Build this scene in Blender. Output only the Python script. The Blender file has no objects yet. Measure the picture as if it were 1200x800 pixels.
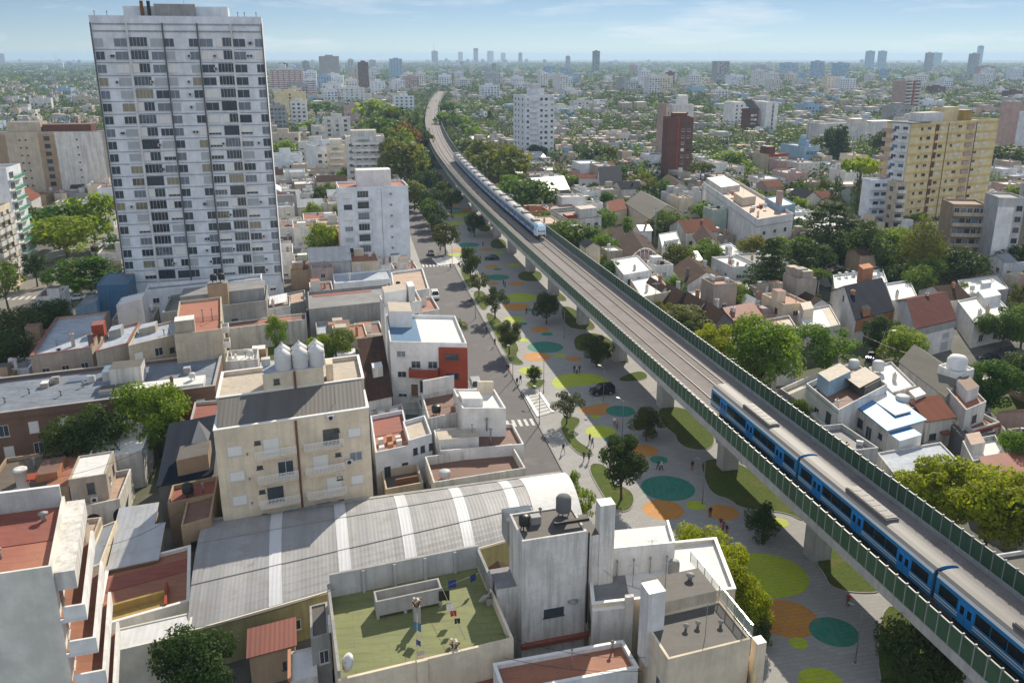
import bpy, math, random
import numpy as np
from mathutils import Vector, Matrix
random.seed(7)
R = math.radians
C = bpy.context
sc = C.scene
col = sc.collection

# ------------------------------------------------------------------ camera, sky, sun, exposure
H, F = 58.0, 1030.0                    # camera height in metres, focal length in photo pixels
PITCH = math.atan(334 / F)
cp, sp = math.cos(PITCH), math.sin(PITCH)
cam = bpy.data.cameras.new('camera'); camo = bpy.data.objects.new('camera', cam); col.objects.link(camo)
cam.sensor_width = 36; cam.lens = 36 * F / 1200
cam.clip_start = 1; cam.clip_end = 60000
camo.location = (0, 0, H); camo.rotation_euler = (math.pi / 2 - PITCH, 0, 0)
sc.camera = camo

SUN_EL, SUN_AZ = R(34), R(18)          # azimuth measured to the right of straight ahead
w = bpy.data.worlds.new('World'); sc.world = w; w.use_nodes = True
nt = w.node_tree; nt.nodes.clear()
out = nt.nodes.new('ShaderNodeOutputWorld'); bg = nt.nodes.new('ShaderNodeBackground')
sky = nt.nodes.new('ShaderNodeTexSky'); sky.sky_type = 'NISHITA'; sky.sun_disc = False
sky.sun_elevation = SUN_EL; sky.sun_rotation = SUN_AZ
sky.air_density = 0.5; sky.dust_density = 0.0; sky.ozone_density = 1.2; sky.altitude = 60
bg.inputs[1].default_value = 0.06
tcw = nt.nodes.new('ShaderNodeTexCoord')
mp = nt.nodes.new('ShaderNodeMapping'); mp.inputs['Scale'].default_value = (6, 6, 48); mp.inputs['Location'].default_value = (2.3, .4, 1.7)
cn = nt.nodes.new('ShaderNodeTexNoise'); cn.inputs['Scale'].default_value = 1.0; cn.inputs['Detail'].default_value = 6; cn.inputs['Roughness'].default_value = .62
cr = nt.nodes.new('ShaderNodeValToRGB'); cr.color_ramp.elements[0].position = .53; cr.color_ramp.elements[1].position = .74
cr.color_ramp.elements[1].color = (.55, .55, .55, 1)
mx = nt.nodes.new('ShaderNodeMix'); mx.data_type = 'RGBA'; mx.inputs['B'].default_value = (13, 13.4, 13.8, 1)
L = nt.links.new
# few wisps low over the city, unseen bright cloud added overhead and behind for fill light
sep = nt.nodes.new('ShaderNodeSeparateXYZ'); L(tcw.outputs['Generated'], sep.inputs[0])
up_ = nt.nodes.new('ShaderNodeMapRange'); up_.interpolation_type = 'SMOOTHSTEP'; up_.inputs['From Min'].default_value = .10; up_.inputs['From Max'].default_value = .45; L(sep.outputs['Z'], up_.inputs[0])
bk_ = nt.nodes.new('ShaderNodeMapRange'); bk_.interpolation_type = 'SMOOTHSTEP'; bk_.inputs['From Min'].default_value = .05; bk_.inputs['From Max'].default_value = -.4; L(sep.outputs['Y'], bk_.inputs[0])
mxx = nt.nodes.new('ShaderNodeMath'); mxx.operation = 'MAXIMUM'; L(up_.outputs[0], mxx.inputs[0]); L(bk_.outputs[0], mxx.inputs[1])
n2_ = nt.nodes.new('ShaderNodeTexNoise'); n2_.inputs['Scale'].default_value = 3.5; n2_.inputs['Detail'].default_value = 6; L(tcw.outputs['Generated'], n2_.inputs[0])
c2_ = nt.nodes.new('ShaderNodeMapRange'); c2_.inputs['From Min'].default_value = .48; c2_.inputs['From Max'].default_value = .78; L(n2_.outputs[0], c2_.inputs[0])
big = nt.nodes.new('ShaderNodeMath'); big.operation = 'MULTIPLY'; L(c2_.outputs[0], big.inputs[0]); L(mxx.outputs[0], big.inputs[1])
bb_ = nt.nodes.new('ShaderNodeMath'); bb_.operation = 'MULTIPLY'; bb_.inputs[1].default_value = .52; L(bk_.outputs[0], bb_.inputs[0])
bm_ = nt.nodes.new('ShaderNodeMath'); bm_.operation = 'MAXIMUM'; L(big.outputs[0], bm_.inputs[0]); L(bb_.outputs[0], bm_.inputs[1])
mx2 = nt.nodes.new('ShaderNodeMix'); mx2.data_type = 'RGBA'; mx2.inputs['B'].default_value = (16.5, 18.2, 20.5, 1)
L(tcw.outputs['Generated'], mp.inputs[0]); L(mp.outputs[0], cn.inputs[0]); L(cn.outputs[0], cr.inputs[0])
L(cr.outputs[0], mx.inputs['Factor']); L(sky.outputs[0], mx.inputs['A'])
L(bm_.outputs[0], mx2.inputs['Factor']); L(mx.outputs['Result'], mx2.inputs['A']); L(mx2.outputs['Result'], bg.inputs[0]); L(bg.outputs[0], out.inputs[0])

sun = bpy.data.lights.new('sun', 'SUN'); sun.energy = 5.0; sun.angle = R(.5); sun.color = (1, .90, .74)
suno = bpy.data.objects.new('sun', sun); col.objects.link(suno)
sd = Vector((math.sin(SUN_AZ) * math.cos(SUN_EL), math.cos(SUN_AZ) * math.cos(SUN_EL), math.sin(SUN_EL)))
suno.rotation_euler = sd.to_track_quat('Z', 'Y').to_euler(); suno.location = (60, 100, 150)

sc.view_settings.view_transform = 'Standard'; sc.view_settings.look = 'None'
sc.view_settings.gamma = 1; sc.view_settings.use_curve_mapping = False
sc.view_settings.exposure = 0.28
sc.render.engine = 'CYCLES'
sc.cycles.use_denoising = True
sc.cycles.max_bounces = 6; sc.cycles.diffuse_bounces = 3; sc.cycles.glossy_bounces = 2
sc.cycles.transmission_bounces = 3; sc.cycles.transparent_max_bounces = 6; sc.cycles.volume_bounces = 1
sc.cycles.sample_clamp_indirect = 6

# ------------------------------------------------------------------ helpers
def at(x, y, z=0.0):
    """photo pixel -> ground position at height z"""
    r = (x - 600) / F; u = (400 - y) / F
    Y = cp + u * sp; Z = -sp + u * cp
    t = (z - H) / Z
    return Vector((r * t, Y * t))
def px(X, Y, Z):
    z = Z - H; d = Y * cp - z * sp
    return 600 + F * X / d, 400 - F * (Y * sp + z * cp) / d
def top_of(y, Y):
    """height of a point at ground distance Y that shows at pixel row y"""
    u = (400 - y) / F
    return H + Y * (-sp + u * cp) / (cp + u * sp)
def mpp(X, Y, Z=0):
    return (Y * cp - (Z - H) * sp) / F

class MB:
    def __init__(s): s.v = []; s.f = []; s.m = []; s.sm = []
    def quad(s, a, b, c, d, m=0):
        n = len(s.v); s.v += [a, b, c, d]; s.f.append((n, n + 1, n + 2, n + 3)); s.m.append(m); s.sm.append(False)
    def poly(s, pts, m=0):
        n = len(s.v); s.v += [tuple(p) for p in pts]; s.f.append(tuple(range(n, n + len(pts)))); s.m.append(m); s.sm.append(False)
    def box(s, x0, x1, y0, y1, z0, z1, m=0, bottom=True, mt=None):
        n = len(s.v)
        s.v += [(x0, y0, z0), (x1, y0, z0), (x1, y1, z0), (x0, y1, z0), (x0, y0, z1), (x1, y0, z1), (x1, y1, z1), (x0, y1, z1)]
        fs = [(0, 1, 5, 4), (1, 2, 6, 5), (2, 3, 7, 6), (3, 0, 4, 7)]
        for f in fs: s.f.append(tuple(n + i for i in f)); s.m.append(m); s.sm.append(False)
        s.f.append((n + 4, n + 5, n + 6, n + 7)); s.m.append(m if mt is None else mt); s.sm.append(False)
        if bottom: s.f.append((n + 3, n + 2, n + 1, n)); s.m.append(m); s.sm.append(False)
        return s
    def prism(s, poly, z0, z1, m=0, mt=None):
        n = len(s.v); k = len(poly)
        s.v += [(p[0], p[1], z0) for p in poly] + [(p[0], p[1], z1) for p in poly]
        for i in range(k):
            j = (i + 1) % k
            s.f.append((n + i, n + j, n + k + j, n + k + i)); s.m.append(m); s.sm.append(False)
        s.f.append(tuple(range(n + k, n + 2 * k))); s.m.append(m if mt is None else mt); s.sm.append(False)
        s.f.append(tuple(range(n + k - 1, n - 1, -1))); s.m.append(m); s.sm.append(False)
        return s
    def tube(s, a, b, r0, r1=None, n=8, m=0, caps=True):
        r1 = r0 if r1 is None else r1
        a, b = Vector(a), Vector(b); d = (b - a).normalized()
        q = d.to_track_quat('Z', 'Y'); k = len(s.v)
        for p, r in ((a, r0), (b, r1)):
            for i in range(n):
                t = 2 * math.pi * i / n
                s.v.append(tuple(p + q @ Vector((r * math.cos(t), r * math.sin(t), 0))))
        for i in range(n):
            j = (i + 1) % n
            s.f.append((k + i, k + j, k + n + j, k + n + i)); s.m.append(m); s.sm.append(True)
        if caps:
            s.f.append(tuple(range(k + n, k + 2 * n))); s.m.append(m); s.sm.append(False)
            s.f.append(tuple(range(k + n - 1, k - 1, -1))); s.m.append(m); s.sm.append(False)
        return s
    def lathe(s, prof, n=12, cx=0, cy=0, m=0):
        k = len(s.v)
        for r, z in prof:
            for i in range(n):
                t = 2 * math.pi * i / n
                s.v.append((cx + r * math.cos(t), cy + r * math.sin(t), z))
        for q in range(len(prof) - 1):
            for i in range(n):
                j = (i + 1) % n
                s.f.append((k + q * n + i, k + q * n + j, k + (q + 1) * n + j, k + (q + 1) * n + i)); s.m.append(m); s.sm.append(True)
        e = k + (len(prof) - 1) * n
        s.f.append(tuple(range(e, e + n))); s.m.append(m); s.sm.append(False)
        return s
    def mesh(s, name, mats):
        me = bpy.data.meshes.new(name); me.from_pydata([tuple(v) for v in s.v], [], s.f)
        for x in (mats if isinstance(mats, (list, tuple)) else [mats]): me.materials.append(M(x))
        me.polygons.foreach_set('material_index', s.m); me.polygons.foreach_set('use_smooth', s.sm)
        me.update(); return me
    def build(s, name, mats, parent=None):
        return link(name, s.mesh(name, mats), parent)

def link(name, data, parent=None, loc=None, rz=None, label=None):
    o = bpy.data.objects.new(name, data); col.objects.link(o)
    if parent is not None: o.parent = parent
    if loc is not None: o.location = loc
    if rz is not None: o.rotation_euler = (0, 0, rz)
    if label: o['label'] = label
    return o
LABELS = {}
def tag(o, label, cat, group=None, kind=None):
    o['label'] = label; o['category'] = cat
    if group: o['group'] = group
    if kind: o['kind'] = kind
    return o
def thing(name, label, cat, loc=(0, 0, 0), rz=0, group=None):
    o = bpy.data.objects.new(name, None); col.objects.link(o)
    o.empty_display_size = .3
    o.location = loc; o.rotation_euler = (0, 0, rz)
    return tag(o, label, cat, group)
def struct(o): o['kind'] = 'structure'; return o
def dup(root, loc, rz=None, label=None, scale=None):
    r = root.copy(); col.objects.link(r); r.location = loc
    if rz is not None: r.rotation_euler = (0, 0, rz)
    if scale is not None: r.scale = scale if isinstance(scale, tuple) else (scale,) * 3
    if label: r['label'] = label
    for ch in root.children:
        c = ch.copy(); col.objects.link(c); c.parent = r
        for g in ch.children:
            d = g.copy(); col.objects.link(d); d.parent = c
    return r

# ------------------------------------------------------------------ materials
MATS = {}
def newmat(name):
    m = bpy.data.materials.new(name); m.use_nodes = True
    MATS[name] = m
    nt = m.node_tree; b = nt.nodes['Principled BSDF']
    return m, nt, b
def N(nt, t, **kw):
    n = nt.nodes.new('ShaderNode' + t)
    for k, v in kw.items():
        if k in n.inputs: n.inputs[k].default_value = v
        else: setattr(n, k, v)
    return n
def noise(nt, vec, scale, detail=4, rough=.6):
    n = N(nt, 'TexNoise'); n.inputs['Scale'].default_value = scale; n.inputs['Detail'].default_value = detail; n.inputs['Roughness'].default_value = rough
    nt.links.new(vec, n.inputs['Vector']); return n.outputs[0]
def ramp(nt, fac, p0, p1, c0=(0, 0, 0, 1), c1=(1, 1, 1, 1)):
    r = N(nt, 'ValToRGB'); e = r.color_ramp.elements
    e[0].position = p0; e[1].position = p1; e[0].color = c0; e[1].color = c1
    nt.links.new(fac, r.inputs[0]); return r.outputs[0]
def mixc(nt, fac, a, b, mode='MIX'):
    n = N(nt, 'Mix', data_type='RGBA', blend_type=mode)
    for s, v in (('Factor', fac), ('A', a), ('B', b)):
        if hasattr(v, 'links'): nt.links.new(v, n.inputs[s])
        else: n.inputs[s].default_value = v if not isinstance(v, tuple) or len(v) == 4 else (*v, 1)
    return n.outputs['Result']
def stretch(nt, vec, sx, sy, sz):
    n = N(nt, 'Mapping'); n.inputs['Scale'].default_value = (sx, sy, sz); nt.links.new(vec, n.inputs[0]); return n.outputs[0]
def pos(nt): return N(nt, 'NewGeometry').outputs['Position']
def bump(nt, b, h, strength=.3, dist=.05):
    n = N(nt, 'Bump'); n.inputs['Strength'].default_value = strength; n.inputs['Distance'].default_value = dist
    nt.links.new(h, n.inputs['Height']); nt.links.new(n.outputs[0], b.inputs['Normal'])
def c4(c): return (*c, 1) if len(c) == 3 else c
def dk(c, k): return tuple(x * k for x in c)

def plaster(name, c, dirt=.5, rough=.9, tint=(.20, .17, .14)):
    m, nt, b = newmat(name); p = pos(nt)
    big = noise(nt, p, .35, 5, .65)
    streak = noise(nt, stretch(nt, p, 1.3, 1.3, .10), 1.0, 5, .7)
    fine = noise(nt, p, 2.5, 5, .7)
    a = mixc(nt, ramp(nt, big, .38, .62), c4(dk(c, .82)), c4(dk(c, 1.04)))
    f1 = N(nt, 'Math', operation='MULTIPLY'); f1.inputs[1].default_value = dirt
    nt.links.new(ramp(nt, streak, .46, .64), f1.inputs[0])
    a = mixc(nt, f1.outputs[0], a, c4(tuple(x * .45 + t * .4 for x, t in zip(c, tint))))
    f2 = N(nt, 'Math', operation='MULTIPLY'); f2.inputs[1].default_value = dirt * .55
    nt.links.new(ramp(nt, fine, .50, .66), f2.inputs[0])
    a = mixc(nt, f2.outputs[0], a, c4(dk(c, .68)))
    nt.links.new(a, b.inputs['Base Color']); b.inputs['Roughness'].default_value = rough
    b.inputs['Specular IOR Level'].default_value = .25
    bump(nt, b, fine, .25, .02)
    return m
def membrane(name, c, c2, wear=.5, seam=1.0, rough=.75, stain=(.12, .11, .10)):
    """painted or sheeted flat roof: patches, puddle stains and lap seams"""
    m, nt, b = newmat(name); p = pos(nt)
    n1 = noise(nt, p, .28, 6, .68); n2 = noise(nt, p, 1.6, 6, .72); n3 = noise(nt, stretch(nt, p, .15, 1.2, 1), 1.0, 4, .6)
    a = mixc(nt, ramp(nt, n1, .38, .66), c4(c), c4(c2))
    f = N(nt, 'Math', operation='MULTIPLY'); f.inputs[1].default_value = wear
    nt.links.new(ramp(nt, n2, .47, .63), f.inputs[0])
    a = mixc(nt, f.outputs[0], a, c4(tuple(x * .5 + s * .5 for x, s in zip(c, stain))))
    f = N(nt, 'Math', operation='MULTIPLY'); f.inputs[1].default_value = wear * .6
    nt.links.new(ramp(nt, n3, .50, .64), f.inputs[0])
    a = mixc(nt, f.outputs[0], a, c4(dk(c, .55)))
    if seam:
        br = N(nt, 'TexBrick'); br.inputs['Scale'].default_value = 1; br.inputs['Brick Width'].default_value = 6; br.inputs['Row Height'].default_value = 1.0
        br.inputs['Mortar Size'].default_value = .03; br.inputs['Color1'].default_value = br.inputs['Color2'].default_value = (1, 1, 1, 1); br.inputs['Mortar'].default_value = (.72, .72, .72, 1)
        rt = N(nt, 'Mapping'); rt.inputs['Rotation'].default_value = (0, 0, R(-12)); nt.links.new(p, rt.inputs[0]); nt.links.new(rt.outputs[0], br.inputs[0])
        a = mixc(nt, seam, a, br.outputs[0], 'MULTIPLY')
    nt.links.new(a, b.inputs['Base Color']); b.inputs['Roughness'].default_value = rough
    bump(nt, b, n2, .35, .03)
    return m
def corrugated(name, c, c2, period=.5, metal=.25, rough=.45, ang=12, wear=.5):
    """ribs run along the local slope; ang turns them to the street grid"""
    m, nt, b = newmat(name); p = pos(nt)
    rt = N(nt, 'Mapping'); rt.inputs['Rotation'].default_value = (0, 0, R(-ang)); nt.links.new(p, rt.inputs[0])
    wv = N(nt, 'TexWave', wave_type='BANDS', bands_direction='X'); wv.inputs['Scale'].default_value = 1 / period * .314; nt.links.new(rt.outputs[0], wv.inputs[0])
    sheet = noise(nt, stretch(nt, rt.outputs[0], .9, .03, .03), 1.0, 3, .6)
    n1 = noise(nt, p, .5, 5, .7)
    a = mixc(nt, ramp(nt, sheet, .35, .65), c4(c), c4(c2))
    f = N(nt, 'Math', operation='MULTIPLY'); f.inputs[1].default_value = wear
    nt.links.new(ramp(nt, n1, .48, .66), f.inputs[0])
    a = mixc(nt, f.outputs[0], a, c4(tuple(x * .55 + s * .2 for x, s in zip(c, (.3, .2, .12)))))
    nt.links.new(a, b.inputs['Base Color']); b.inputs['Roughness'].default_value = rough; b.inputs['Metallic'].default_value = metal
    if rough >= .8: b.inputs['Specular IOR Level'].default_value = .1
    bump(nt, b, wv.outputs[0], .28, .03)
    return m
def plain(name, c, rough=.6, metal=0, var=.12, spec=.5, scale=3):
    m, nt, b = newmat(name)
    n1 = noise(nt, pos(nt), scale, 4, .6)
    a = mixc(nt, n1, c4(dk(c, 1 - var)), c4(dk(c, 1 + var)))
    nt.links.new(a, b.inputs['Base Color']); b.inputs['Roughness'].default_value = rough; b.inputs['Metallic'].default_value = metal
    b.inputs['Specular IOR Level'].default_value = spec
    return m
def glass(name, c, rough=.12, var=.5):
    m, nt, b = newmat(name)
    oi = N(nt, 'ObjectInfo'); n1 = noise(nt, pos(nt), .8, 2, .5)
    k = N(nt, 'Math', operation='ADD'); nt.links.new(oi.outputs['Random'], k.inputs[0]); nt.links.new(n1, k.inputs[1])
    a = mixc(nt, ramp(nt, k.outputs[0], .4, 1.5), c4(dk(c, 1 - var)), c4(dk(c, 1 + var)))
    nt.links.new(a, b.inputs['Base Color']); b.inputs['Roughness'].default_value = rough
    return m
def foliage(name, c, c2, hue=.03, trans=.42):
    m, nt, b = newmat(name)
    oi = N(nt, 'ObjectInfo'); tc = N(nt, 'TexCoord')
    n1 = noise(nt, tc.outputs['Object'], .55, 3, .6); n2 = noise(nt, tc.outputs['Object'], 4.0, 2, .5)
    a = mixc(nt, ramp(nt, n1, .38, .64), c4(c), c4(c2))
    a = mixc(nt, ramp(nt, n2, .3, .75), a, c4(tuple((x + y) * .36 for x, y in zip(c, c2))))
    hs = N(nt, 'HueSaturation'); hs.inputs['Saturation'].default_value = 1
    mr = N(nt, 'MapRange'); mr.inputs['To Min'].default_value = .5 - hue; mr.inputs['To Max'].default_value = .5 + hue
    mv = N(nt, 'MapRange'); mv.inputs['To Min'].default_value = 1.15; mv.inputs['To Max'].default_value = .8
    nt.links.new(oi.outputs['Random'], mr.inputs[0]); nt.links.new(oi.outputs['Random'], mv.inputs[0])
    nt.links.new(mr.outputs[0], hs.inputs['Hue']); nt.links.new(mv.outputs[0], hs.inputs['Value']); nt.links.new(a, hs.inputs['Color'])
    nt.links.new(hs.outputs[0], b.inputs['Base Color']); b.inputs['Roughness'].default_value = .65; b.inputs['Specular IOR Level'].default_value = .25
    tr = N(nt, 'BsdfTranslucent'); tg = N(nt, 'Mix', data_type='RGBA', blend_type='MULTIPLY'); tg.inputs['Factor'].default_value = 1; tg.inputs['B'].default_value = (1.5, 1.45, .8, 1); nt.links.new(hs.outputs[0], tg.inputs['A']); nt.links.new(tg.outputs['Result'], tr.inputs[0])
    ms = N(nt, 'MixShader'); ms.inputs[0].default_value = trans
    o = nt.nodes['Material Output']
    nt.links.new(b.outputs[0], ms.inputs[1]); nt.links.new(tr.outputs[0], ms.inputs[2]); nt.links.new(ms.outputs[0], o.inputs[0])
    return m
def M(x): return x if not isinstance(x, str) else MATS[x]

plaster('white', (.74, .73, .71), .4); plaster('bright', (.80, .79, .77), .25); plaster('bluewhite', (.74, .77, .81), .2)
plaster('cream', (.72, .62, .47), .3); plaster('beige', (.45, .39, .32), .6); plaster('sand', (.55, .47, .36), .5)
plaster('greywall', (.36, .36, .35), .7); plaster('darkgrey', (.17, .17, .17), .5); plaster('oldwhite', (.70, .68, .64), .8)
plaster('yellow', (.76, .63, .36), .25); plaster('yellowband', (.66, .49, .22), .2); plaster('pink', (.50, .36, .32), .5); plaster('salmon', (.50, .22, .11), .4)
plaster('redwall', (.33, .065, .035), .3); plaster('ochre', (.45, .30, .09), .7); plaster('olive', (.36, .34, .17), .8); plaster('lightblue', (.32, .47, .60), .4)
plaster('brownwall', (.20, .12, .085), .5); plaster('tan', (.40, .29, .19), .5); plaster('mint', (.42, .50, .44), .5); plaster('lightgrey', (.52, .52, .51), .5)
plaster('blankwall', (.72, .70, .63), .12); plaster('concrete', (.40, .39, .37), .45); plaster('viaconc', (.46, .46, .45), .5)
plaster('brownblock', (.15, .065, .05), .3)
membrane('r_white', (.74, .73, .70), (.66, .66, .65), .3, .5); membrane('r_silver', (.42, .47, .54), (.30, .34, .41), .8, 1); membrane('r_bluegrey', (.15, .18, .225), (.22, .255, .31), .8, 1)
membrane('r_grey', (.25, .25, .255), (.17, .17, .175), .6, .6); membrane('r_dark', (.11, .10, .09), (.075, .07, .065), .5, .3)
membrane('r_brown', (.14, .11, .085), (.10, .08, .06), .7, .2); membrane('r_red', (.30, .085, .055), (.23, .065, .045), .6, .8); membrane('r_redlight', (.40, .16, .095), (.33, .11, .07), .5, .8)
membrane('r_terra', (.36, .15, .085), (.28, .115, .07), .55, .6); membrane('r_green', (.20, .22, .075), (.15, .17, .06), .7, .9); membrane('r_blue', (.12, .22, .34), (.17, .26, .36), .6, 1)
membrane('r_cream', (.52, .45, .36), (.44, .38, .31), .6, .5); membrane('r_redbrown', (.20, .10, .07), (.15, .085, .06), .6, .4); membrane('r_pinkdirt', (.50, .36, .27), (.40, .27, .20), .8, .3)
corrugated('c_light', (.50, .51, .52), (.42, .43, .45), .6, .3, .45); corrugated('c_white', (.70, .70, .70), (.62, .62, .63), .6, .1, .5)
corrugated('c_dark', (.13, .125, .12), (.10, .095, .09), .5, .1, .6); corrugated('c_barn', (.34, .34, .345), (.25, .255, .265), .42, 0, .6, 12, .7)
corrugated('c_strip', (.64, .65, .67), (.54, .55, .58), .42, 0, .5, 12, .2); corrugated('c_red', (.25, .075, .05), (.19, .06, .045), .45, .1, .6); corrugated('c_grey', (.28, .30, .32), (.22, .24, .27), .5, .2, .5)
corrugated('c_blue', (.07, .13, .20), (.09, .16, .24), .5, .2, .5); corrugated('tile', (.21, .075, .045), (.16, .06, .04), .3, 0, .9); corrugated('tile_brown', (.07, .040, .030), (.05, .032, .025), .3, 0, .9); corrugated('maroon', (.11, .032, .028), (.085, .027, .024), .4, 0, .85); corrugated('c_olive', (.19, .18, .155), (.15, .145, .125), .5, 0, .8); corrugated('slate', (.012, .018, .030), (.018, .025, .040), .35, 0, .9, 12, .1)
glass('glass', (.035, .045, .055)); glass('glass_mid', (.10, .12, .14), .2, .6); glass('glass_warm', (.17, .15, .10), .3, .6); glass('glass_blue', (.10, .20, .30), .08, .3)
plain('frame', (.55, .55, .54), .5); plain('frame_dark', (.06, .06, .065), .5); plain('shutter', (.72, .71, .68), .6, 0, .1, .4, 1.2); plain('shutter_grey', (.40, .42, .44), .6, 0, .15, .4, 1.2)
plain('dark', (.02, .02, .022), .7); plain('black', (.012, .012, .013), .4); plain('metal', (.45, .46, .48), .35, .8); plain('railing', (.42, .43, .42), .45, .4); plain('rust', (.16, .07, .035), .8)
plain('tankwhite', (.55, .55, .54), .6); plain('pipe', (.25, .24, .23), .6); plain('awning', (.10, .36, .24), .7); plain('blinds', (.05, .22, .25), .6); plain('redcloth', (.45, .02, .025), .8); plain('bluecloth', (.03, .05, .22), .8); plain('whitecloth', (.75, .75, .75), .8)
plain('wood', (.16, .09, .05), .7); plain('bark', (.10, .075, .055), .9); plain('barkgrey', (.16, .14, .12), .9); plain('clay', (.42, .20, .11), .8); plain('cream_trim', (.66, .60, .50), .7); plain('white_trim', (.78, .77, .75), .6)
plain('sheetblue', (.06, .16, .28), .5); plain('tinblue', (.10, .16, .22), .5, .2); plain('trim_dark', (.10, .10, .105), .6)
foliage('f_bright', (.135, .235, .02), (.23, .33, .03), .02, .48); foliage('f_yellow', (.26, .32, .010), (.39, .42, .016), .008, .5); foliage('f_mid', (.075, .15, .020), (.135, .215, .028), .025, .42); foliage('f_dark', (.050, .088, .020), (.085, .13, .026))
foliage('f_olive', (.11, .14, .024), (.185, .205, .03)); foliage('f_conifer', (.040, .075, .018), (.085, .125, .026), .02, .28); foliage('f_far', (.040, .080, .024), (.085, .135, .030), .02, .3); foliage('f_park', (.050, .080, .018), (.10, .13, .028)); foliage('f_autumn', (.20, .10, .025), (.27, .16, .04)); foliage('f_grey', (.085, .105, .055), (.13, .15, .08))
# ------------------------------------------------------------------ ground, street, park
GA = R(12)                                           # street grid direction
GU = Vector((math.cos(GA), math.sin(GA))); GV = Vector((-math.sin(GA), math.cos(GA)))

m, nt, b = newmat('ground'); p = pos(nt)
n1 = noise(nt, p, .02, 6, .6); n2 = noise(nt, p, .25, 6, .7); n3 = noise(nt, p, .004, 5, .6)
a = mixc(nt, ramp(nt, n2, .4, .65), (.10, .098, .092, 1), (.17, .16, .145, 1))
a = mixc(nt, ramp(nt, n1, .48, .6), a, (.075, .085, .035, 1))
ln = N(nt, 'VectorMath', operation='LENGTH'); nt.links.new(p, ln.inputs[0])
far = N(nt, 'MapRange'); far.inputs['From Min'].default_value = 900; far.inputs['From Max'].default_value = 2600; nt.links.new(ln.outputs['Value'], far.inputs[0])
fc = mixc(nt, ramp(nt, n3, .42, .6), (.045, .06, .03, 1), (.11, .105, .09, 1))
a = mixc(nt, far.outputs[0], a, fc)
nt.links.new(a, b.inputs['Base Color']); b.inputs['Roughness'].default_value = .95

m, nt, b = newmat('cobble'); p = pos(nt)
rt = N(nt, 'Mapping'); rt.inputs['Rotation'].default_value = (0, 0, R(-10)); nt.links.new(p, rt.inputs[0])
vo = N(nt, 'TexVoronoi'); vo.inputs['Scale'].default_value = 1.9; nt.links.new(rt.outputs[0], vo.inputs['Vector'])
n1 = noise(nt, p, .18, 5, .65); n2 = noise(nt, stretch(nt, rt.outputs[0], .5, 2.2, 1), 1.0, 4, .7)
a = mixc(nt, ramp(nt, n2, .3, .7), (.060, .056, .062, 1), (.105, .098, .105, 1))
sv = N(nt, 'SeparateColor'); nt.links.new(vo.outputs['Color'], sv.inputs[0])
a = mixc(nt, ramp(nt, sv.outputs[0], .1, .9), a, (.085, .08, .086, 1)); a = mixc(nt, ramp(nt, n1, .55, .7), a, (.125, .115, .112, 1))
nt.links.new(a, b.inputs['Base Color']); b.inputs['Roughness'].default_value = .8; bump(nt, b, vo.outputs['Distance'], .3, .03)

def pavers(name, c, c2, sx, sy, rot):
    m, nt, b = newmat(name); p = pos(nt)
    rt = N(nt, 'Mapping'); rt.inputs['Rotation'].default_value = (0, 0, R(rot)); nt.links.new(p, rt.inputs[0])
    br = N(nt, 'TexBrick'); br.inputs['Scale'].default_value = 1; br.inputs['Brick Width'].default_value = sx; br.inputs['Row Height'].default_value = sy
    br.inputs['Mortar Size'].default_value = .03; br.inputs['Color1'].default_value = c4(c); br.inputs['Color2'].default_value = c4(c2); br.inputs['Mortar'].default_value = c4(dk(c, .62))
    nt.links.new(rt.outputs[0], br.inputs[0])
    a = mixc(nt, ramp(nt, noise(nt, p, .3, 6, .7), .4, .72), br.outputs[0], c4(dk(c, .80)))
    a = mixc(nt, ramp(nt, noise(nt, p, 3, 4, .7), .5, .8), a, c4(dk(c, .86)))
    nt.links.new(a, b.inputs['Base Color']); b.inputs['Roughness'].default_value = .85
pavers('paving', (.35, .345, .335), (.29, .285, .28), 1.2, .6, -12)
pavers('footway', (.36, .35, .335), (.30, .295, .285), .8, .8, -10)
m, nt, b = newmat('asphalt'); p = pos(nt)
a = mixc(nt, noise(nt, p, .3, 6, .7), (.055, .055, .056, 1), (.10, .097, .093, 1)); nt.links.new(a, b.inputs['Base Color']); b.inputs['Roughness'].default_value = .9
m, nt, b = newmat('road_light'); p = pos(nt)
a = mixc(nt, noise(nt, p, .15, 6, .7), (.17, .155, .14, 1), (.25, .235, .21, 1)); nt.links.new(a, b.inputs['Base Color']); b.inputs['Roughness'].default_value = .9
m, nt, b = newmat('lawn'); p = pos(nt)
n1 = noise(nt, p, .22, 6, .7); n2 = noise(nt, p, 3.2, 4, .75)
a = mixc(nt, ramp(nt, n2, .3, .72), (.055, .085, .020, 1), (.12, .155, .038, 1)); a = mixc(nt, ramp(nt, n1, .5, .72), a, (.17, .145, .055, 1))
nt.links.new(a, b.inputs['Base Color']); b.inputs['Roughness'].default_value = 1; b.inputs['Specular IOR Level'].default_value = .1; bump(nt, b, n2, .8, .12)
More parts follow.
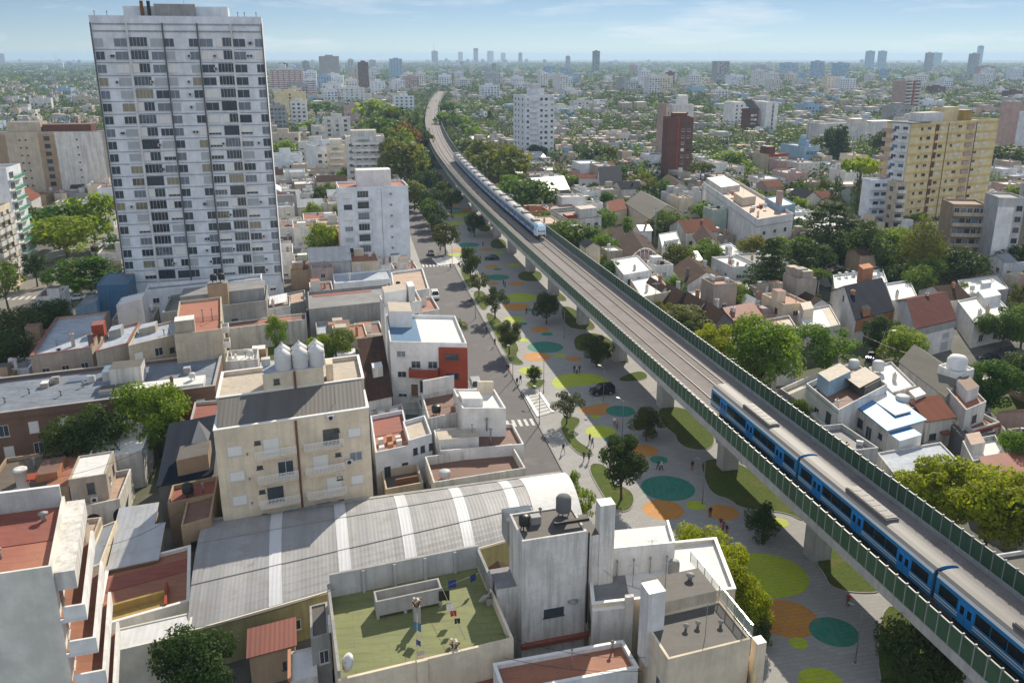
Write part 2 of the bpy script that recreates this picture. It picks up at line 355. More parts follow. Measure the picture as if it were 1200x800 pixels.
def paint(name, c):
    m, nt, b = newmat(name); p = pos(nt)
    n1 = noise(nt, p, .4, 6, .7); n2 = noise(nt, stretch(nt, p, 3, .6, 1), 1.0, 4, .7)
    a = mixc(nt, ramp(nt, n1, .4, .7), c4(c), c4(dk(c, .84))); a = mixc(nt, ramp(nt, n2, .46, .66), a, c4(tuple(x * .72 + .06 for x in c)))
    n3 = noise(nt, p, 1.4, 6, .75); a = mixc(nt, ramp(nt, n3, .54, .64), a, c4(tuple(x * .55 + .08 for x in c)))
    rt = N(nt, 'Mapping'); rt.inputs['Rotation'].default_value = (0, 0, R(-12)); nt.links.new(p, rt.inputs[0]); br = N(nt, 'TexBrick'); br.inputs['Scale'].default_value = 1; br.inputs['Brick Width'].default_value = 1.2; br.inputs['Row Height'].default_value = .6; br.inputs['Mortar Size'].default_value = .03
    br.inputs['Color1'].default_value = (1, 1, 1, 1); br.inputs['Color2'].default_value = (.93, .93, .93, 1); br.inputs['Mortar'].default_value = (.7, .7, .7, 1); nt.links.new(rt.outputs[0], br.inputs[0]); a = mixc(nt, 1.0, a, br.outputs[0], 'MULTIPLY')
    nt.links.new(a, b.inputs['Base Color']); b.inputs['Roughness'].default_value = .8
paint('p_lime', (.42, .50, .012)); paint('p_orange', (.56, .24, .03)); paint('p_teal', (.018, .22, .15)); paint('p_white', (.66, .66, .64))

mb = MB(); Rg = 15000
mb.poly([(Rg * math.cos(2 * math.pi * i / 48), Rg * math.sin(2 * math.pi * i / 48), 0) for i in range(48)])
struct(mb.build('ground', 'ground'))

def kerb_x(Y): return 7.0 - (Y - 119) * .1815       # right kerb of the cobbled street
ROADW, KH = 9.6, .13
mb = MB(); mb.poly([(kerb_x(20) - ROADW, 20, .012), (kerb_x(20), 20, .012), (kerb_x(900), 900, .012), (kerb_x(900) - ROADW, 900, .012)])
struct(mb.build('road', 'cobble'))
mb = MB(); mb.prism([(kerb_x(20) - ROADW - 2.6, 20), (kerb_x(20) - ROADW, 20), (kerb_x(800) - ROADW, 800), (kerb_x(800) - ROADW - 2.6, 800)], -.2, KH)
struct(mb.build('pavement', 'footway'))

# viaduct centre line
CL = [(62, -20), (57.2, 0), (46.6, 50), (37.0, 93.7), (31.0, 122), (24.3, 153), (15.8, 193), (5.1, 243), (-6.6, 300), (-13.2, 335), (-24.4, 400), (-36.2, 476), (-48.5, 575), (-60.5, 690), (-74, 850), (-87, 1030), (-97, 1220), (-103, 1400)]
_y = np.array([c[1] for c in CL], float); _x = np.array([c[0] for c in CL], float)
ys = np.arange(-15, 1390, 1.0)
xs = np.interp(ys, _y, _x)
for _ in range(3): xs = np.convolve(np.pad(xs, 30, mode='reflect', reflect_type='odd'), np.ones(61) / 61, 'valid')
sl = np.concatenate([[0], np.cumsum(np.hypot(np.diff(xs), np.diff(ys)))])
def cl(s):
    X = np.interp(s, sl, xs); Y = np.interp(s, sl, ys)
    dx = np.interp(s + 2, sl, xs) - np.interp(s - 2, sl, xs); dy = np.interp(s + 2, sl, ys) - np.interp(s - 2, sl, ys)
    l = math.hypot(dx, dy)
    return Vector((X, Y)), Vector((dx / l, dy / l)), Vector((dy / l, -dx / l))     # point, along, to the right
def s_at(Y): return float(np.interp(Y, ys, sl))
def vp(s, o, z):
    p, t, n = cl(s); return (p.x + n.x * o, p.y + n.y * o, z)
SMAX = s_at(1330)

# park paving and the pavement along the street, one raised slab
left = [(kerb_x(Y), Y) for Y in (30, 119, 300, 480)]
right = [(vp(s_at(Y), 9.5, 0)[0], Y) for Y in (480, 400, 300, 243, 190, 150, 93, 30)]
mb = MB(); mb.prism(left + right, -.2, KH); struct(mb.build('park_paving', 'paving'))
mb = MB()
for i in range(45):
    Ya, Yb = 30 + i * 10, 40 + i * 10 - .03
    mb.prism([(kerb_x(Ya) - .02, Ya), (kerb_x(Ya) + .28, Ya), (kerb_x(Yb) + .28, Yb), (kerb_x(Yb) - .02, Yb)], -.1, KH + .02)
struct(mb.build('kerb', 'trim_dark'))

def smooth(pts, it=2):
    for _ in range(it):
        q = []
        for i in range(len(pts)):
            a, b = pts[i], pts[(i + 1) % len(pts)]
            q += [a * .75 + b * .25, a * .25 + b * .75]
        pts = q
    return pts
def ccw(pts):
    A = sum(pts[i].x * pts[(i + 1) % len(pts)].y - pts[(i + 1) % len(pts)].x * pts[i].y for i in range(len(pts)))
    return pts if A > 0 else pts[::-1]
LAWNS = [
 [(657,488),(678,490),(680,496),(671,506),(676,518),(690,526),(697,535),(678,535),(658,509)],
 [(686,544),(712,545),(712,566),(735,573),(744,584),(738,600),(722,600),(708,584)],
 [(768,478),(806,478),(838,510),(834,528),(808,528),(794,519),(792,510),(778,500)],
 [(820,539),(866,539),(940,604),(941,612),(922,601),(868,597),(856,586),(834,580),(826,562)],
 [(954,658),(980,638),(1042,694),(1000,696),(972,688),(967,674)],
 [(1030,713),(1062,711),(1120,765),(1170,830),(1100,850),(1030,830)],
 [(673,392),(708,391),(741,424),(728,427),(716,419),(690,413),(673,412)],
 [(723,444),(752,434),(762,445),(730,449)],
 [(656,360),(670,360),(704,386),(680,388),(662,383)],
 [(566,366),(582,370),(610,408),(603,418),(617,428),(598,428),(594,416),(586,404)],
 [(616,452),(620,447),(640,445),(636,453),(626,458)],
 [(552,342),(568,341),(574,360),(564,366)],
 [(607,319),(634,317),(636,331),(607,330)],
 [(646,338),(652,340),(668,354),(648,352)],
 [(537,312),(552,318),(556,338),(548,338)],
 [(576,281),(590,280),(596,292),(574,292)],
 [(560,262),(573,262),(576,272),(560,272)],
]
LAWN_SHAPES = []
for i, pts in enumerate(LAWNS):
    g = ccw(smooth([at(*q) for q in pts], 2)); LAWN_SHAPES.append(g)
    mb = MB(); mb.prism(g, 0, KH + .07); o = struct(mb.build('lawn', 'lawn'))
    cx = sum((q for q in g), Vector((0, 0))) / len(g)
    e = MB(); n = len(g)
    for k in range(n):
        a, b = g[k], g[(k + 1) % n]; d = (b - a)
        if d.length < 1e-4: continue
        nn = Vector((d.y, -d.x)).normalized() * .13
        e.prism(ccw([a + nn * .02, b + nn * .02, b + nn, a + nn]), 0, KH + .10)
    e.build('lawn_edging', 'concrete', o)
CIRC = [(704,506.6,18,'lime'),(720,515.6,11,'teal'),(755,528.6,16,'orange'),(772,539.4,10.4,'teal'),(782.4,572.6,31.4,'teal'),(777,598,24,'orange'),(816,593,11.6,'lime'),(847,601,18.4,'orange'),
 (698,479.5,20,'orange'),(727,482.4,17,'teal'),(698,489,6,'lime'),(900,674,46,'lime'),(921,725,37,'orange'),(977,741,28,'teal'),(935.6,754.4,11,'lime'),(962,800,26,'lime'),(912,613,12,'lime'),
 (639,407.4,21,'teal'),(629,418.6,16,'orange'),(656,417,7,'lime'),(672,421,9,'orange'),(614,399,7,'lime'),(633,386.6,11,'orange'),(641,392,7,'teal'),(603,375,13,'lime'),(612,380,6,'teal'),(622,435,14,'lime'),
 (611,349,19,'lime'),(605,360,16,'orange'),(620,363.6,6,'teal'),(583,325.6,14,'teal'),(605,333,10,'orange'),(578,332.6,7,'orange'),(603,311,8.4,'lime'),(576,313,9,'orange'),(583,316,5,'teal'),(549,287.4,13,'teal'),
 (537,293,8,'orange'),(533,299,9,'lime'),(570,293,8,'orange'),(542,252,17,'lime'),(534,262,11,'lime'),(550,246,10,'orange'),(533,245,8,'teal'),(538,233,9,'teal'),(532,239.5,10,'orange'),(585,296.5,7,'lime'),(681,449.5,34,'lime'),(728,462,0,'')]
ordn = ['', 'second ', 'third ', 'fourth ', 'fifth ', 'sixth ', 'seventh ', 'eighth ', 'ninth ', 'tenth ', 'eleventh ', 'twelfth ', 'thirteenth ', 'fourteenth ', 'fifteenth ', 'sixteenth ', 'seventeenth ', 'eighteenth ', 'nineteenth ', 'twentieth ']
cnt = {}
for i, (x, y, r, k) in enumerate(sorted([c for c in CIRC if c[2]], key=lambda c: -c[1])):
    c = at(x, y); rr = r * mpp(c.x, c.y)
    cnt[k] = cnt.get(k, 0) + 1; zz = KH + .004 + .004 * ((i * 5) % 7)
    mb = MB(); mb.poly([(rr * math.cos(t * math.pi / 24), rr * math.sin(t * math.pi / 24), 0) for t in range(48)])
    o = mb.build('painted_circle', 'p_' + k); o.location = (c.x, c.y, zz)
    size = 'broad' if rr > 3.2 else ('small' if rr < 1.4 else 'middling')
    tag(o, f"{size} {k} painted circle on the park paving, {ordn[cnt[k]-1] if cnt[k]<=20 else 'farther '}{'nearest' if cnt[k]>1 else 'nearest'} of the {k} ones", 'ground marking', 'painted circles on the park paving')

# cross street through the park, its raised zebra table, crossings on the cobbles
def strip_px(name, pts, z, mat):
    mb = MB(); mb.poly([(*q, z) for q in ccw([at(*p_) for p_ in pts])]); return mb.build(name, mat)
struct(strip_px('road', [(638,466),(656,456),(760,443),(790,453),(760,462),(690,477),(652,484)], KH + .034, 'footway'))
def zebra(a, b, depth, n, z, parent_name='crosswalk', back=True, label='', base=False):
    a, b = Vector(a), Vector(b); d = (b - a); L_ = d.length; d.normalize(); q = Vector((-d.y, d.x)) * depth
    mb = MB()
    wd = L_ / (2 * n - 1)
    for i in range(n):
        p0 = a + d * (2 * i * wd); p1 = p0 + d * wd
        mb.poly([(*p0, z), (*p1, z), (*(p1 + q), z), (*(p0 + q), z)])
    return tag(mb.build('crosswalk', 'p_white'), label, 'crosswalk', 'white painted crosswalks')
Yz = 134.0; zebra((kerb_x(Yz) - ROADW + .6, Yz - 1.6), (kerb_x(Yz) - .4, Yz), 2.8, 9, .02, label='white zebra crossing over the cobbles beside the low white corner houses')
Yz = 250.0; zebra((kerb_x(Yz) - ROADW + .6, Yz - 1.6), (kerb_x(Yz) - .4, Yz), 3.4, 9, .02, label='distant white zebra crossing over the cobbles near the flat pink roof')
q = [at(618, 464), at(633, 489), at(650, 484), at(634, 461)]
o = thing('raised_crossing', 'white raised table crossing with side ramps where the park road meets the cobbled street', 'crossing', (0, 0, 0), 0, 'raised white crossings')
mb = MB(); mb.prism(ccw(q), 0, KH + .05); mb.build('table', 'footway', o)
for k in range(7):
    t0, t1 = (k + .15) / 7, (k + .65) / 7
    a0, a1 = q[0].lerp(q[1], t0), q[0].lerp(q[1], t1); b0, b1 = q[3].lerp(q[2], t0), q[3].lerp(q[2], t1)
    mb = MB(); mb.poly([(*v, KH + .056) for v in ccw([a0, a1, b1, b0])]); mb.build('stripe', 'p_white', o)
for a, b in ((q[0], q[1]), (q[3], q[2])):
    d = (b - a); nn = Vector((d.y, -d.x)).normalized() * .55
    mb = MB(); mb.prism(ccw([a, b, b + nn, a + nn]), 0, KH + .16); mb.build('ramp_edge', 'white_trim', o)
q = [at(508, 303.5), at(516, 311.5), at(541, 309), at(532, 301)]
o = thing('raised_crossing', 'far white raised table crossing beside the park, above the flat pink roof', 'crossing', (0, 0, 0), 0, 'raised white crossings')
mb = MB(); mb.prism(ccw(q), 0, KH + .05); mb.build('table', 'p_white', o)
a, b = q[0], q[1]; d = (b - a); nn = Vector((d.y, -d.x)).normalized() * .5
mb = MB(); mb.prism(ccw([a, b, b + nn, a + nn]), 0, KH + .16); mb.build('ramp_edge', 'white_trim', o)

# ------------------------------------------------------------------ viaduct
m, nt, b = newmat('ballast'); p = pos(nt)
n1 = noise(nt, p, 4, 4, .8); n2 = noise(nt, p, .25, 4, .6)
a = mixc(nt, ramp(nt, n1, .25, .75), (.15, .133, .128, 1), (.32, .285, .272, 1)); a = mixc(nt, ramp(nt, n2, .5, .7), a, (.17, .15, .14, 1))
nt.links.new(a, b.inputs['Base Color']); b.inputs['Roughness'].default_value = .95; bump(nt, b, n1, .6, .06)
plain('rail', (.07, .055, .05), .5, .4); plain('sleeper', (.24, .22, .21), .85)
m, nt, b = newmat('panel_green'); p = pos(nt); oi = N(nt, 'ObjectInfo')
n1 = noise(nt, stretch(nt, p, 1, 1, .25), 3.0, 4, .6); k = N(nt, 'Math', operation='MULTIPLY_ADD'); k.inputs[1].default_value = .5
nt.links.new(oi.outputs['Random'], k.inputs[0]); nt.links.new(n1, k.inputs[2])
a = mixc(nt, ramp(nt, k.outputs[0], .35, 1.0), (.034, .088, .046, 1), (.056, .13, .07, 1)); nt.links.new(a, b.inputs['Base Color']); b.inputs['Roughness'].default_value = .5
ZD, ZB, HWID = 9.55, 9.9, 5.8

via = thing('railway_viaduct', 'long concrete railway viaduct on square piers curving away above the park', 'viaduct')
def sweep(name, prof, s0, s1, step, mats, parent, midx=None, closed=True):
    mb = MB(); k = len(prof); S = list(np.arange(s0, s1, step)) + [s1]
    for s in S:
        p, t, n = cl(s)
        for o_, z in prof: mb.v.append((p.x + n.x * o_, p.y + n.y * o_, z))
    kk = k if closed else k - 1
    for i in range(len(S) - 1):
        for j in range(kk):
            j2 = (j + 1) % k
            mb.f.append((i * k + j, i * k + j2, (i + 1) * k + j2, (i + 1) * k + j)); mb.m.append(midx[j] if midx else 0); mb.sm.append(False)
    if closed:
        mb.f.append(tuple(range(k - 1, -1, -1))); mb.f.append(tuple(range((len(S) - 1) * k, len(S) * k))); mb.m += [0, 0]; mb.sm += [False] * 2
    return mb.build(name, mats, parent)
S0 = s_at(5)
sweep('deck', [(-6.05, 8.9), (-6.05, ZB), (-5.72, ZB), (-5.72, ZD - .25), (5.72, ZD - .25), (5.72, ZB), (6.05, ZB), (6.05, 8.9), (3.6, 8.6), (3.0, 7.6), (-3.0, 7.6), (-3.6, 8.6)], S0, SMAX, 5, ['viaconc'], via)
TR = (-2.35, 2.4)
sweep('track_bed', [(-5.6, ZD - .26), (-5.6, ZD - .1), (-4.3, ZD), (4.4, ZD), (5.6, ZD - .1), (5.6, ZD - .26)], S0, SMAX, 5, ['ballast'], via, closed=False)
for c in TR:
    for g in (-.86, .86):
        o = c + g
        sweep('rail', [(o - .19, ZD - .02), (o - .17, ZD + .04), (o - .06, ZD + .05), (o - .06, ZD + .17), (o + .06, ZD + .17), (o + .06, ZD + .05), (o + .17, ZD + .04), (o + .19, ZD - .02)], S0, SMAX, 4, ['rail'], via)  # foot widened so its dark colour stands in for shade along the rail
mb = MB()
for c in TR:
    s = S0
    while s < s_at(420):
        p, t, n = cl(s); h = t * .12
        A = [p + n * (c - 1.35) - h, p + n * (c + 1.35) - h, p + n * (c + 1.35) + h, p + n * (c - 1.35) + h]
        mb.prism(ccw([Vector(v) for v in A]), ZD - .05, ZD + .035); s += .65
o = mb.build('sleepers', 'sleeper', via); o['kind'] = 'stuff'
PIERS_Y = [45.0, 69.5, 93.7, 118, 142.2, 166.3, 191.5, 217.5, 243] + [243 + 25.2 * k for k in range(1, 20)]
for Yp in PIERS_Y:
    s = s_at(Yp); p, t, n = cl(s)
    mb = MB(); mb.box(-1.25, 1.25, -1.05, 1.05, -.3, 6.3)
    k = len(mb.v)
    mb.v += [(-1.25, -1.05, 6.3), (1.25, -1.05, 6.3), (1.25, 1.05, 6.3), (-1.25, 1.05, 6.3), (-2.9, -1.05, 7.598), (2.9, -1.05, 7.598), (2.9, 1.05, 7.598), (-2.9, 1.05, 7.598)]
    for f in ((0, 1, 5, 4), (1, 2, 6, 5), (2, 3, 7, 6), (3, 0, 4, 7), (4, 5, 6, 7)): mb.f.append(tuple(k + i for i in f)); mb.m.append(0); mb.sm.append(False)
    o = mb.build('pier', 'viaconc', via); o.location = (p.x, p.y, 0); o.rotation_euler = (0, 0, math.atan2(t.y, t.x) - math.pi / 2)

# noise barriers, panel by panel
pm = MB(); pm.box(.05, 1.43, -.05, .05, 0, 2.0)
for k in range(6): pm.box(.10 + k * .22, .19 + k * .22, -.075, -.051, .05, 1.95); pm.box(.10 + k * .22, .19 + k * .22, .051, .075, .05, 1.95)
panel_me = pm.mesh('panel', ['panel_green'])
qm = MB(); qm.box(-.045, .045, -.10, .10, -.05, 2.15); qm.box(-.07, .07, -.12, .12, 2.15, 2.2); post_me = qm.mesh('post', ['metal'])
plain('post_grey', (.30, .32, .30), .5)
post_me.materials[0] = M('post_grey')
for side, lab in ((-1, 'green panelled noise barrier on the park side of the viaduct, before the near train'), (1, 'green panelled noise barrier on the house side of the viaduct, behind the tracks')):
    fb = thing('noise_barrier', lab, 'barrier', (0, 0, 0), 0, 'noise barriers along the viaduct')
    n_near = 100; s = s_at(52); rest = MB(); restp = MB(); k = 0
    while s < SMAX - 2:
        p, t, n = cl(s); P_ = p + n * (5.88 * side); ang = math.atan2(t.y, t.x)
        if k < n_near:
            link('panel', panel_me, fb, (P_.x, P_.y, ZB), ang); link('post', post_me, fb, (P_.x, P_.y, ZB), ang)
        else:
            p2, t2, n2 = cl(s + 1.42); Q = p2 + n2 * (5.88 * side); w_ = n * .05
            rest.prism(ccw([P_ + w_, Q + w_, Q - w_, P_ - w_]), ZB, ZB + 2)
            if s < 520: restp.prism(ccw([P_ + w_ * 2.2, P_ + t * .1 + w_ * 2.2, P_ + t * .1 - w_ * 2.2, P_ - w_ * 2.2]), ZB - .05, ZB + 2.15)
        s += 1.5; k += 1
    o = rest.build('panels', 'panel_green', fb); o['kind'] = 'stuff'
    o = restp.build('posts', 'post_grey', fb); o['kind'] = 'stuff'
    sweep('top_rail', [(5.88 * side - .07, ZB + 2.0), (5.88 * side - .07, ZB + 2.06), (5.88 * side + .07, ZB + 2.06), (5.88 * side + .07, ZB + 2.0)], S0, SMAX, 6, ['post_grey'], fb)

# ------------------------------------------------------------------ trains
plain('t_blue', (.018, .19, .42), .35, 0, .06); plain('t_door', (.015, .24, .64), .35, 0, .06); plain('t_white', (.72, .75, .78), .35, 0, .04); plain('t_roof', (.15, .145, .14), .6, 0, .07, .4, .7); plain('t_unit', (.12, .118, .115), .6); plain('t_light', (.33, .56, .74), .35)
plain('t_glass', (.012, .014, .018), .15); plain('t_windscreen', (.05, .13, .18), .12)
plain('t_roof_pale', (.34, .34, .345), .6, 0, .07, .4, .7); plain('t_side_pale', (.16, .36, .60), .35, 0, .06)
def car_parts(near, Lc=23.7):
    """(name, mesh, loc) list: body, then sub-parts; local x along the train, z from rail head"""
    B = 't_blue'
    prof = [(1.58, .95, 0), (1.62, 1.16, 0), (1.62, 1.34, 1), (1.62, 1.46, 0), (1.62, 1.60, 1), (1.62, 1.74, 0), (1.61, 3.0, 0), (1.60, 3.42, 1), (1.50, 3.72, 2), (1.15, 3.94, 2), (.6, 4.05, 2), (0, 4.08, 2)]
    pts = [(y, z) for y, z, _ in prof] + [(-y, z) for y, z, _ in prof[-2::-1]]
    mi = [c for _, _, c in prof[:-1]]; mi = mi + mi[::-1] + [3]
    mb = MB(); k = len(pts)
    for x in (0, Lc):
        for y, z in pts: mb.v.append((x, y, z))
    for j in range(k):
        j2 = (j + 1) % k
        mb.f.append((j2, j, k + j, k + j2)); mb.m.append(mi[j] if j < len(mi) else 3); mb.sm.append(False)
    mb.f.append(tuple(range(k))); mb.f.append(tuple(range(2 * k - 1, k - 1, -1))); mb.m += [0, 0]; mb.sm += [False] * 2
    for bx in (2.2, Lc - 5.2):                                   # bogies
        mb.box(bx, bx + 3, -1.2, 1.2, .35, .93, 3)
    mb.box(7, Lc - 7, -1.3, 1.3, .45, .94, 3)
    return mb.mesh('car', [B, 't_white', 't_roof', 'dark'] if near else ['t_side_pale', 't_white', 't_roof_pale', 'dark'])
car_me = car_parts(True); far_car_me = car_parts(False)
wm = MB(); wm.box(0, 1, -.02, .02, 0, 1); win_me = wm.mesh('window', ['t_glass'])
dm = MB(); dm.box(0, 1.9, -.03, .03, 0, 2.05); dm.box(.25, .75, -.045, -.031, .95, 1.75, 1); dm.box(1.15, 1.65, -.045, -.031, .95, 1.75, 1); dm.box(.94, .96, -.04, -.031, 0, 2.05, 2); door_me = dm.mesh('door', ['t_door', 't_glass', 'dark'])
um = MB(); um.box(0, 7.2, -.85, .85, 0, .32); um.box(.15, 7.05, -.75, .75, .32, .40)
for k in range(6): um.box(.5 + k * 1.1, 1.2 + k * 1.1, -.55, .55, .401, .43, 1)
unit_me = um.mesh('roof_unit', ['t_unit', 't_roof'])
sm_ = MB(); sm_.box(0, 3.4, -1.1, 1.1, 0, .42); small_unit_me = sm_.mesh('roof_unit', ['t_unit'])
gm = MB(); gm.box(-.55, .05, -1.35, 1.35, .9, 3.75); gang_me = gm.mesh('gangway', ['dark'])
DOORS = (3.1, 10.9, 18.7)
def add_car(train, s, offs, sides, roof, both=True, last=False):
    pA = Vector(vp(s, offs, ZD + .17)); pB = Vector(vp(s + 23.7, offs, ZD + .17))
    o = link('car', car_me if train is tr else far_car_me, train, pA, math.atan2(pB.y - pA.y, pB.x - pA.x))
    o.scale = (1, .85, 1)
    for sd_ in sides:
        gaps = [(.5, DOORS[0] - .15)] + [(DOORS[i] + 2.05, DOORS[i + 1] - .15) for i in range(2)] + [(DOORS[2] + 2.05, 23.2)]
        for x0, x1 in gaps:
            n_ = max(1, round((x1 - x0) / 1.9)); ww = (x1 - x0) / n_
            for i in range(n_):
                q = link('window', win_me, o, (x0 + i * ww + .05, 1.63 * sd_, 1.98)); q.scale = (ww - .1, 1, 1.06)
        for x in DOORS:
            q = link('door', door_me, o, (x, 1.635 * sd_, 1.0)) if sd_ < 0 else link('door', door_me, o, (x + 1.9, 1.635 * sd_, 1.0), math.pi)
    if roof == 'long': link('roof_unit', unit_me, o, (8.2, 0, 4.0))
    else:
        link('roof_unit', small_unit_me, o, (3.5, 0, 4.0)); link('roof_unit', small_unit_me, o, (16.6, 0, 4.0))
    if not last: link('gangway', gang_me, o)
    return o
tr = thing('train', 'blue and white electric train passing on the near track in front of the barrier', 'train', (0, 0, 0), 0, 'electric trains on the viaduct')
sc0 = s_at(94.2) - 24.2 * 3
for k in range(4):
    o = add_car(tr, sc0 + 24.2 * k, TR[0], (1, -1), 'long')
    if k == 2 : pass
tr2 = thing('train', 'white fronted blue train approaching far off on the outer track', 'train', (0, 0, 0), 0, 'electric trains on the viaduct')
s = s_at(240) + 2.6
for k in range(8): add_car(tr2, s + 24.2 * k, TR[1], (1,), 'short', last=(k == 0))
# driving cab of the far train: raked nose with windscreen, mask, coupler and lamps
pA = Vector(vp(s, TR[1], ZD + .17)); pB = Vector(vp(s + 23.7, TR[1], ZD + .17)); ang = math.atan2(pB.y - pA.y, pB.x - pA.x)
mb = MB()
secs = [(0, 1.62, .95, 3.42, 4.05), (-1.2, 1.52, .95, 3.3, 3.95), (-2.1, 1.36, .95, 2.9, 3.5), (-2.6, 1.22, .95, 2.0, 2.15)]
rows = []
for x, hw, z0, z1, z2 in secs:
    rows.append([(x, hw, z0), (x, hw, (z0 + z1) / 2), (x, hw * .98, z1), (x, hw * .55, z2), (x, -hw * .55, z2), (x, -hw * .98, z1), (x, -hw, (z0 + z1) / 2), (x, -hw, z0)])
for rr in rows: mb.v += rr
for i in range(3):
    for j in range(8):
        j2 = (j + 1) % 8
        mb.f.append((i * 8 + j, i * 8 + j2, (i + 1) * 8 + j2, (i + 1) * 8 + j)); mb.m.append((1, 2, 2, 2, 2, 2, 1, 3)[j] if i < 2 else (1, 1, 1, 1, 1, 1, 1, 3)[j]); mb.sm.append(False)
mb.f.append(tuple(range(24, 32))); mb.m.append(1); mb.sm.append(False)
cab = mb.build('cab', ['t_blue', 't_white', 't_light', 'dark'], tr2); cab.location = pA; cab.rotation_euler = (0, 0, ang)
ws = MB(); ws.poly([(-2.66, -.98, 2.12), (-2.66, .98, 2.12), (-2.05, 1.05, 3.24), (-2.05, -1.05, 3.24)][::-1]); ws.poly([(-2.60, -.98, 2.12), (-2.60, .98, 2.12), (-1.99, 1.05, 3.24), (-1.99, -1.05, 3.24)])
ws.build('windscreen', 't_windscreen', cab)
lm = MB(); lm.box(-2.66, -2.605, -1.0, 1.0, .95, 1.28); lm.build('bumper_mask', 'black', cab)
for y in (-.85, .85):
    lm = MB(); lm.tube((-2.6, y, 1.55), (-2.68, y, 1.55), .16, n=10); lm.build('headlight', 'frame', cab)
# ------------------------------------------------------------------ building kit
FOOT = []                                            # footprints already taken (world polygons)
WIN = {}
def win_mesh(w, h, style):
    k = (round(w, 2), round(h, 2), style)
    if k in WIN: return WIN[k]
    mb = MB(); t = .07
    fr = 'frame' if style not in ('k', 'b') else 'frame_dark'
    g = {'d': 'glass', 'h': 'glass', '1': 'glass_mid', '3': 'glass', 'c': 'glass', 's': 'shutter', 'g': 'shutter_grey', 'w': 'glass_warm', 'm': 'glass_mid', 'k': 'glass', 'b': 'glass_blue', 't': 'blinds'}[style]
    mb.box(-w / 2, w / 2, -.05, 0, 0, t); mb.box(-w / 2, w / 2, -.05, 0, h - t, h); mb.box(-w / 2, -w / 2 + t, -.05, 0, t, h - t); mb.box(w / 2 - t, w / 2, -.05, 0, t, h - t)
    mb.box(-w / 2 - .08, w / 2 + .08, -.12, 0, -.09, -.002)
    hh = h - t
    if style in 'h13':
        f_ = {'h': .5, '1': .72, '3': .3}[style]; mb.box(-w / 2 + t, w / 2 - t, -.045, 0, h * f_, h - t, 2); hh = h * f_
    mb.box(-w / 2 + t, w / 2 - t, -.02, 0, t, hh, 1)
    if style in 'dhwmkb13c' and w > .8:
        n = max(1, round(w / .8)) - 1 or 1
        for i in range(1, n + 1):
            x = -w / 2 + w * i / (n + 1); mb.box(x - .03, x + .03, -.04, -.021, t, hh)
    if style == 'c': mb.box(-w / 2 + t, -w / 2 + w * .38, -.042, -.021, t, h - t, 2)
    if style in 'sg':
        for i in range(int(h / .16)):
            z = t + i * .16
            if z + .1 < h - t: mb.box(-w / 2 + t, w / 2 - t, -.035, -.021, z, z + .11, 1)
    WIN[k] = mb.mesh('window', [fr, g, 'shutter']); return WIN[k]
def door_mesh(w, h, mat='frame_dark'):
    k = ('door', w, h, mat)
    if k not in WIN:
        mb = MB(); mb.box(-w / 2, w / 2, -.06, 0, 0, h); mb.box(-w / 2 + .1, w / 2 - .1, -.08, -.061, .1, h - .15, 1); mb.box(w / 2 - .2, w / 2 - .14, -.11, -.081, 1, 1.12, 2)
        WIN[k] = mb.mesh('door', [mat, 'wood', 'metal'])
    return WIN[k]

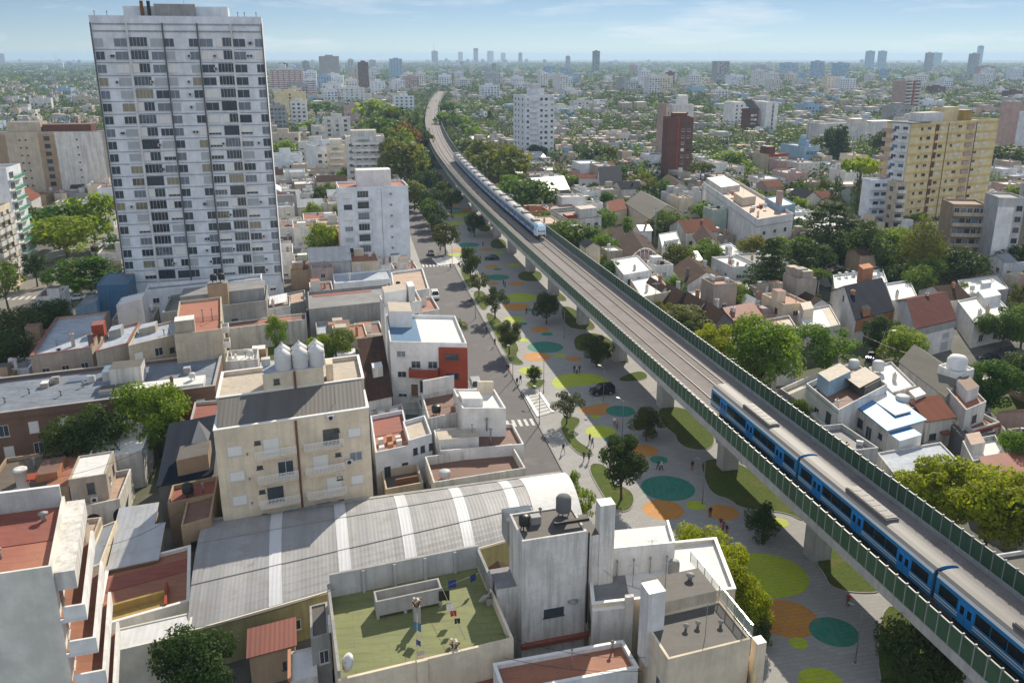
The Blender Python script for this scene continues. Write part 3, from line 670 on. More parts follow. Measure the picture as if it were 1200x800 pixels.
class Bd:
    """one building: x along its front, y along its side (the sides may be skewed), z up; zero at the front corner on the ground"""
    def __init__(s, name, label, cat, P, u, v, w, d, z, wall, roof, par=.5, group=None, zb=-.3, shell=True, wt=.22):
        s.w, s.d, s.z, s.zr, s.wall, s.roof = w, d, z, z - par, wall, roof
        s.ang = math.atan2(u.y, u.x); a2 = math.atan2(v.y, v.x) - s.ang
        s.vx, s.vy, s.sk = math.cos(a2), math.sin(a2), a2 - math.pi / 2
        s.T = thing(name, label, cat, (P.x, P.y, 0), s.ang, group)
        s.u, s.v, s.P = u, v, P
        FOOT.append([P, P + u * w, P + u * w + v * d, P + v * d])
        if shell:
            mb = MB(); t = wt
            o = [(0, 0), (w, 0), (w, d), (0, d)]; i_ = [(t, t), (w - t, t), (w - t, d - t), (t, d - t)]
            for k in range(4):
                a, b, c, e = o[k], o[(k + 1) % 4], i_[(k + 1) % 4], i_[k]
                mb.quad((*a, zb), (*b, zb), (*b, z), (*a, z)); mb.quad((*a, z), (*b, z), (*c, z), (*e, z)); mb.quad((*e, z), (*c, z), (*c, z - par - .05), (*e, z - par - .05))
            s.put(mb, 'wall', wall)
            mb = MB(); mb.poly([(*q, z - par) for q in i_]); s.put(mb, 'roof', roof)
    def put(s, mb, name, mats, parent=None):
        mb.v = [(x + y * s.vx, y * s.vy, z) for x, y, z in mb.v]
        return mb.build(name, mats, parent or s.T)
    def box(s, name, x0, x1, y0, y1, z0, z1, mat, top=None, parent=None):
        mb = MB(); mb.box(x0, x1, y0, y1, z0, z1, 0, True, 1 if top else None)
        return s.put(mb, name, [mat, top] if top else mat, parent)
    def loc(s, x, y): return (x + y * s.vx, y * s.vy)
    def world(s, x, y):
        return s.P + s.u * x + s.v * y
    def face(s, f, x, z, me, name='window', off=0, parent=None, label=None):
        if f == 'F': l, r = s.loc(x, -off), 0
        elif f == 'R': q = s.loc(s.w, x); l, r = (q[0] + off, q[1]), math.pi / 2 + s.sk
        elif f == 'L': q = s.loc(0, x); l, r = (q[0] - off, q[1]), -math.pi / 2 + s.sk
        else: l, r = s.loc(x, s.d + off), math.pi
        return link(name, me, parent or s.T, (*l, z), r, label)
    def win(s, f, x, z, w=1.2, h=1.3, st='d', off=0): return s.face(f, x, z, win_mesh(w, h, st), 'window', off)
    def grid(s, f, xs, zs, w=1.2, h=1.3, st='dhsd', off=0, rng=None):
        rng = rng or random
        for z in zs:
            for x in xs: s.win(f, x, z, w, h, rng.choice(st), off)
    def door(s, f, x, w=1.0, h=2.1, z=0, mat='frame_dark'): return s.face(f, x, z, door_mesh(w, h, mat), 'door')
    def balcony(s, f, x, z, w, dep=1.1, mat='white', rail='railing', solid=False, h=1.0):
        mb = MB(); mb.box(-w / 2, w / 2, -dep, 0, -.14, 0)
        if solid:
            mb.box(-w / 2, w / 2, -dep, -dep + .12, .002, h); mb.box(-w / 2, -w / 2 + .12, -dep + .122, 0, .002, h); mb.box(w / 2 - .12, w / 2, -dep + .122, 0, .002, h)
        o = s.face(f, x, z, mb.mesh('balcony', mat), 'balcony')
        if not solid:
            r = MB(); y = -dep + .05
            r.box(-w / 2, w / 2, y, y + .05, h - .05, h); r.box(-w / 2, w / 2, y, y + .04, .08, .12)
            n = int(w / .16)
            for i in range(n + 1):
                X = -w / 2 + .02 + (w - .04) * i / n; r.box(X - .03, X + .03, y + .005, y + .035, .121, h - .051)
            for X in (-w / 2, w / 2 - .05):
                r.box(X, X + .05, y + .051, 0, h - .05, h); r.box(X, X + .04, y + .051, 0, .08, .12)
            r.build('railing', rail, o)
        return o
    def tank(s, x, y, z, r=.55, h=1.2, mat='tankwhite'):
        mb = MB(); q = s.loc(x, y); mb.lathe([(r * .96, 0), (r, .1), (r, h * .8), (r * .8, h * .93), (.12, h)], 12)
        for a in range(3): mb.tube((r * .7 * math.cos(a * 2.1), r * .7 * math.sin(a * 2.1), -.5), (r * .7 * math.cos(a * 2.1), r * .7 * math.sin(a * 2.1), .02), .06, n=5)
        o = mb.build('water_tank', mat, s.T); o.location = (*q, z + .5); return o
    def chimney(s, x, y, z, h=1.6, w=.5, mat='oldwhite'):
        mb = MB(); mb.box(-w / 2, w / 2, -w / 2, w / 2, 0, h); mb.box(-w / 2 - .07, w / 2 + .07, -w / 2 - .07, w / 2 + .07, h + .002, h + .1); mb.tube((0, 0, h + .1), (0, 0, h + .4), .12, n=8, m=1)
        o = mb.build('chimney', [mat, 'clay'], s.T); o.location = (*s.loc(x, y), z); return o
    def antenna(s, x, y, z, h=3.0):
        mb = MB(); mb.tube((0, 0, 0), (0, 0, h), .03, n=5); mb.tube((-.5, 0, h - .15), (.5, 0, h - .15), .015, n=4)
        for i in range(5): mb.tube((-.4 + i * .2, -.3, h - .15), (-.4 + i * .2, .3, h - .15), .01, n=4)
        o = mb.build('antenna', 'pipe', s.T); o.location = (*s.loc(x, y), z); return o
    def vent(s, x, y, z, h=.8, r=.09):
        mb = MB(); mb.tube((0, 0, 0), (0, 0, h), r, n=7); mb.lathe([(r * 2, h + .002), (r * 2.2, h + .1), (.03, h + .25)], 8)
        o = mb.build('vent_pipe', 'pipe', s.T); o.location = (*s.loc(x, y), z); return o
    def aircon(s, x, y, z, rot=0):
        mb = MB(); mb.box(-.45, .45, -.18, .18, .08, .72); mb.lathe([(.26, .0), (.26, .01)], 12, 0, 0, 1)
        mb.v[8:] = [(a, -.181 - c, .4 + b) for a, b, c in mb.v[8:]]
        mb.box(-.4, -.3, -.15, .15, 0, .078); mb.box(.3, .4, -.15, .15, 0, .078)
        o = mb.build('air_conditioner', ['frame', 'dark'], s.T); o.location = (*s.loc(x, y), z); o.rotation_euler = (0, 0, rot); return o
    def gable(s, ze, rise, mat, axis='x', over=.3, wall=None, y0=0, y1=None, x0=0, x1=None, parent=None):
        """pitched roof over (part of) the plan, ridge along x or y, with gable walls"""
        x1 = s.w if x1 is None else x1; y1 = s.d if y1 is None else y1
        wall = wall or s.wall; r = MB(); g = MB(); t = .12
        if axis == 'x':
            ym = (y0 + y1) / 2; A = x0 - over; B_ = x1 + over; k = rise / (ym - y0)
            for ya, za in ((y0 - over, ze - over * k), (y1 + over, ze - over * k)):
                r.v += [(A, ya, za), (B_, ya, za), (B_, ym, ze + rise), (A, ym, ze + rise), (A, ya, za + t), (B_, ya, za + t), (B_, ym, ze + rise + t), (A, ym, ze + rise + t)]
                n = len(r.v) - 8
                for f in ((4, 5, 6, 7), (3, 2, 1, 0), (0, 1, 5, 4), (1, 2, 6, 5), (3, 0, 4, 7)): r.f.append(tuple(n + i for i in f)); r.m.append(0); r.sm.append(False)
            tri = [[(x, y0, ze - .01), (x, y1, ze - .01), (x, ym, ze + rise - .01)] for x in (x0 + .01, x1 - .01)]
        else:
            xm = (x0 + x1) / 2; A = y0 - over; B_ = y1 + over; k = rise / (xm - x0)
            for xa, za in ((x0 - over, ze - over * k), (x1 + over, ze - over * k)):
                r.v += [(xa, A, za), (xa, B_, za), (xm, B_, ze + rise), (xm, A, ze + rise), (xa, A, za + t), (xa, B_, za + t), (xm, B_, ze + rise + t), (xm, A, ze + rise + t)]
                n = len(r.v) - 8
                for f in ((4, 5, 6, 7), (3, 2, 1, 0), (0, 1, 5, 4), (1, 2, 6, 5), (3, 0, 4, 7)): r.f.append(tuple(n + i for i in f)); r.m.append(0); r.sm.append(False)
            tri = [[(x0, y, ze - .01), (x1, y, ze - .01), (xm, y, ze + rise - .01)] for y in (y0 + .01, y1 - .01)]
        o = s.put(r, 'pitched_roof', mat, parent)
        for q in tri: g = MB(); g.poly(q); s.put(g, 'gable_wall', wall, parent)
        return o
    def shed(s, z0, z1, mat, over=.25, x0=0, x1=None, y0=0, y1=None, name='sloped_roof', t=.12):
        """single slope: z0 at the front, z1 at the back"""
        x1 = s.w if x1 is None else x1; y1 = s.d if y1 is None else y1
        k = (z1 - z0) / (y1 - y0); a, b_ = z0 - over * k, z1 + over * k
        mb = MB(); mb.v = [(x0 - over, y0 - over, a), (x1 + over, y0 - over, a), (x1 + over, y1 + over, b_), (x0 - over, y1 + over, b_)]
        mb.v += [(p[0], p[1], p[2] + t) for p in mb.v]
        mb.f = [(4, 5, 6, 7), (3, 2, 1, 0), (0, 1, 5, 4), (1, 2, 6, 5), (2, 3, 7, 6), (3, 0, 4, 7)]; mb.m = [0] * 6; mb.sm = [False] * 6
        return s.put(mb, name, mat)
    def room(s, x0, x1, y0, y1, h, wall=None, roof=None, z=None):
        z = s.zr if z is None else z
        o = s.box('roof_room', x0, x1, y0, y1, z - .02, z + h, wall or s.wall, roof or s.roof); return o
    def coping(s, mat='white_trim', t=.3, h=.08):
        mb = MB(); w, d, z = s.w, s.d, s.z
        mb.box(-.06, w + .06, -.06, t, z + .002, z + h); mb.box(-.06, w + .06, d - t, d + .06, z + .002, z + h); mb.box(-.06, t, t + .002, d - t - .002, z + .002, z + h); mb.box(w - t, w + .06, t + .002, d - t - .002, z + .002, z + h)
        return s.put(mb, 'coping', mat)

VDIR = R(103.5)
def B(name, label, cat, a, b, z, c, wall, roof, par=.5, group=None, **kw):
    """front corners a, b given as photo pixels at roof height z; c: rear left corner pixel or a depth in metres"""
    P, Q = at(*a, z), at(*b, z); u = (Q - P); w = u.length; u.normalize()
    if isinstance(c, tuple): v = at(*c, z) - P; d = v.length; v.normalize()
    else: v = Vector((math.cos(VDIR), math.sin(VDIR))); d = c
    return Bd(name, label, cat, P, u, v, w, d, z, wall, roof, par, group, **kw)
def Mid(name, label, cat, x0, x1, yt, yb, dep, wall, roof, par=.5, ang=16, group=None, **kw):
    """a block farther off: its front spans columns x0..x1, its top row yt, its foot row yb"""
    c = at((x0 + x1) / 2, yb); wd = (x1 - x0) * mpp(c.x, c.y)
    a = R(ang); u = Vector((math.cos(a), math.sin(a))); v = Vector((-u.y, u.x))
    view = Vector((c.x, c.y)).normalized(); perp = Vector((view.y, -view.x))
    side = abs(v.dot(perp)) * dep; w = max(3, (wd - side) / max(.3, u.dot(perp)))
    # centre the visible silhouette
    pts = [u * 0, u * w, u * w + v * dep, v * dep]; mids = (min(p.dot(perp) for p in pts) + max(p.dot(perp) for p in pts)) / 2
    P = c - perp * mids
    if P.dot(view) < c.dot(view) - 1: pass
    z = top_of(yt, c.y)
    return Bd(name, label, cat, P, u, v, w, dep, z, wall, roof, par, group, **kw)
def facade(b, f, n, fl=2.9, w=1.3, h=1.3, st='dhsg', z0=1.0, margin=1.0, skip=(), seed=1, top=.8, zs=None):
    rng = random.Random(seed); L_ = b.w if f in 'FK' else b.d
    xs = [margin + (L_ - 2 * margin) * (i + .5) / n for i in range(n)]
    zz = []; z = z0
    while z + h < b.z - top: zz.append(z); z += fl
    for z in (zs or zz):
        for i, x in enumerate(xs):
            if i not in skip: b.win(f, x, z, min(w, (L_ - 2 * margin) / n * .86), h, rng.choice(st))

# ------------------------------------------------------------------ trees
def leafy(clumps, n_leaf, size, seed, flat=0, up=.35):
    """crown of many leaf-sized faces spread through clumps: (centre, radii)"""
    rng = np.random.default_rng(seed); V = []; 
    tot = sum(c[1][0] * c[1][1] * c[1][2] for c in clumps) ** 1
    for cen, rad in clumps:
        share = (rad[0] * rad[1] * rad[2]) ** .67; V.append(share)
    V = np.array(V) / sum(V); verts = []; 
    for (cen, rad), sh in zip(clumps, V):
        k = max(6, int(n_leaf * sh))
        d = rng.normal(size=(k, 3)); d /= np.linalg.norm(d, axis=1)[:, None]
        r = rng.uniform(.45, 1.05, size=(k, 1)) ** .5
        c = np.array(cen) + d * r * np.array(rad)
        nrm = d + rng.normal(scale=.55, size=(k, 3)) + np.array([0, 0, up]); nrm /= np.linalg.norm(nrm, axis=1)[:, None]
        t = np.cross(nrm, rng.normal(size=(k, 3))); t /= np.linalg.norm(t, axis=1)[:, None]
        q = np.cross(nrm, t); s = (size * rng.uniform(.6, 1.35, size=(k, 1)))
        a, b_ = t * s, q * s * .62
        verts.append(np.stack([c - a, c - b_ * .9 + a * .1, c + a, c + b_ * .9 + a * .1], axis=1).reshape(-1, 3))
    v = np.concatenate(verts); n = len(v) // 4
    me = bpy.data.meshes.new('crown'); me.from_pydata(v.tolist(), [], np.arange(n * 4).reshape(n, 4).tolist())
    return me
def clumps_round(seed, n=26, R_=1.0, zc=.62, h=.38, cr=.26):
    rng = random.Random(seed); out = [((0, 0, zc), (R_ * .30, R_ * .30, h * .62))]
    while len(out) < n:
        a = rng.uniform(0, 6.283); r = R_ * .5 * math.sqrt(rng.uniform(.05, 1)); zz = rng.uniform(-1, 1)
        rm = math.sqrt(max(0, 1 - zz * zz * .8)); k = cr * rng.uniform(.55, 1.15)
        x, y, z = r * rm * math.cos(a) * .92, r * rm * math.sin(a) * .92, zc + zz * h * .85
        out.append(((x, y, z), (k * .72, k * .72, k * .56)))
    return out
# crowns in unit size: height 1 (base at the ground), width 1
CROWN = {}
def crown(kind, seed, lod):
    k = (kind, seed, lod)
    if k in CROWN: return CROWN[k]
    nl = {0: 9000, 1: 3000, 2: 1000, 3: 300}[lod]; ls = {0: .022, 1: .034, 2: .055, 3: .10}[lod]
    if kind == 'round': me = leafy(clumps_round(seed, 30), nl, ls, seed)
    elif kind == 'wide': me = leafy(clumps_round(seed, 34, 1, .68, .30, .22), nl, ls, seed)
    elif kind == 'loose': me = leafy(clumps_round(seed, 22, 1, .62, .36, .20), int(nl * .6), ls * .95, seed)
    elif kind == 'bush': me = leafy(clumps_round(seed, 24, 1, .5, .46, .30), nl, ls, seed)
    elif kind == 'conifer':
        rng = random.Random(seed); cl_ = [((0, 0, .5), (.05, .05, .44))]
        for i in range(10):
            z = .10 + .87 * (i / 10) ** .95; r = .48 * (1 - (i / 10) ** 1.2) + .03; n = max(3, int(8 * r / .4))
            for j in range(n):
                a = j * 6.283 / n + i * 1.3 + rng.uniform(-.3, .3); rr = r * rng.uniform(.75, 1.1)
                for t in (.3, .6, .95): cl_.append(((rr * t * math.cos(a), rr * t * math.sin(a), z - .05 * t), (.085 * (1.2 - t * .3), .085 * (1.2 - t * .3), .017)))
        me = leafy(cl_, nl, ls * .8, seed)
    elif kind == 'cedar':
        rng = random.Random(seed); cl_ = [((0, 0, .45), (.05, .05, .40))]
        for i, (z, r) in enumerate(((.14, .42), (.26, .50), (.40, .47), (.54, .42), (.67, .36), (.79, .30), (.90, .22), (.97, .10))):
            for j in range(9):
                a = j * .7 + i * .9; q = r * rng.uniform(.55, 1.0); cl_.append(((q * math.cos(a), q * math.sin(a), z + rng.uniform(-.02, .02)), (.13, .13, .026)))
        me = leafy(cl_, nl, ls * .85, seed, up=.9)
    elif kind == 'cone': me = leafy([((0.04 * math.sin(i * 2.4), .04 * math.cos(i * 2.4), .06 + i * .05), (max(.05, .47 * math.sin(min(1, (.30 + i * .05) * 1.6) * 1.57) * (1 - (i / 19) ** 2.2) + .03),) * 2 + (.09,)) for i in range(19)], nl, ls * .8, seed, up=.1)
    elif kind == 'column': me = leafy([((0, 0, .05 + i * .05), ((.46 * math.sin(.35 + 2.6 * i / 19)) ** 1 + .04,) * 2 + (.06,)) for i in range(19)], nl, ls * .7, seed, up=.1)
    elif kind == 'umbrella': me = leafy([((.34 * math.cos(i * 2.4) * (i / 16) ** .5, .34 * math.sin(i * 2.4) * (i / 16) ** .5, .90 - .05 * (i / 16)), (.17, .17, .06)) for i in range(17)], nl, ls, seed)
    elif kind == 'palm':
        cl_ = []
        for i in range(13):
            a = i * 2.4; 
            for t in (.2, .5, .8, 1): cl_.append(((.5 * t * math.cos(a), .5 * t * math.sin(a), .88 + .10 * math.sin(t * 2.4) - .10 * t * (1 + (i % 3) * .6)), (.09, .09, .03)))
        me = leafy(cl_, int(nl * .7), ls, seed)
    me.materials.append(M('f_mid')); CROWN[k] = me; return me
TRUNK = {}
def trunk(kind, seed):
    k = (kind, seed)
    if k in TRUNK: return TRUNK[k]
    rng = random.Random(seed); mb = MB()
    if kind in ('conifer', 'cone', 'column', 'cedar'): mb.tube((0, 0, -.02), (0, 0, .9), .03, .006, 7)
    elif kind in ('umbrella', 'palm'): mb.tube((0, 0, -.02), (.02, 0, .45), .03, .025, 7); mb.tube((.02, 0, .44), (0, 0, .88), .025, .018, 7)
    else:
        mb.tube((0, 0, -.02), (.015, .01, .3), .032, .024, 7)
        for i in range(6):
            a = i * 1.05 + rng.uniform(-.3, .3); r = rng.uniform(.16, .34); z = rng.uniform(.55, .8)
            m_ = (r * .45 * math.cos(a), r * .45 * math.sin(a), .30 + (z - .3) * .5)
            mb.tube((.015, .01, .27), m_, .018, .012, 5); mb.tube(m_, (r * math.cos(a), r * math.sin(a), z), .012, .004, 5)
    me = mb.mesh('trunk', 'bark'); TRUNK[k] = me; return me
TREES_TAKEN = []
KINDNAME = {'cedar': 'conifer_tree', 'conifer': 'conifer_tree', 'cone': 'conifer_tree', 'column': 'cypress_tree', 'umbrella': 'pine_tree', 'palm': 'palm_tree', 'bush': 'shrub'}
_tn = [0]
def tree_at(X, Y, h, wd, kind, fol, label, lod=None, group=None, z=0):
    _tn[0] += 1; seed = _tn[0] % 5
    d = math.hypot(X, Y)
    if lod is None: lod = 0 if kind in ('conifer', 'cedar', 'cone') and d < 340 else 0 if d < 210 and h * wd > 25 else (1 if d < 300 else (2 if d < 600 else 3))
    r = thing(KINDNAME.get(kind, 'tree'), label, 'shrub' if kind == 'bush' else 'tree', (X, Y, z), (_tn[0] * 2.4) % 6.28, group)
    c = link('crown', crown(kind, seed, lod), r); c.scale = (wd, wd, h); c.material_slots[0].link = 'OBJECT'; c.material_slots[0].material = M(fol)
    if kind != 'bush' or True:
        t = link('trunk', trunk(kind, seed), r); t.scale = (min(wd, h * .8), min(wd, h * .8), h)
    TREES_TAKEN.append((X, Y, wd * .4))
    return r
def T(x, yt, yb, wpx, kind, fol, label, group=None, lod=None):
    """tree by photo: column x, rows of its top and of its foot, width in pixels"""
    c = at(x, yb); h = max(1.2, top_of(yt, c.y)); return tree_at(c.x, c.y, h, wpx * 1.15 * mpp(c.x, c.y, h * .6), kind, fol, label, lod, group)
# ------------------------------------------------------------------ tall slab tower on the left
zt = 66.6; a = at(103.5, 18, zt); b_ = at(306, 20, zt); u = (b_ - a); Wt = u.length; u.normalize(); v = Vector((-u.y, u.x))
tw = Bd('apartment_tower', 'tall pale blue-white slab tower of twenty-odd storeys with dark vertical ribs', 'apartment tower', a, u, v, Wt, 13, zt, 'bluewhite', 'r_grey', .9)
FL = 2.82
zs = [zt - 6.55 - FL * k for k in range(22)]
zs = [z for z in zs if z > 4]
COLS = [(.036, .045, 's'), (.160, .065, 'n'), (.262, .094, 'L'), (.368, .068, 'n'), (.440, .048, 'n'), (.582, .048, 'n'), (.657, .07, 'n'), (.764, .09, 'L'), (.852, .068, 'n'), (.972, .04, 's')]
rng = random.Random(3); rest = MB(); big = [c for c in COLS if c[1] >= .068]
nsep = 0; plan = []
for z in zs:
    for cx_, cw, t in COLS: plan.append((cw, z, cx_, t))
plan.sort(key=lambda q: (-round(q[0], 2), q[1]))
stw = MB()
for cw, z, cx_, t in plan:
    x = cx_ * Wt; w_ = cw * Wt * 1.1; h = 2.05 if t == 'L' else 1.72
    st = rng.choice('ddckcmkdcdmw') if t == 'L' else rng.choice('gsgd13mcmd1gk3chg3w')
    if nsep < 96:
        tw.win('F', x, z, w_, h, st, .0); nsep += 1
    else:
        gi = {'c': 0, '1': 1, '3': 0, 'd': 0, 'k': 0, 'h': 0, 's': 2, 'g': 3, 'm': 1, 'w': 4, 'b': 1}[st]
        stw.box(x - w_ / 2, x + w_ / 2, -.03, 0, z, z + h, gi)
        stw.box(x - w_ / 2 - .08, x + w_ / 2 + .08, -.10, -.031, z - .09, z, 5); stw.box(x - .03, x + .03, -.05, -.031, z + .001, z + h, 5)
o = tw.put(stw, 'windows', ['glass', 'glass_mid', 'shutter', 'shutter_grey', 'glass_warm', 'frame']); o['kind'] = 'stuff'
plaster('bandblue', (.36, .39, .43), .4)
for fx, mt, wd in ((.0, 'trim_dark', .25), (.205, 'white', .4), (.41, 'trim_dark', .3), (.612, 'trim_dark', .3), (.812, 'white', .4), (1.0, 'trim_dark', .25)):
    x = min(max(fx * Wt, wd / 2), Wt - wd / 2); tw.box('vertical_rib', x - wd / 2, x + wd / 2, -.38, -.001, 4, zt - 1.5, mt)
mb = MB()
for z in zs:
    edges = [0, .205, .41, .612, .812, 1.0]
    for i in range(5): mb.box(edges[i] * Wt + .4, edges[i + 1] * Wt - .4, -.09, -.002, z - .72, z - .52)
tw.put(mb, 'floor_band', 'bandblue')
for z, c in ((zt - 1.9, 'bandblue'), (zt - 3.4, 'greywall')): tw.box('cornice', .5, Wt - .5, -.16, -.003, z, z + .3, c)
for k in range(40):
    z = zs[rng.randrange(len(zs))]; x = rng.choice((.10, .112, .315, .53, .548, .70, .90, .92)) * Wt; tw.aircon(x, -.22, z + .4)
tw.room(.19 * Wt, .80 * Wt, 2, 10, 3.0, 'bluewhite', 'r_grey')
tw.room(.37 * Wt, .61 * Wt, 1.2, 1.95, 3.5, 'greywall', 'r_grey')
for x in (.30, .34): tw.box('flue', x * Wt - .35, x * Wt + .35, 1.2, 1.9, zt - .5, zt + 3.2, 'rust' if x < .32 else 'dark')
for x in (.03, .1, .86, .9, .97): tw.vent(x * Wt, .9, zt - .1, .9)
tw.antenna(.545 * Wt, 1.5, zt + 2.6, 3)

# podium, sheds and low roofs at its foot
pod = B('podium_building', 'grey stained low building with a raised tank house at the foot of the slab tower', 'building', (190, 366), (312, 352), 8.5, 14, 'greywall', 'r_grey', 1.0)
pod.grid('F', [3, 7, 11, 14], [4.2], 1.3, 1.1, 'dgk'); pod.room(3, pod.w - .5, 5, 12, 2.6, 'greywall', 'r_grey'); pod.room(9, 13, 2, 5, 5.2, 'tan', 'r_grey'); pod.tank(10.3, 3.4, 12.8, .7, 1.3, 'dark'); pod.tank(11.9, 3.4, 12.8, .7, 1.3, 'dark')
pod2 = B('podium_building', 'long grey parapet block directly under the slab tower facade', 'building', (170, 340), (306, 326), 9, 5, 'bluewhite', 'r_grey', .7)
pod2.grid('F', [2 + 3.2 * i for i in range(9)], [5.8], 1.4, 1.2, 'dgkh')
bs = B('shed', 'dark blue sheet-clad shed left of the slab tower base', 'shed', (113, 334), (149, 333), 8, 12, 'sheetblue', 'c_blue', .15)
for i in range(9): bs.box('cladding_rib', .6 + i * .95, .72 + i * .95, -.05, -.001, 0, 7.9, 'tinblue')
bs2 = B('shed', 'small pale blue lean-to beside the dark blue shed', 'shed', (88, 362), (112, 353), 5, 8, 'lightblue', 'r_grey', .2); bs2.door('F', 2)
wr = B('roof_house', 'white corrugated tank house standing over the beige flats near the blue shed', 'building', (136, 358), (166, 350), 12.5, 6, 'c_white', 'r_white', .2); wr.grid('R', [2], [9], .8, .8, 'd')

sr = B('apartment_house', 'beige building with a broad silver weathered flat roof and red parapets', 'apartment house', (35, 417), (107, 407), 10, (66, 372), 'beige', 'r_silver', .5)
sr.coping('r_red'); sr.chimney(6, 4, 9.5, 2.2, .6, 'beige'); sr.chimney(9, 3, 9.5, 2, .9, 'darkgrey'); sr.grid('F', [2, 5, 8], [6.3], 1.2, 1.2, 'dkh')
sr.room(8.5, 10.5, 8, 11, 2.2, 'redwall', 'r_red'); sr.aircon(4, 2, 9.5); sr.vent(3, 6, 9.5)
sr2 = B('apartment_house', 'narrow beige block with a small blue-grey roof between the silver roof and blank wall', 'apartment house', (112, 412), (150, 402), 11, 13, 'beige', 'r_silver', .4)
sr2.room(1, 3.2, 7, 10, 1.6, 'greywall', 'r_silver'); sr2.grid('R', [2, 6, 9], [2.5, 6, 8.8], 1.0, 1.1, 'kd'); sr2.coping('r_red')
cy = B('apartment_house', 'beige courtyard flats with shuttered windows beside the big blank wall', 'apartment house', (150, 405), (204, 392), 11.5, 10, 'sand', 'r_silver', .4)
cy.grid('F', [1.6, 5.2], [2.4, 5.6, 8.4], 1.5, 1.5, 'skd'); cy.grid('F', [7.6], [2.4, 5.6, 8.4], .9, .9, 'kd'); cy.room(1, 4, 6, 9, 1.3, 'beige', 'r_silver'); cy.aircon(3.4, -.3, 6.2); cy.vent(6, 3, 11.1); cy.vent(7, 3, 11.1)
bw = B('apartment_house', 'tall beige block with one huge blank streaked wall and a red tiled roof terrace', 'apartment house', (204, 392), (260, 385), 13, (210, 353), 'sand', 'r_redlight', .5)
bw.room(.2, 3.4, .6, 3.6, 2.6, 'beige', 'r_white'); bw.vent(4.6, 7.5, 12.5, 2.2); bw.vent(6.2, 7.5, 12.5, 2.2)
for k in range(4):
    bw.balcony('R', 4.2, 3 + k * 2.8, 2.6, 1.1, 'white', solid=True); bw.win('R', 4.2, 3.1 + k * 2.8, 1.2, 1.9, 'd')
bw.box('roof_strip', .3, bw.w - .3, 7.6, 11, 12.52, 12.56, 'r_red')
gw = B('garden_wall', 'long pale garden wall with a red roof strip behind the small lawn', 'wall', (266, 385), (359, 374), 5.2, 5, 'oldwhite', 'r_redbrown', .3)
gw.box('roof_strip', 6, 13, .6, 4.4, 4.92, 4.98, 'r_terra'); gw.chimney(9, 3, 4.9, 1.0, 1.2, 'cream')
mb = MB(); g = [at(266, 413), at(360, 402), at(361, 436), at(272, 436)]; mb.prism(ccw(g), 0, .15); struct(mb.build('lawn', 'lawn'))
rr = B('row_house', 'low red roofed row behind the garden with many small chimneys', 'house', (262, 372), (340, 358), 5.5, 9, 'oldwhite', 'r_red', .5); rr.chimney(3, 4, 5); rr.chimney(8, 6, 5); rr.chimney(11, 3, 5); rr.room(7, 10, 4, 7, 1.8, 'greywall', 'r_white')
rr2 = B('row_house', 'low house with sagging tin awnings and a cream umbrella roof by the tower', 'house', (312, 362), (358, 352), 5.5, 10, 'greywall', 'r_pinkdirt', .4); rr2.shed(5.7, 6.6, 'c_white', x0=1, x1=5, y0=2, y1=5); rr2.vent(6, 3, 5.1, 1.6)
gb = B('warehouse', 'long grey flat roof beside the cobbled street with stained side wall', 'warehouse', (362, 362), (462, 352), 7, 15, 'greywall', 'r_grey', .7)
gb.box('roof_strip', 1, gb.w - 4, 12, 14, 6.32, 6.36, 'r_red')
rs = B('row_house', 'dark red flat roof terrace with a long parapet below the white six-storey block', 'house', (392, 351), (462, 341), 5, 8, 'greywall', 'r_red', .9); rs.grid('F', [2, 6, 10], [2], 1.2, 1.2, 'kd')
rs2 = B('row_house', 'low bluish flat roof right under the white six-storey block', 'house', (392, 332), (460, 326), 5, 10, 'bluewhite', 'r_silver', .4); rs2.chimney(4, 4, 4.6)
pk = B('house', 'corner house with a dusty pink flat roof beside the far crosswalk', 'house', (462, 344), (503, 338), 8, (458, 319), 'white', 'r_pinkdirt', .5, wt=.35)
pk.grid('R', [2.5, 6, 9.5], [1.5, 4.8], 1.1, 1.5, 'dh'); pk.tank(1.2, 1, 7.5, .5, .9, 'dark'); pk.tank(1.3, 7, 7.5, .5, .9, 'dark')
pk2 = B('house', 'small house with brown and pink stepped roofs between the pink roof and white tower house', 'house', (490, 366), (515, 362), 6.5, 11, 'white', 'r_terra', .6); pk2.room(.5, 3, 6, 9, 1.2, 'white', 'r_redbrown'); pk2.grid('R', [3, 7], [1.2, 4], 1, 1.3, 'dh')
wt_ = B('house', 'white tower house with stepped rooftop rooms behind the red brick-coloured house', 'house', (450, 360), (494, 352), 12.5, 9, 'white', 'r_cream', .5)
wt_.room(.3, 5, 1, 6, 3.0, 'bright', 'r_cream'); wt_.room(5.6, 7, 1, 5, 3.4, 'white', 'r_white'); wt_.grid('F', [3, 7], [9, 6], 1, 1.1, 'dg'); wt_.chimney(6, 6, 12, 1.5)
rd = B('house', 'white and red three-storey house with a bright white roof terrace beside the cobbled street', 'house', (457, 400), (547, 402), 13, (452, 368), 'bright', 'r_white', .55)
w_ = rd.w
rd.box('red_facade', w_ * .63, w_ + .05, -.35, -.002, 0, 12.2, 'redwall'); rd.box('roof_room_floor', .25, w_ * .42, .3, rd.d - .3, 12.46, 12.52, 'sheetblue')
rd.room(.4, w_ * .35, rd.d * .6, rd.d - .4, 3.0, 'bright', 'r_cream')
rd.grid('F', [w_ * .14], [10.3, 6.7, 3.2], 1.5, 1.1, 'mhd'); rd.grid('F', [w_ * .33, w_ * .55], [8.4], 1.6, 1.3, 'kd'); rd.grid('F', [w_ * .42], [4.2], 1.2, 2.0, 'k'); rd.door('F', w_ * .30, 1.1, 2.3, 3.2)
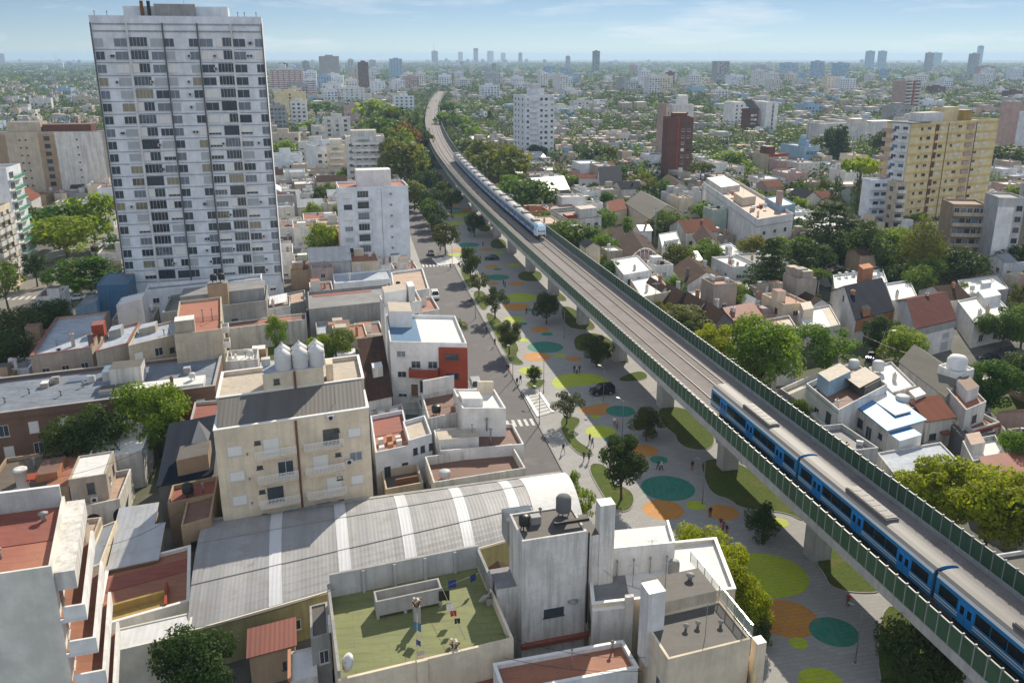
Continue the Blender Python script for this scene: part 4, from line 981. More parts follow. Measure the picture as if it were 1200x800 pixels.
for z in (10.2, 6.8): rd.win('F', w_ * .80, z, 2.2, 1.0, 'k', .36)
rd.balcony('F', w_ * .44, 7.3, w_ * .38, 1.4, 'redwall', solid=True, h=1.3); rd.balcony('F', w_ * .44, 3.0, w_ * .38, 1.4, 'white')
rd.grid('R', [2.5, 6.5], [3, 6.6, 9.8], 1.3, 1.4, 'dkh', ); rd.balcony('R', 4, 3.0, 5, 1.0, 'white'); rd.box('awning', w_ + .05, w_ + 1.0, .5, 4, 2.6, 2.8, 'dark')
wr_ = B('house', 'house with steep dark brown roof and single dormer beside the white and red house', 'house', (430, 470), (459, 464), 5.2, 15, 'white', 'r_dark', .2)
wr_.shed(5.3, 11, 'tile_brown', y0=0, y1=14); wr_.door('F', 3, 1.6, 2.4); wr_.box('dormer', 1.6, 3.4, 4.5, 7.0, 6.5, 9.0, 'oldwhite', 'c_white'); wr_.win('F', 1.2, 2.6, .8, .9, 'd'); wr_.box('gable_wall', .02, wr_.w - .02, 14.0, 14.8, 0, 10.9, 'white')

cr_ = B('apartment_house', 'cream six-storey apartment house with balconies and a dark ribbed roof', 'apartment house', (250, 505), (432, 478), 17, 6.2, 'cream', 'c_dark', .25)
w_ = cr_.w
cr_.coping('white_trim', .35, .12)
for k, z in enumerate((13.6, 10.4, 7.2, 4.0)):
    for i, x in enumerate((.365, .675)):
        cr_.balcony('F', w_ * x, z - .6, w_ * .26, 1.15, 'cream', 'white_trim'); cr_.win('F', w_ * (x + (.06 if (k + i) % 2 else -.02)), z - .5, 1.9, 1.95, 'sdks'[(k + i * 2) % 4]); cr_.win('F', w_ * (x - .105 if i == 0 else x + .10), z + .9, .7, .45, 'k')
    cr_.win('F', w_ * .115, z - .1, 1.7, 1.25, 's'); cr_.win('F', w_ * .895, z - .1, 1.6, 1.2, 'sms d'[k] if 'sms d'[k] != ' ' else 'd')
    cr_.vent(w_ * .19, -.06, z - .3, .15, .06)
cr_.box('downpipe', w_ * .505, w_ * .52, -.16, -.002, 2, 16.8, 'rust'); cr_.aircon(w_ * .845, -.25, 10.0); cr_.aircon(w_ * .74, -.25, 16.2)
cr_.antenna(w_ * .78, 2, 17.0, 3); cr_.shed(16.9, 18.4, 'c_dark', .05, x0=.35, x1=w_ - .35, y0=.3, y1=6.1)
cr_.grid('R', [2.5, 6], [7, 10, 13.4], 1.2, 1.2, 'sd')
crr = Bd('apartment_house', 'higher cream rear block carrying six white water tanks', 'apartment house', cr_.world(0, 6.3), cr_.u, cr_.v, w_, 9.5, 18.6, 'cream', 'r_cream', .45)
crr.box('stair_block', w_ * .31, w_ * .72, .02, 4.5, 18.1, 20.9, 'cream', 'r_silver'); crr.box('flue', w_ * .515, w_ * .53, -.2, -.002, 17.5, 20.8, 'rust'); crr.win('F', w_ * .40, 19.4, .7, .7, 'k')
crr.coping('white_trim', .3, .1)
for j in range(2):
    for i in range(3):
        q = crr.world(w_ * (.45 + .115 * i), 1.1 + j * 1.9)
        mb = MB(); mb.lathe([(.98, 0), (1.02, .15), (1.02, 1.9), (.98, 2.0), (.12, 2.7)], 16); mb.lathe([(1.05, 1.2), (1.05, 1.26)], 16); mb.tube((0, 0, 2.65), (0, 0, 2.85), .12, n=8)
        o = mb.build('water_tank', 'tankwhite'); o.location = (q.x, q.y, 20.9)
        tag(o, f"round white water tank with conical lid, {('front', 'rear')[j]} row, {('left end', 'middle', 'right end')[i]}, above the cream apartment house", 'water tank', 'white water tanks on the cream block')
crr.box('flower_box', w_ * .30, w_ * .36, 3, 4, 20.9, 21.8, 'oldwhite'); crr.box('flower_box', w_ * .74, w_ * .79, 2, 4.2, 18.15, 20.4, 'cream')

# brick terrace with its roofs, villa and courts behind the barn
bk = B('brick_terrace', 'long brown brick two-storey terrace with white framed shutters and grey roof', 'apartment house', (-60, 492), (252, 452), 8.3, 17, 'brownwall', 'r_bluegrey', .55)
w_ = bk.w; bk.coping('concrete', .4, .12); bk.box('cornice', 0, w_, -.14, -.003, 7.3, 7.55, 'brownwall')
for i in range(9):
    x = 2.6 + i * (w_ - 5) / 8; bk.win('F', x, 4.6, 1.35, 1.8, 'sdss'[i % 4]); bk.win('F', x + .2, 1.2, 1.35, 1.8, 'ssd'[i % 3])
bk.aircon(w_ * .42, -.25, 5.2)
bk.room(w_ * .62, w_ * .95, 1.0, 5.0, .9, 'bright', 'r_white'); bk.room(w_ * .55, w_ * .68, 7, 11, 3.0, 'oldwhite', 'r_dark'); bk.door('F', 1, .9, 2)
bk.chimney(w_ * .82, 2, 8.6, 1.3, .5, 'wood'); bk.tank(w_ * .9, 3.2, 8.6, .5, .8); bk.room(w_ * .5, w_ * .6, 10.5, 14, 1.6, 'oldwhite', 'r_blue')
for i in range(6): bk.vent(w_ * (.15 + .07 * i), 6 + (i % 3) * 3, 7.75, .8, .12)
br7 = random.Random(12)
for i in range(9):
    X, Y_ = w_ * br7.uniform(.25, .85), br7.uniform(5.5, 14); bk.box(('roof_box', 'low_wall', 'cistern')[i % 3], X, X + (br7.uniform(2, 5) if i % 3 == 1 else 1.1), Y_, Y_ + (.25 if i % 3 == 1 else br7.uniform(.6, 1.6)), 7.74, 7.8 + br7.uniform(.4, 1.3), br7.choice(('oldwhite', 'greywall', 'beige', 'bluewhite')), br7.choice(('r_white', 'r_grey', 'r_silver')))
for i in range(3): bk.box('roof_frame', w_ * .52 + i * 2.2, w_ * .52 + i * 2.2 + 1.9, 3.4, 6.2, 7.76, 8.5, 'metal', 'r_dark')
sh_ = B('courtyard_wall', 'low dark red court roof with a pale tank box between brick terrace and cream flats', 'building', (196, 476), (252, 468), 6, 7, 'redwall', 'r_red', .4); sh_.room(4.5, 6.8, 1, 3, 1.6, 'cream', 'r_cream')
vl = B('villa', 'white villa with a bright white flat roof over a beige upper room', 'house', (80, 562), (124, 555), 7, (92, 534), 'beige', 'r_white', .2)
vl.win('F', 2.4, 4.6, .9, 1.5, 'k'); vl.aircon(2.6, -.25, 3.4); vl.grid('R', [2, 5], [4.6], 1, 1.3, 'dk')
vl2 = B('villa', 'white shaped-gable house front with a shaded white roof terrace beside the dark roof', 'house', (100, 541), (166, 528), 5.5, 8, 'oldwhite', 'r_white', .5)
mb = MB(); w_ = vl2.w; prof = [(0, 0), (w_, 0), (w_, 1.2), (w_ * .72, 1.3), (w_ * .68, 1.9), (w_ * .56, 2.3), (w_ * .44, 1.9), (w_ * .40, 1.3), (0, 1.2)]
for y in (7.72, 8.02): mb.poly([(x, y, 5.5 + z) for x, z in prof])
for i in range(len(prof)):
    (x0, z0), (x1, z1) = prof[i], prof[(i + 1) % len(prof)]; mb.quad((x0, 7.72, 5.5 + z0), (x1, 7.72, 5.5 + z1), (x1, 8.02, 5.5 + z1), (x0, 8.02, 5.5 + z0))
vl2.put(mb, 'shaped_gable', 'oldwhite')
vl3 = B('villa', 'stained old porch with arched openings below the villa with white roof', 'house', (84, 596), (140, 584), 4.2, 9, 'oldwhite', 'r_pinkdirt', .7)
for x in (2.2, 5.4):
    mb = MB(); mb.poly([(x - .9, -.02, .3), (x + .9, -.02, .3)] + [(x + .9 * math.cos(t * math.pi / 10), -.02, 2.0 + .9 * math.sin(t * math.pi / 10)) for t in range(11)]); vl3.put(mb, 'arched_opening', 'dark')
dr = B('house', 'house under a broad dark slate roof beside the cream apartment house', 'house', (186, 570), (248, 556), 6, 15, 'darkgrey', 'r_dark', .2)
dr.shed(6.1, 8.4, 'slate', y1=14.5); dr.box('roof_terrace', dr.w * .35, dr.w - .3, 1.0, 5.5, 6.2, 8.6, 'tan', 'r_dark')
mb = MB(); mb.v = [(dr.w * .55, 5.6, 8.3), (dr.w * .9, 5.6, 8.3), (dr.w * .9, 9, 8.3), (dr.w * .55, 9, 8.3), (dr.w * .725, 7.3, 11.0)]; mb.f = [(0, 1, 4), (1, 2, 4), (2, 3, 4), (3, 0, 4)]; mb.m = [0] * 4; mb.sm = [False] * 4; dr.put(mb, 'skylight', 'metal')
lf = B('row_house', 'brown dusty flat roofs with a round stone chimney left of the villa', 'house', (-30, 588), (80, 570), 5, 13, 'tan', 'r_brown', .5); w_ = lf.w
mb = MB(); mb.lathe([(.75, 0), (.72, 3.2), (.85, 3.22), (.85, 3.5), (.55, 3.52)], 14); o = mb.build('round_chimney', 'oldwhite', lf.T); o.location = (*lf.loc(w_ * .48, 1.5), 4.4)
lf.room(w_ * .55, w_ * .8, 4, 9, 1.1, 'salmon', 'r_redbrown'); lf.chimney(w_ * .36, 5, 4.5, 1.5, .9, 'beige'); lf.box('roof_strip', w_ * .70, w_ - .3, 1, 12, 4.53, 4.6, 'r_terra'); lf.box('pergola', w_ * .5, w_ * .62, 1, 3, 6.2, 6.4, 'redwall')
lf.vent(w_ * .43, 9, 4.5, 1.4, .14)
ob = B('house', 'narrow tan house with red roof edges and a black tank before the slate roof', 'house', (196, 590), (252, 578), 6.5, 5.0, 'tan', 'r_red', .5); ob.tank(2.2, 2, 6.0, .7, 1.2, 'dark'); ob.vent(4, 2, 6, 1.2)
ob2 = B('house', 'tan lean house with a pinkish slab roof beside the barn corner', 'house', (212, 616), (247, 606), 7, 6, 'tan', 'r_redbrown', .3); ob2.grid('F', [1.2], [3.6], .8, 1, 'k')
for i, (a_, b__, z, c_, mat, lab) in enumerate([((132, 637), (176, 630), 5.2, 6.5, 'c_light', 'pale tin shed roof nearest the villa porch'), ((128, 667), (184, 655), 5, 6.2, 'c_light', 'wide tin shed roof half in shadow beside the barn')]):
    q = B('shed', lab, 'shed', a_, b__, z, c_, 'beige', mat, .05); q.shed(z + .05, z + 1.0, mat, y1=c_ - .2); q.grid('F', [2, 5], [2], 1, 1, 'kd'); q.box('eave_board', 0, q.w, -.3, -.24, z - .25, z - .02, 'wood')
q = B('shed', 'narrow grey roofed lane shed with a cream side wall below the villa', 'shed', (98, 668), (118, 660), 6.5, 9.5, 'cream', 'c_grey', .15); q.grid('R', [2, 5], [3], 1, 1, 'k')
rt_ = B('house', 'single-storey house with red tiled roofs around an ochre walled court', 'house', (112, 735), (222, 704), 5, (125, 664), 'white', 'r_terra', .35); w_ = rt_.w
rt_.box('court_wall', w_ * .10, w_ * .72, 2.2, 2.5, 4.7, 5.6, 'ochre'); rt_.box('court_floor', w_ * .06, w_ * .72, .3, 2.19, 4.67, 4.75, 'ochre'); rt_.box('red_strip', w_ * .72, w_ * .75, .3, 4.4, 4.67, 5.3, 'redwall'); rt_.box('roof_strip', .3, w_ - .3, 6.5, 9.3, 4.67, 4.72, 'r_red'); rt_.coping('white_trim', .3, .1)
wc = B('house', 'low house with a white corrugated roof and plain beige front beside the dark tree', 'house', (128, 764), (222, 742), 5.6, 3.6, 'blankwall', 'c_white', .1)
lw = B('apartment_house', 'tall blank walled white apartment house with a red roof and stepped side balconies', 'apartment house', (-40, 678), (60, 663), 21, (-10, 592), 'blankwall', 'r_redlight', .7); w_, d_ = lw.w, lw.d
lw.box('parapet_wall', .3, w_ - .2, d_ - .6, d_ - .23, 20.3, 22.3, 'lightgrey', 'white_trim'); lw.box('roof_strip', .3, w_ - .3, d_ * .45, d_ - .7, 20.32, 20.36, 'r_red'); lw.vent(w_ * .75, d_ * .75, 20.3, .7, .2); lw.vent(w_ * .3, d_ * .3, 20.3, .8, .1)
lw.box('ledge', w_ + .002, w_ + 1.5, .3, d_ + .5, 18.6, 20.2, 'oldwhite')
for k, (z, ex) in enumerate(((16.4, 1.9), (13.4, 2.3), (10.4, 2.6), (7.4, 2.9))):
    ba = MB(); ba.box(w_ + .002, w_ + ex, -.4 - k * .2, d_ - .5 - k * .4, z - .3, z); bo = lw.put(ba, 'balcony', ['white'])
    pr = MB(); x = w_ + ex; y0, y1 = -.4 - k * .2, d_ - .5 - k * .4
    pr.box(x - .25, x, y0, y1, z + .002, z + 1.1); pr.box(w_ + .3, x - .252, y0, y0 + .2, z + .002, z + 1.1); lw.put(pr, 'parapet', 'bright', bo)
    fl = MB(); fl.box(w_ + .05, x - .26, y0 + .25, y1 - .1, z + .003, z + .05); lw.put(fl, 'floor', 'r_terra', bo)
    lw.grid('R', [2, 5, 8.5], [z + .1], 1.3, 2.0, 'dks')
# ------------------------------------------------------------------ barn with the vaulted roof
P = at(222, 735, 5.3); Q = at(642, 556, 5.3); bl = at(240, 612, 5.3)
u = (at(385, 689, 5.3) - P).normalized(); v = (bl - P); Db = v.length; v.normalize(); Wb = (Q - bl).length
bn = Bd('barn_hall', 'long hall under a vaulted grey corrugated roof with pale translucent strips', 'hall', P, u, v, Wb + 2.0, Db, 5.2, 'olive', 'r_grey', .2, shell=False)
_u2 = (Q - bl).normalized(); _da = math.atan2(_u2.y, _u2.x) - bn.ang
def _taper(mb, name, mats, parent=None):
    """the hall narrows to the right: its long sides are not parallel"""
    q = []
    for x, y, z in mb.v:
        k = y / bn.d; bx, by = bn.vx * bn.d + math.cos(_da) * x, bn.vy * bn.d + math.sin(_da) * x
        q.append((x * (1 - k) + bx * k, by * k, z))
    mb.v = q; return mb.build(name, mats, parent or bn.T)
bn.put = _taper
FOOT[-1] = [P, P + u * bn.w, bl + _u2 * bn.w, bl]
w_ = bn.w; d_ = bn.d; ARC = 1.5; NA = 18
prof = [(d_ * i / NA, 5.2 + ARC * (1 - (2 * i / NA - 1) ** 2)) for i in range(NA + 1)]
def vault(x0, x1, lift, mat, name):
    mb = MB()
    for x in (x0, x1):
        for y, z in prof: mb.v.append((x, y - .25 + .5 * (y / d_), z + lift))
    n = NA + 1
    for i in range(NA): mb.f.append((i, n + i, n + i + 1, i + 1)); mb.m.append(0); mb.sm.append(False)
    return bn.put(mb, name, mat)
vault(-.2, w_ * .865, .0, 'c_barn', 'vault_roof'); vault(w_ * .865 + .01, w_ + .2, .05, 'r_white', 'white_roof')
for fx in (.17, .335, .50, .655, .80): vault(w_ * fx, w_ * fx + 1.35, .035, 'c_strip', 'skylight_strip')
mb = MB()
for x in (0, w_):
    mb.poly([(x, 0, -.3)] + [(x, y, z - .05) for y, z in prof] + [(x, d_, -.3)])
mb.quad((0, 0, -.3), (w_, 0, -.3), (w_, 0, 5.15), (0, 0, 5.15)); mb.quad((0, d_, -.3), (w_, d_, -.3), (w_, d_, 5.15), (0, d_, 5.15)); bn.put(mb, 'wall', 'olive')
bn.box('gutter', -.2, w_, -.45, -.26, 4.95, 5.2, 'cream_trim'); bn.box('gutter', -.2, w_, d_ + .27, d_ + .9, 5.0, 5.3, 'concrete')
mb = MB()
for f in (.32, .68):
    i = int(f * NA); y, z = prof[i]; mb.box(-.2, w_ * .865, y - .05, y + .05, z - .01, z + .09)
bn.put(mb, 'roof_seam', 'pipe')
bn.grid('F', [2, 6, 10], [1.5], 1.4, 1.2, 'kd')
ct = B('lean_to', 'orange and brown stepped lean-to against the olive barn wall', 'shed', (292, 770), (345, 756), 3.6, 3.2, 'tan', 'r_redbrown', .1); ct.shed(3.7, 4.4, 'c_red', y1=3); ct.win('F', 3.5, 1.2, 1, .9, 'k')
ct2 = B('lean_to', 'small dark roofed tank room between the barn wall and the green roof terrace', 'shed', (364, 748), (386, 742), 7.4, 5.2, 'greywall', 'r_dark', .15); ct2.grid('F', [1.1], [4.4], .9, 1.4, 'd'); ct2.box('ladder', 1.7, 2.2, .2, 1.8, 7.3, 8.2, 'white_trim')
ct3 = B('shed', 'white slatted tin roof near the bottom beside the orange lean-to', 'shed', (340, 800), (372, 792), 4.5, 4.5, 'oldwhite', 'c_white', .1); ct3.box('clay_pipe', -.2, .1, .2, 4.4, 4.5, 4.9, 'clay')
# ------------------------------------------------------------------ green roof terrace
gr = B('apartment_house', 'building with a green painted roof terrace and high stained parapet walls', 'apartment house', (396, 797), (602, 748), 9.3, (383, 688), 'cream', 'r_green', .9, wt=.28); w_, d_ = gr.w, gr.d; zr = gr.zr
gr.box('parapet_wall', .3, w_ - .1, d_ - .5, d_ - .22, zr, zr + 2.5, 'lightgrey', 'concrete'); gr.box('parapet_wall', .02, .28, .3, d_ - .5, zr + .5, zr + 1.6, 'greywall'); gr.box('parapet_wall', w_ - .3, w_ - .02, d_ * .55, d_ - .5, zr + .4, zr + 2.2, 'greywall')
for i in range(1, 5): gr.box('buttress', .3 + i * w_ / 5, .6 + i * w_ / 5, d_ - .75, d_ - .51, zr, zr + 2.4, 'lightgrey')
tx0, tx1, ty0, ty1 = w_ * .27, w_ * .68, d_ * .60, d_ * .73                 # raised trough of four walls on corner piers
tb = MB()
for q in ((tx0, tx1, ty0, ty0 + .18), (tx0, tx1, ty1 - .18, ty1)): tb.box(*q, zr + .35, zr + 1.9)
for q in ((tx0, tx0 + .18, ty0 + .182, ty1 - .182), (tx1 - .18, tx1, ty0 + .182, ty1 - .182)): tb.box(*q, zr + .35, zr + 1.9)
tb.box(tx0 + .18, tx1 - .18, ty0 + .18, ty1 - .18, zr + .37, zr + .5)
gr.put(tb, 'trough', 'concrete')
for x in (tx0, tx0 + 2.6, tx1 - 2.9, tx1 - .3): gr.box('trough_pier', x, x + .3, ty0 + .02, ty0 + .32, zr, zr + .348, 'concrete'); gr.box('trough_pier', x, x + .3, ty1 - .32, ty1 - .02, zr, zr + .348, 'concrete')
def pot_cluster(b, x, y, z, n, lab):
    o = thing('flue_cluster', lab, 'chimney', (*b.world(x, y), z), b.ang, 'flue clusters on the green roof'); rg = random.Random(int(x * 10))
    mb = MB(); zz = 1.9 if n > 7 else .7; mb.box(-.3, .3, -.24, .24, 0, zz); mb.build('flue_shaft', 'concrete', o)
    for i in range(n):
        a = i * 2.4; r = .10 + .17 * (i / n); mb = MB(); mb.tube((.3 * math.cos(a) * .6, .3 * math.sin(a) * .5, zz), (r * 1.8 * math.cos(a), r * 1.8 * math.sin(a), zz + .55), .06, n=7); mb.lathe([(.12, 0), (.12, .16)], 8, r * 1.85 * math.cos(a), r * 1.85 * math.sin(a)); 
        k = len(mb.v) - 16; mb.v[k:] = [(p[0], p[1], p[2] + zz + .5) for p in mb.v[k:]]; mb.build('flue_pot', 'wood' if i % 3 else 'oldwhite', o)
pot_cluster(gr, w_ * .50, d_ * .46, zr, 9, 'tall flue shaft crowned with a spray of clay pots in front of the trough')
pot_cluster(gr, w_ * .66, .9, zr, 7, 'low cluster of clay flue pots at the front parapet of the green roof')
pot_cluster(gr, w_ * .965, d_ * .50, zr, 5, 'three-stage white flue block on the side parapet beside the satellite dish')
for (x0, y0, x1, y1) in ((tx1, ty0, w_ - .3, d_ * .74), (tx1, ty0 + .2, w_ * .72, .6), (w_ * .5, d_ * .44, w_ * .44, .5)):
    o = tag(MB().tube((*gr.world(x0, y0), zr + 1.9), (*gr.world(x1, y1), zr + 1.5), .02, n=4).build('clothes_line', 'pipe'), f'washing line over the green roof from the trough to {"the corner wall" if x1 > w_ * .8 else ("the front flue pots" if x1 > w_ * .6 else "the front wall")}', 'clothes line')
CL_ = [('dark blue towel hung at the far corner of the green roof', .90, .70, 'bluecloth', .7), ('navy shirt hanging in shade beside the trough', .76, .685, 'bluecloth', .8), ('black trousers on the line right of the trough', .69, .58, 'black', 1.0), ('white shirt on the line over the sunlit green floor', .70, .42, 'whitecloth', .7), ('red cloth on the line over the sunlit green floor', .705, .34, 'redcloth', .55), ('small dark sock row near the front flue pots', .712, .25, 'black', .5), ('teal cloth dropping behind the tall flue shaft', .48, .30, 'sheetblue', .8), ('blue and white cloth on the sunny front floor', .46, .12, 'bluecloth', .5)]
for lab, fx, fy, mt, s_ in CL_:
    q = gr.world(w_ * fx, d_ * fy); mb = MB(); n = 6
    for i in range(n): mb.quad((-s_ / 2 + s_ * i / n, .05 * math.sin(i * 1.5), -s_ * 1.1), (-s_ / 2 + s_ * (i + 1) / n, .05 * math.sin(i * 1.5 + 1.5), -s_ * 1.05), (-s_ / 2 + s_ * (i + 1) / n, 0, 0), (-s_ / 2 + s_ * i / n, 0, 0))
    o = mb.build('hanging_cloth', mt); o.location = (q.x, q.y, zr + 1.75); o.rotation_euler = (0, 0, 1.2 + fx * 3); tag(o, lab, 'laundry', 'washing on the green roof')
def dish(P3, rz, lab, r=.6):
    o = thing('satellite_dish', lab, 'satellite dish', P3, rz, 'satellite dishes on the roofs')
    mb = MB(); mb.lathe([(.04, 0), (r * .5, .05), (r, .2)], 16); mb.v = [(x, -z * .8 - y * .5, 1.0 + y * .86 - z * .5) for x, y, z in mb.v]; mb.build('dish', 'frame', o)
    mb = MB(); mb.tube((0, .1, 0), (0, .05, 1.0), .04, n=6); mb.tube((0, 0, .75), (0, -.55, .9), .02, n=4); mb.build('mast', 'pipe', o)
q = gr.world(w_ * .93, d_ * .50); dish((q.x, q.y, zr), .6, 'grey satellite dish beside the white flue block on the green roof', .7)
q = gr.world(.8, 1.2); dish((q.x, q.y, zr + .6), 2.2, 'pale satellite dish at the corner of the green roof', .8)
gr.box('pilaster', w_ * .43, w_ * .49, -.35, -.002, 4, 9.5, 'cream'); gr.room(w_ * .44, w_ * .48, .3, .9, 1.2, 'cream', 'r_dark')
# ------------------------------------------------------------------ white tower house and white roofs
wh = B('house', 'tall white stained house with a brown tarred roof and a slim white chimney', 'house', (612, 634), (688, 622), 16, (597, 602), 'oldwhite', 'r_dark', .12); w_, d_ = wh.w, wh.d
wh.win('F', w_ * .50, 7.4, 2.0, .9, 'k'); wh.vent(w_ * .80, -.1, 8.6, .1, .25); wh.box('ledge', -.1, w_ + 1.0, -.5, -.002, 4.6, 5.0, 'r_red'); wh.win('F', w_ * .5, 2.0, 1.6, 1.2, 'k')
wh.box('chimney_stack', w_ + 1.4, w_ + 2.9, .3, 1.7, 9, 18.2, 'oldwhite', 'white_trim'); wh.box('rear_block', w_ + .002, w_ + 1.398, .4, 4.4, 0, 15.2, 'oldwhite', 'r_dark')
wh.tank(w_ * .12, 2.2, 15.9, .55, 1.0, 'black'); wh.tank(w_ * .80, 3.6, 15.9, .75, 1.7, 'darkgrey'); wh.box('pipe_rack', w_ * .55, w_ + .6, 1.2, 1.6, 16.3, 16.6, 'dark'); wh.vent(w_ * .45, d_ * .8, 15.8, .8); wh.box('drum', w_ * .25, w_ * .4, 2.6, 3.4, 15.9, 16.7, 'pipe')
wh.box('greenhouse', -.2, w_ * .42, d_ + .1, d_ + 2.6, 12.5, 15.2, 'concrete', 'glass_mid'); wh.box('cable_duct', w_ + .1, w_ + .25, -.12, -.003, 6, 15.9, 'dark')
wh.box('side_wall', -2.0, -.002, 2, 5.5, 0, 10, 'oldwhite', 'r_grey')
wf = B('house', 'low white house with a brilliant white flat roof beside the park trees', 'house', (694, 708), (862, 690), 10, (687, 645), 'cream', 'r_white', .35); w_, d_ = wf.w, wf.d
wf.box('roof_strip', .3, w_ * .26, .3, d_ * .5, 9.67, 9.72, 'r_grey'); wf.coping('white_trim', .3, .12); wf.win('L', d_ * .2, 6.2, 2.4, 1.6, 'k')
wf.room(w_ * .05, w_ * .60, d_ * .55, d_ - .3, 2.6, 'white', 'r_white'); wf.box('terrace_parapet', w_ * .05, w_ * .60, d_ * .55 - .25, d_ * .55 - .002, 9.65, 12.7, 'white', 'white_trim'); wf.box('terrace_parapet', w_ * .60 + .002, w_ * .60 + .25, d_ * .55 - .25, d_, 9.65, 12.7, 'white', 'white_trim')
for i in range(4): wf.vent(w_ * (.2 + i * .12), d_ * .5, 9.65, 1.6, .05)
wf.tank(w_ * .60, d_ * .38, 9.6, .55, 1.5, 'pipe'); wf.aircon(w_ * .68, d_ * .34, 9.65, .3); wf.antenna(w_ * .45, d_ * .55, 9.6, 3.5); wf.antenna(w_ * .3, d_ * .3, 9.6, 2.5)
wf.box('front_bay', 0, w_ * .22, -.5, -.002, 3, 9.6, 'oldwhite', 'white_trim'); wf.box('gate_pillar', w_ * .22, w_ * .28, -.5, -.002, 3, 10.7, 'oldwhite')
br = B('house', 'cream corner house with dark tarred stepped roofs and a white chimney', 'house', (783, 772), (880, 748), 11.5, (752, 724), 'cream', 'r_dark', .12); w_, d_ = br.w, br.d
br.box('upper_block', w_ * .20, w_ * .95, d_ + .01, d_ + 3.8, -.2, 12.6, 'sand', 'r_dark'); br.box('chimney_stack', -.3, 1.3, d_ - 1.9, d_ - .1, 8, 15.2, 'white', 'white_trim'); br.win('L', 1.6, 6.4, .6, 2.0, 'k')
br.box('gate_pillar', w_ + .4, w_ + 1.3, -.5, .5, 0, 11.2, 'cream', 'white_trim'); br.box('garden_wall', w_ + .6, w_ + .9, .5, 9, 0, 8.6, 'ochre'); br.box('flue', w_ + .1, w_ + .35, -.8, -.5, 6, 9.2, 'yellow')
for i, (x, y) in enumerate(((.40, .55), (.55, .55), (.8, .45))): br.vent(w_ * x, d_ * y, 11.4, .35, .12)
br.vent(w_ * .75, d_ + 2.4, 12.6, .4, .2); br.antenna(w_ * .55, d_ * .3, 11.4, 3.2); br.antenna(w_ * .4, d_ + 2, 12.6, 2.5)
fn = thing('roof_railing', 'glass and steel railing along the park edge of the cream corner house roof', 'railing', (*br.world(w_ + .1, 0), 11.5), br.ang + br.sk + math.pi / 2)
rl = MB()
for i in range(9): rl.box(i * 1.5, i * 1.5 + .06, -.03, .03, 0, 1.3)
rl.box(0, 12.06, -.03, .03, 1.301, 1.36); rl.build('frame', 'metal', fn)
m, nt, b = newmat('clearpane'); b.inputs['Base Color'].default_value = (.55, .65, .6, 1); b.inputs['Alpha'].default_value = .3; b.inputs['Roughness'].default_value = .1
for i in range(8):
    mb = MB(); mb.box(i * 1.5 + .08, i * 1.5 + 1.48, -.01, .01, .1, 1.25); mb.build('panel', 'clearpane', fn)
rb = B('house', 'low house with a sunlit red membrane roof between green terrace and cream corner house', 'house', (590, 812), (748, 782), 8, (578, 778), 'white', 'r_terra', .4); rb.coping('white_trim', .25, .1); rb.vent(rb.w * .55, 2, 7.6, 1.8, .05); rb.vent(rb.w * .9, 3.2, 7.6, .9)
rb2 = B('house', 'red roof strip below the beige front of the green terrace', 'house', (480, 830), (588, 806), 6, 5, 'cream', 'r_red', .3)
# ------------------------------------------------------------------ small houses between barn and street
s1 = B('house', 'old house with a sunlit pink terrace and grey balustrade right of the cream flats', 'house', (440, 530), (482, 521), 6.5, (434, 487), 'bluewhite', 'r_redlight', .7); s1.grid('F', [1.6, 4.2], [2.4], .9, 1.6, 'k'); s1.box('roof_strip', .3, s1.w - .3, s1.d * .5, s1.d - .3, 5.83, 5.88, 'r_red')
for i in range(7): s1.box('crate', .6 + (i % 4) * 1.3, 1.4 + (i % 4) * 1.3, 1.2 + (i // 4) * 2.2, 2.0 + (i // 4) * 2.2, 5.84, 6.5 + .2 * (i % 3), 'clay' if i % 2 else 'white')
s2 = B('house', 'white house with three small dark windows beside the round-ended court', 'house', (479, 516), (506, 508), 7.2, 7, 'bluewhite', 'r_cream', .6); s2.grid('F', [1, 2.2, 3.6], [4.8], .7, 1.0, 'k')
s3 = B('house', 'beige house with arched window and walled red terrace under a shaped white gable', 'house', (502, 490), (545, 481), 7, (494, 462), 'oldwhite', 'r_redbrown', .8); s3.tank(1.6, 2.5, 6.2, .7, 1.1, 'black'); s3.box('gable_wall', .3, s3.w - .3, s3.d + .01, s3.d + .3, 6, 9.2, 'white'); s3.room(4, 5.2, 1.6, 2.6, .8, 'clay', 'r_terra'); s3.win('F', 2.6, 2.2, 1.5, 2.4, 'k')
s4 = B('house', 'tall white cubic house at the street corner with one pipe on its blank wall', 'house', (542, 478), (593, 478), 9.5, 8, 'bright', 'r_white', .5); s4.box('gable_wall', 3.6, s4.w - .3, s4.d - 1, s4.d - .5, 9, 11, 'cream'); s4.room(.3, 3.4, 2, 5, 1.2, 'bright', 'r_white'); s4.vent(s4.w * .55, -.12, 6, 1.8, .12); s4.grid('R', [2, 5], [2, 5.4], 1.1, 1.4, 'dh')
s5 = B('house', 'white house with a red terrace floor and white roof wing by the near crosswalk', 'house', (516, 528), (614, 520), 5.6, (508, 503), 'white', 'r_redbrown', .6); s5.room(0, s5.w * .48, 1.5, 4.5, 1.6, 'white', 'r_cream'); s5.vent(s5.w * .63, 2, 5, 2.4, .14); s5.vent(s5.w * .42, 3, 6.6, 1.2, .06); s5.grid('R', [2, 5], [1.2], 1.1, 1.5, 'h')
s6 = B('house', 'beige walled yard house with a dark red court beside the barn and street', 'house', (508, 565), (616, 548), 5.2, 8, 'oldwhite', 'r_redbrown', 1.3); s6.tank(2, 3, 3.9, .8, .8, 'shutter_grey'); s6.win('L', 3, 2, .9, 1.3, 'k')
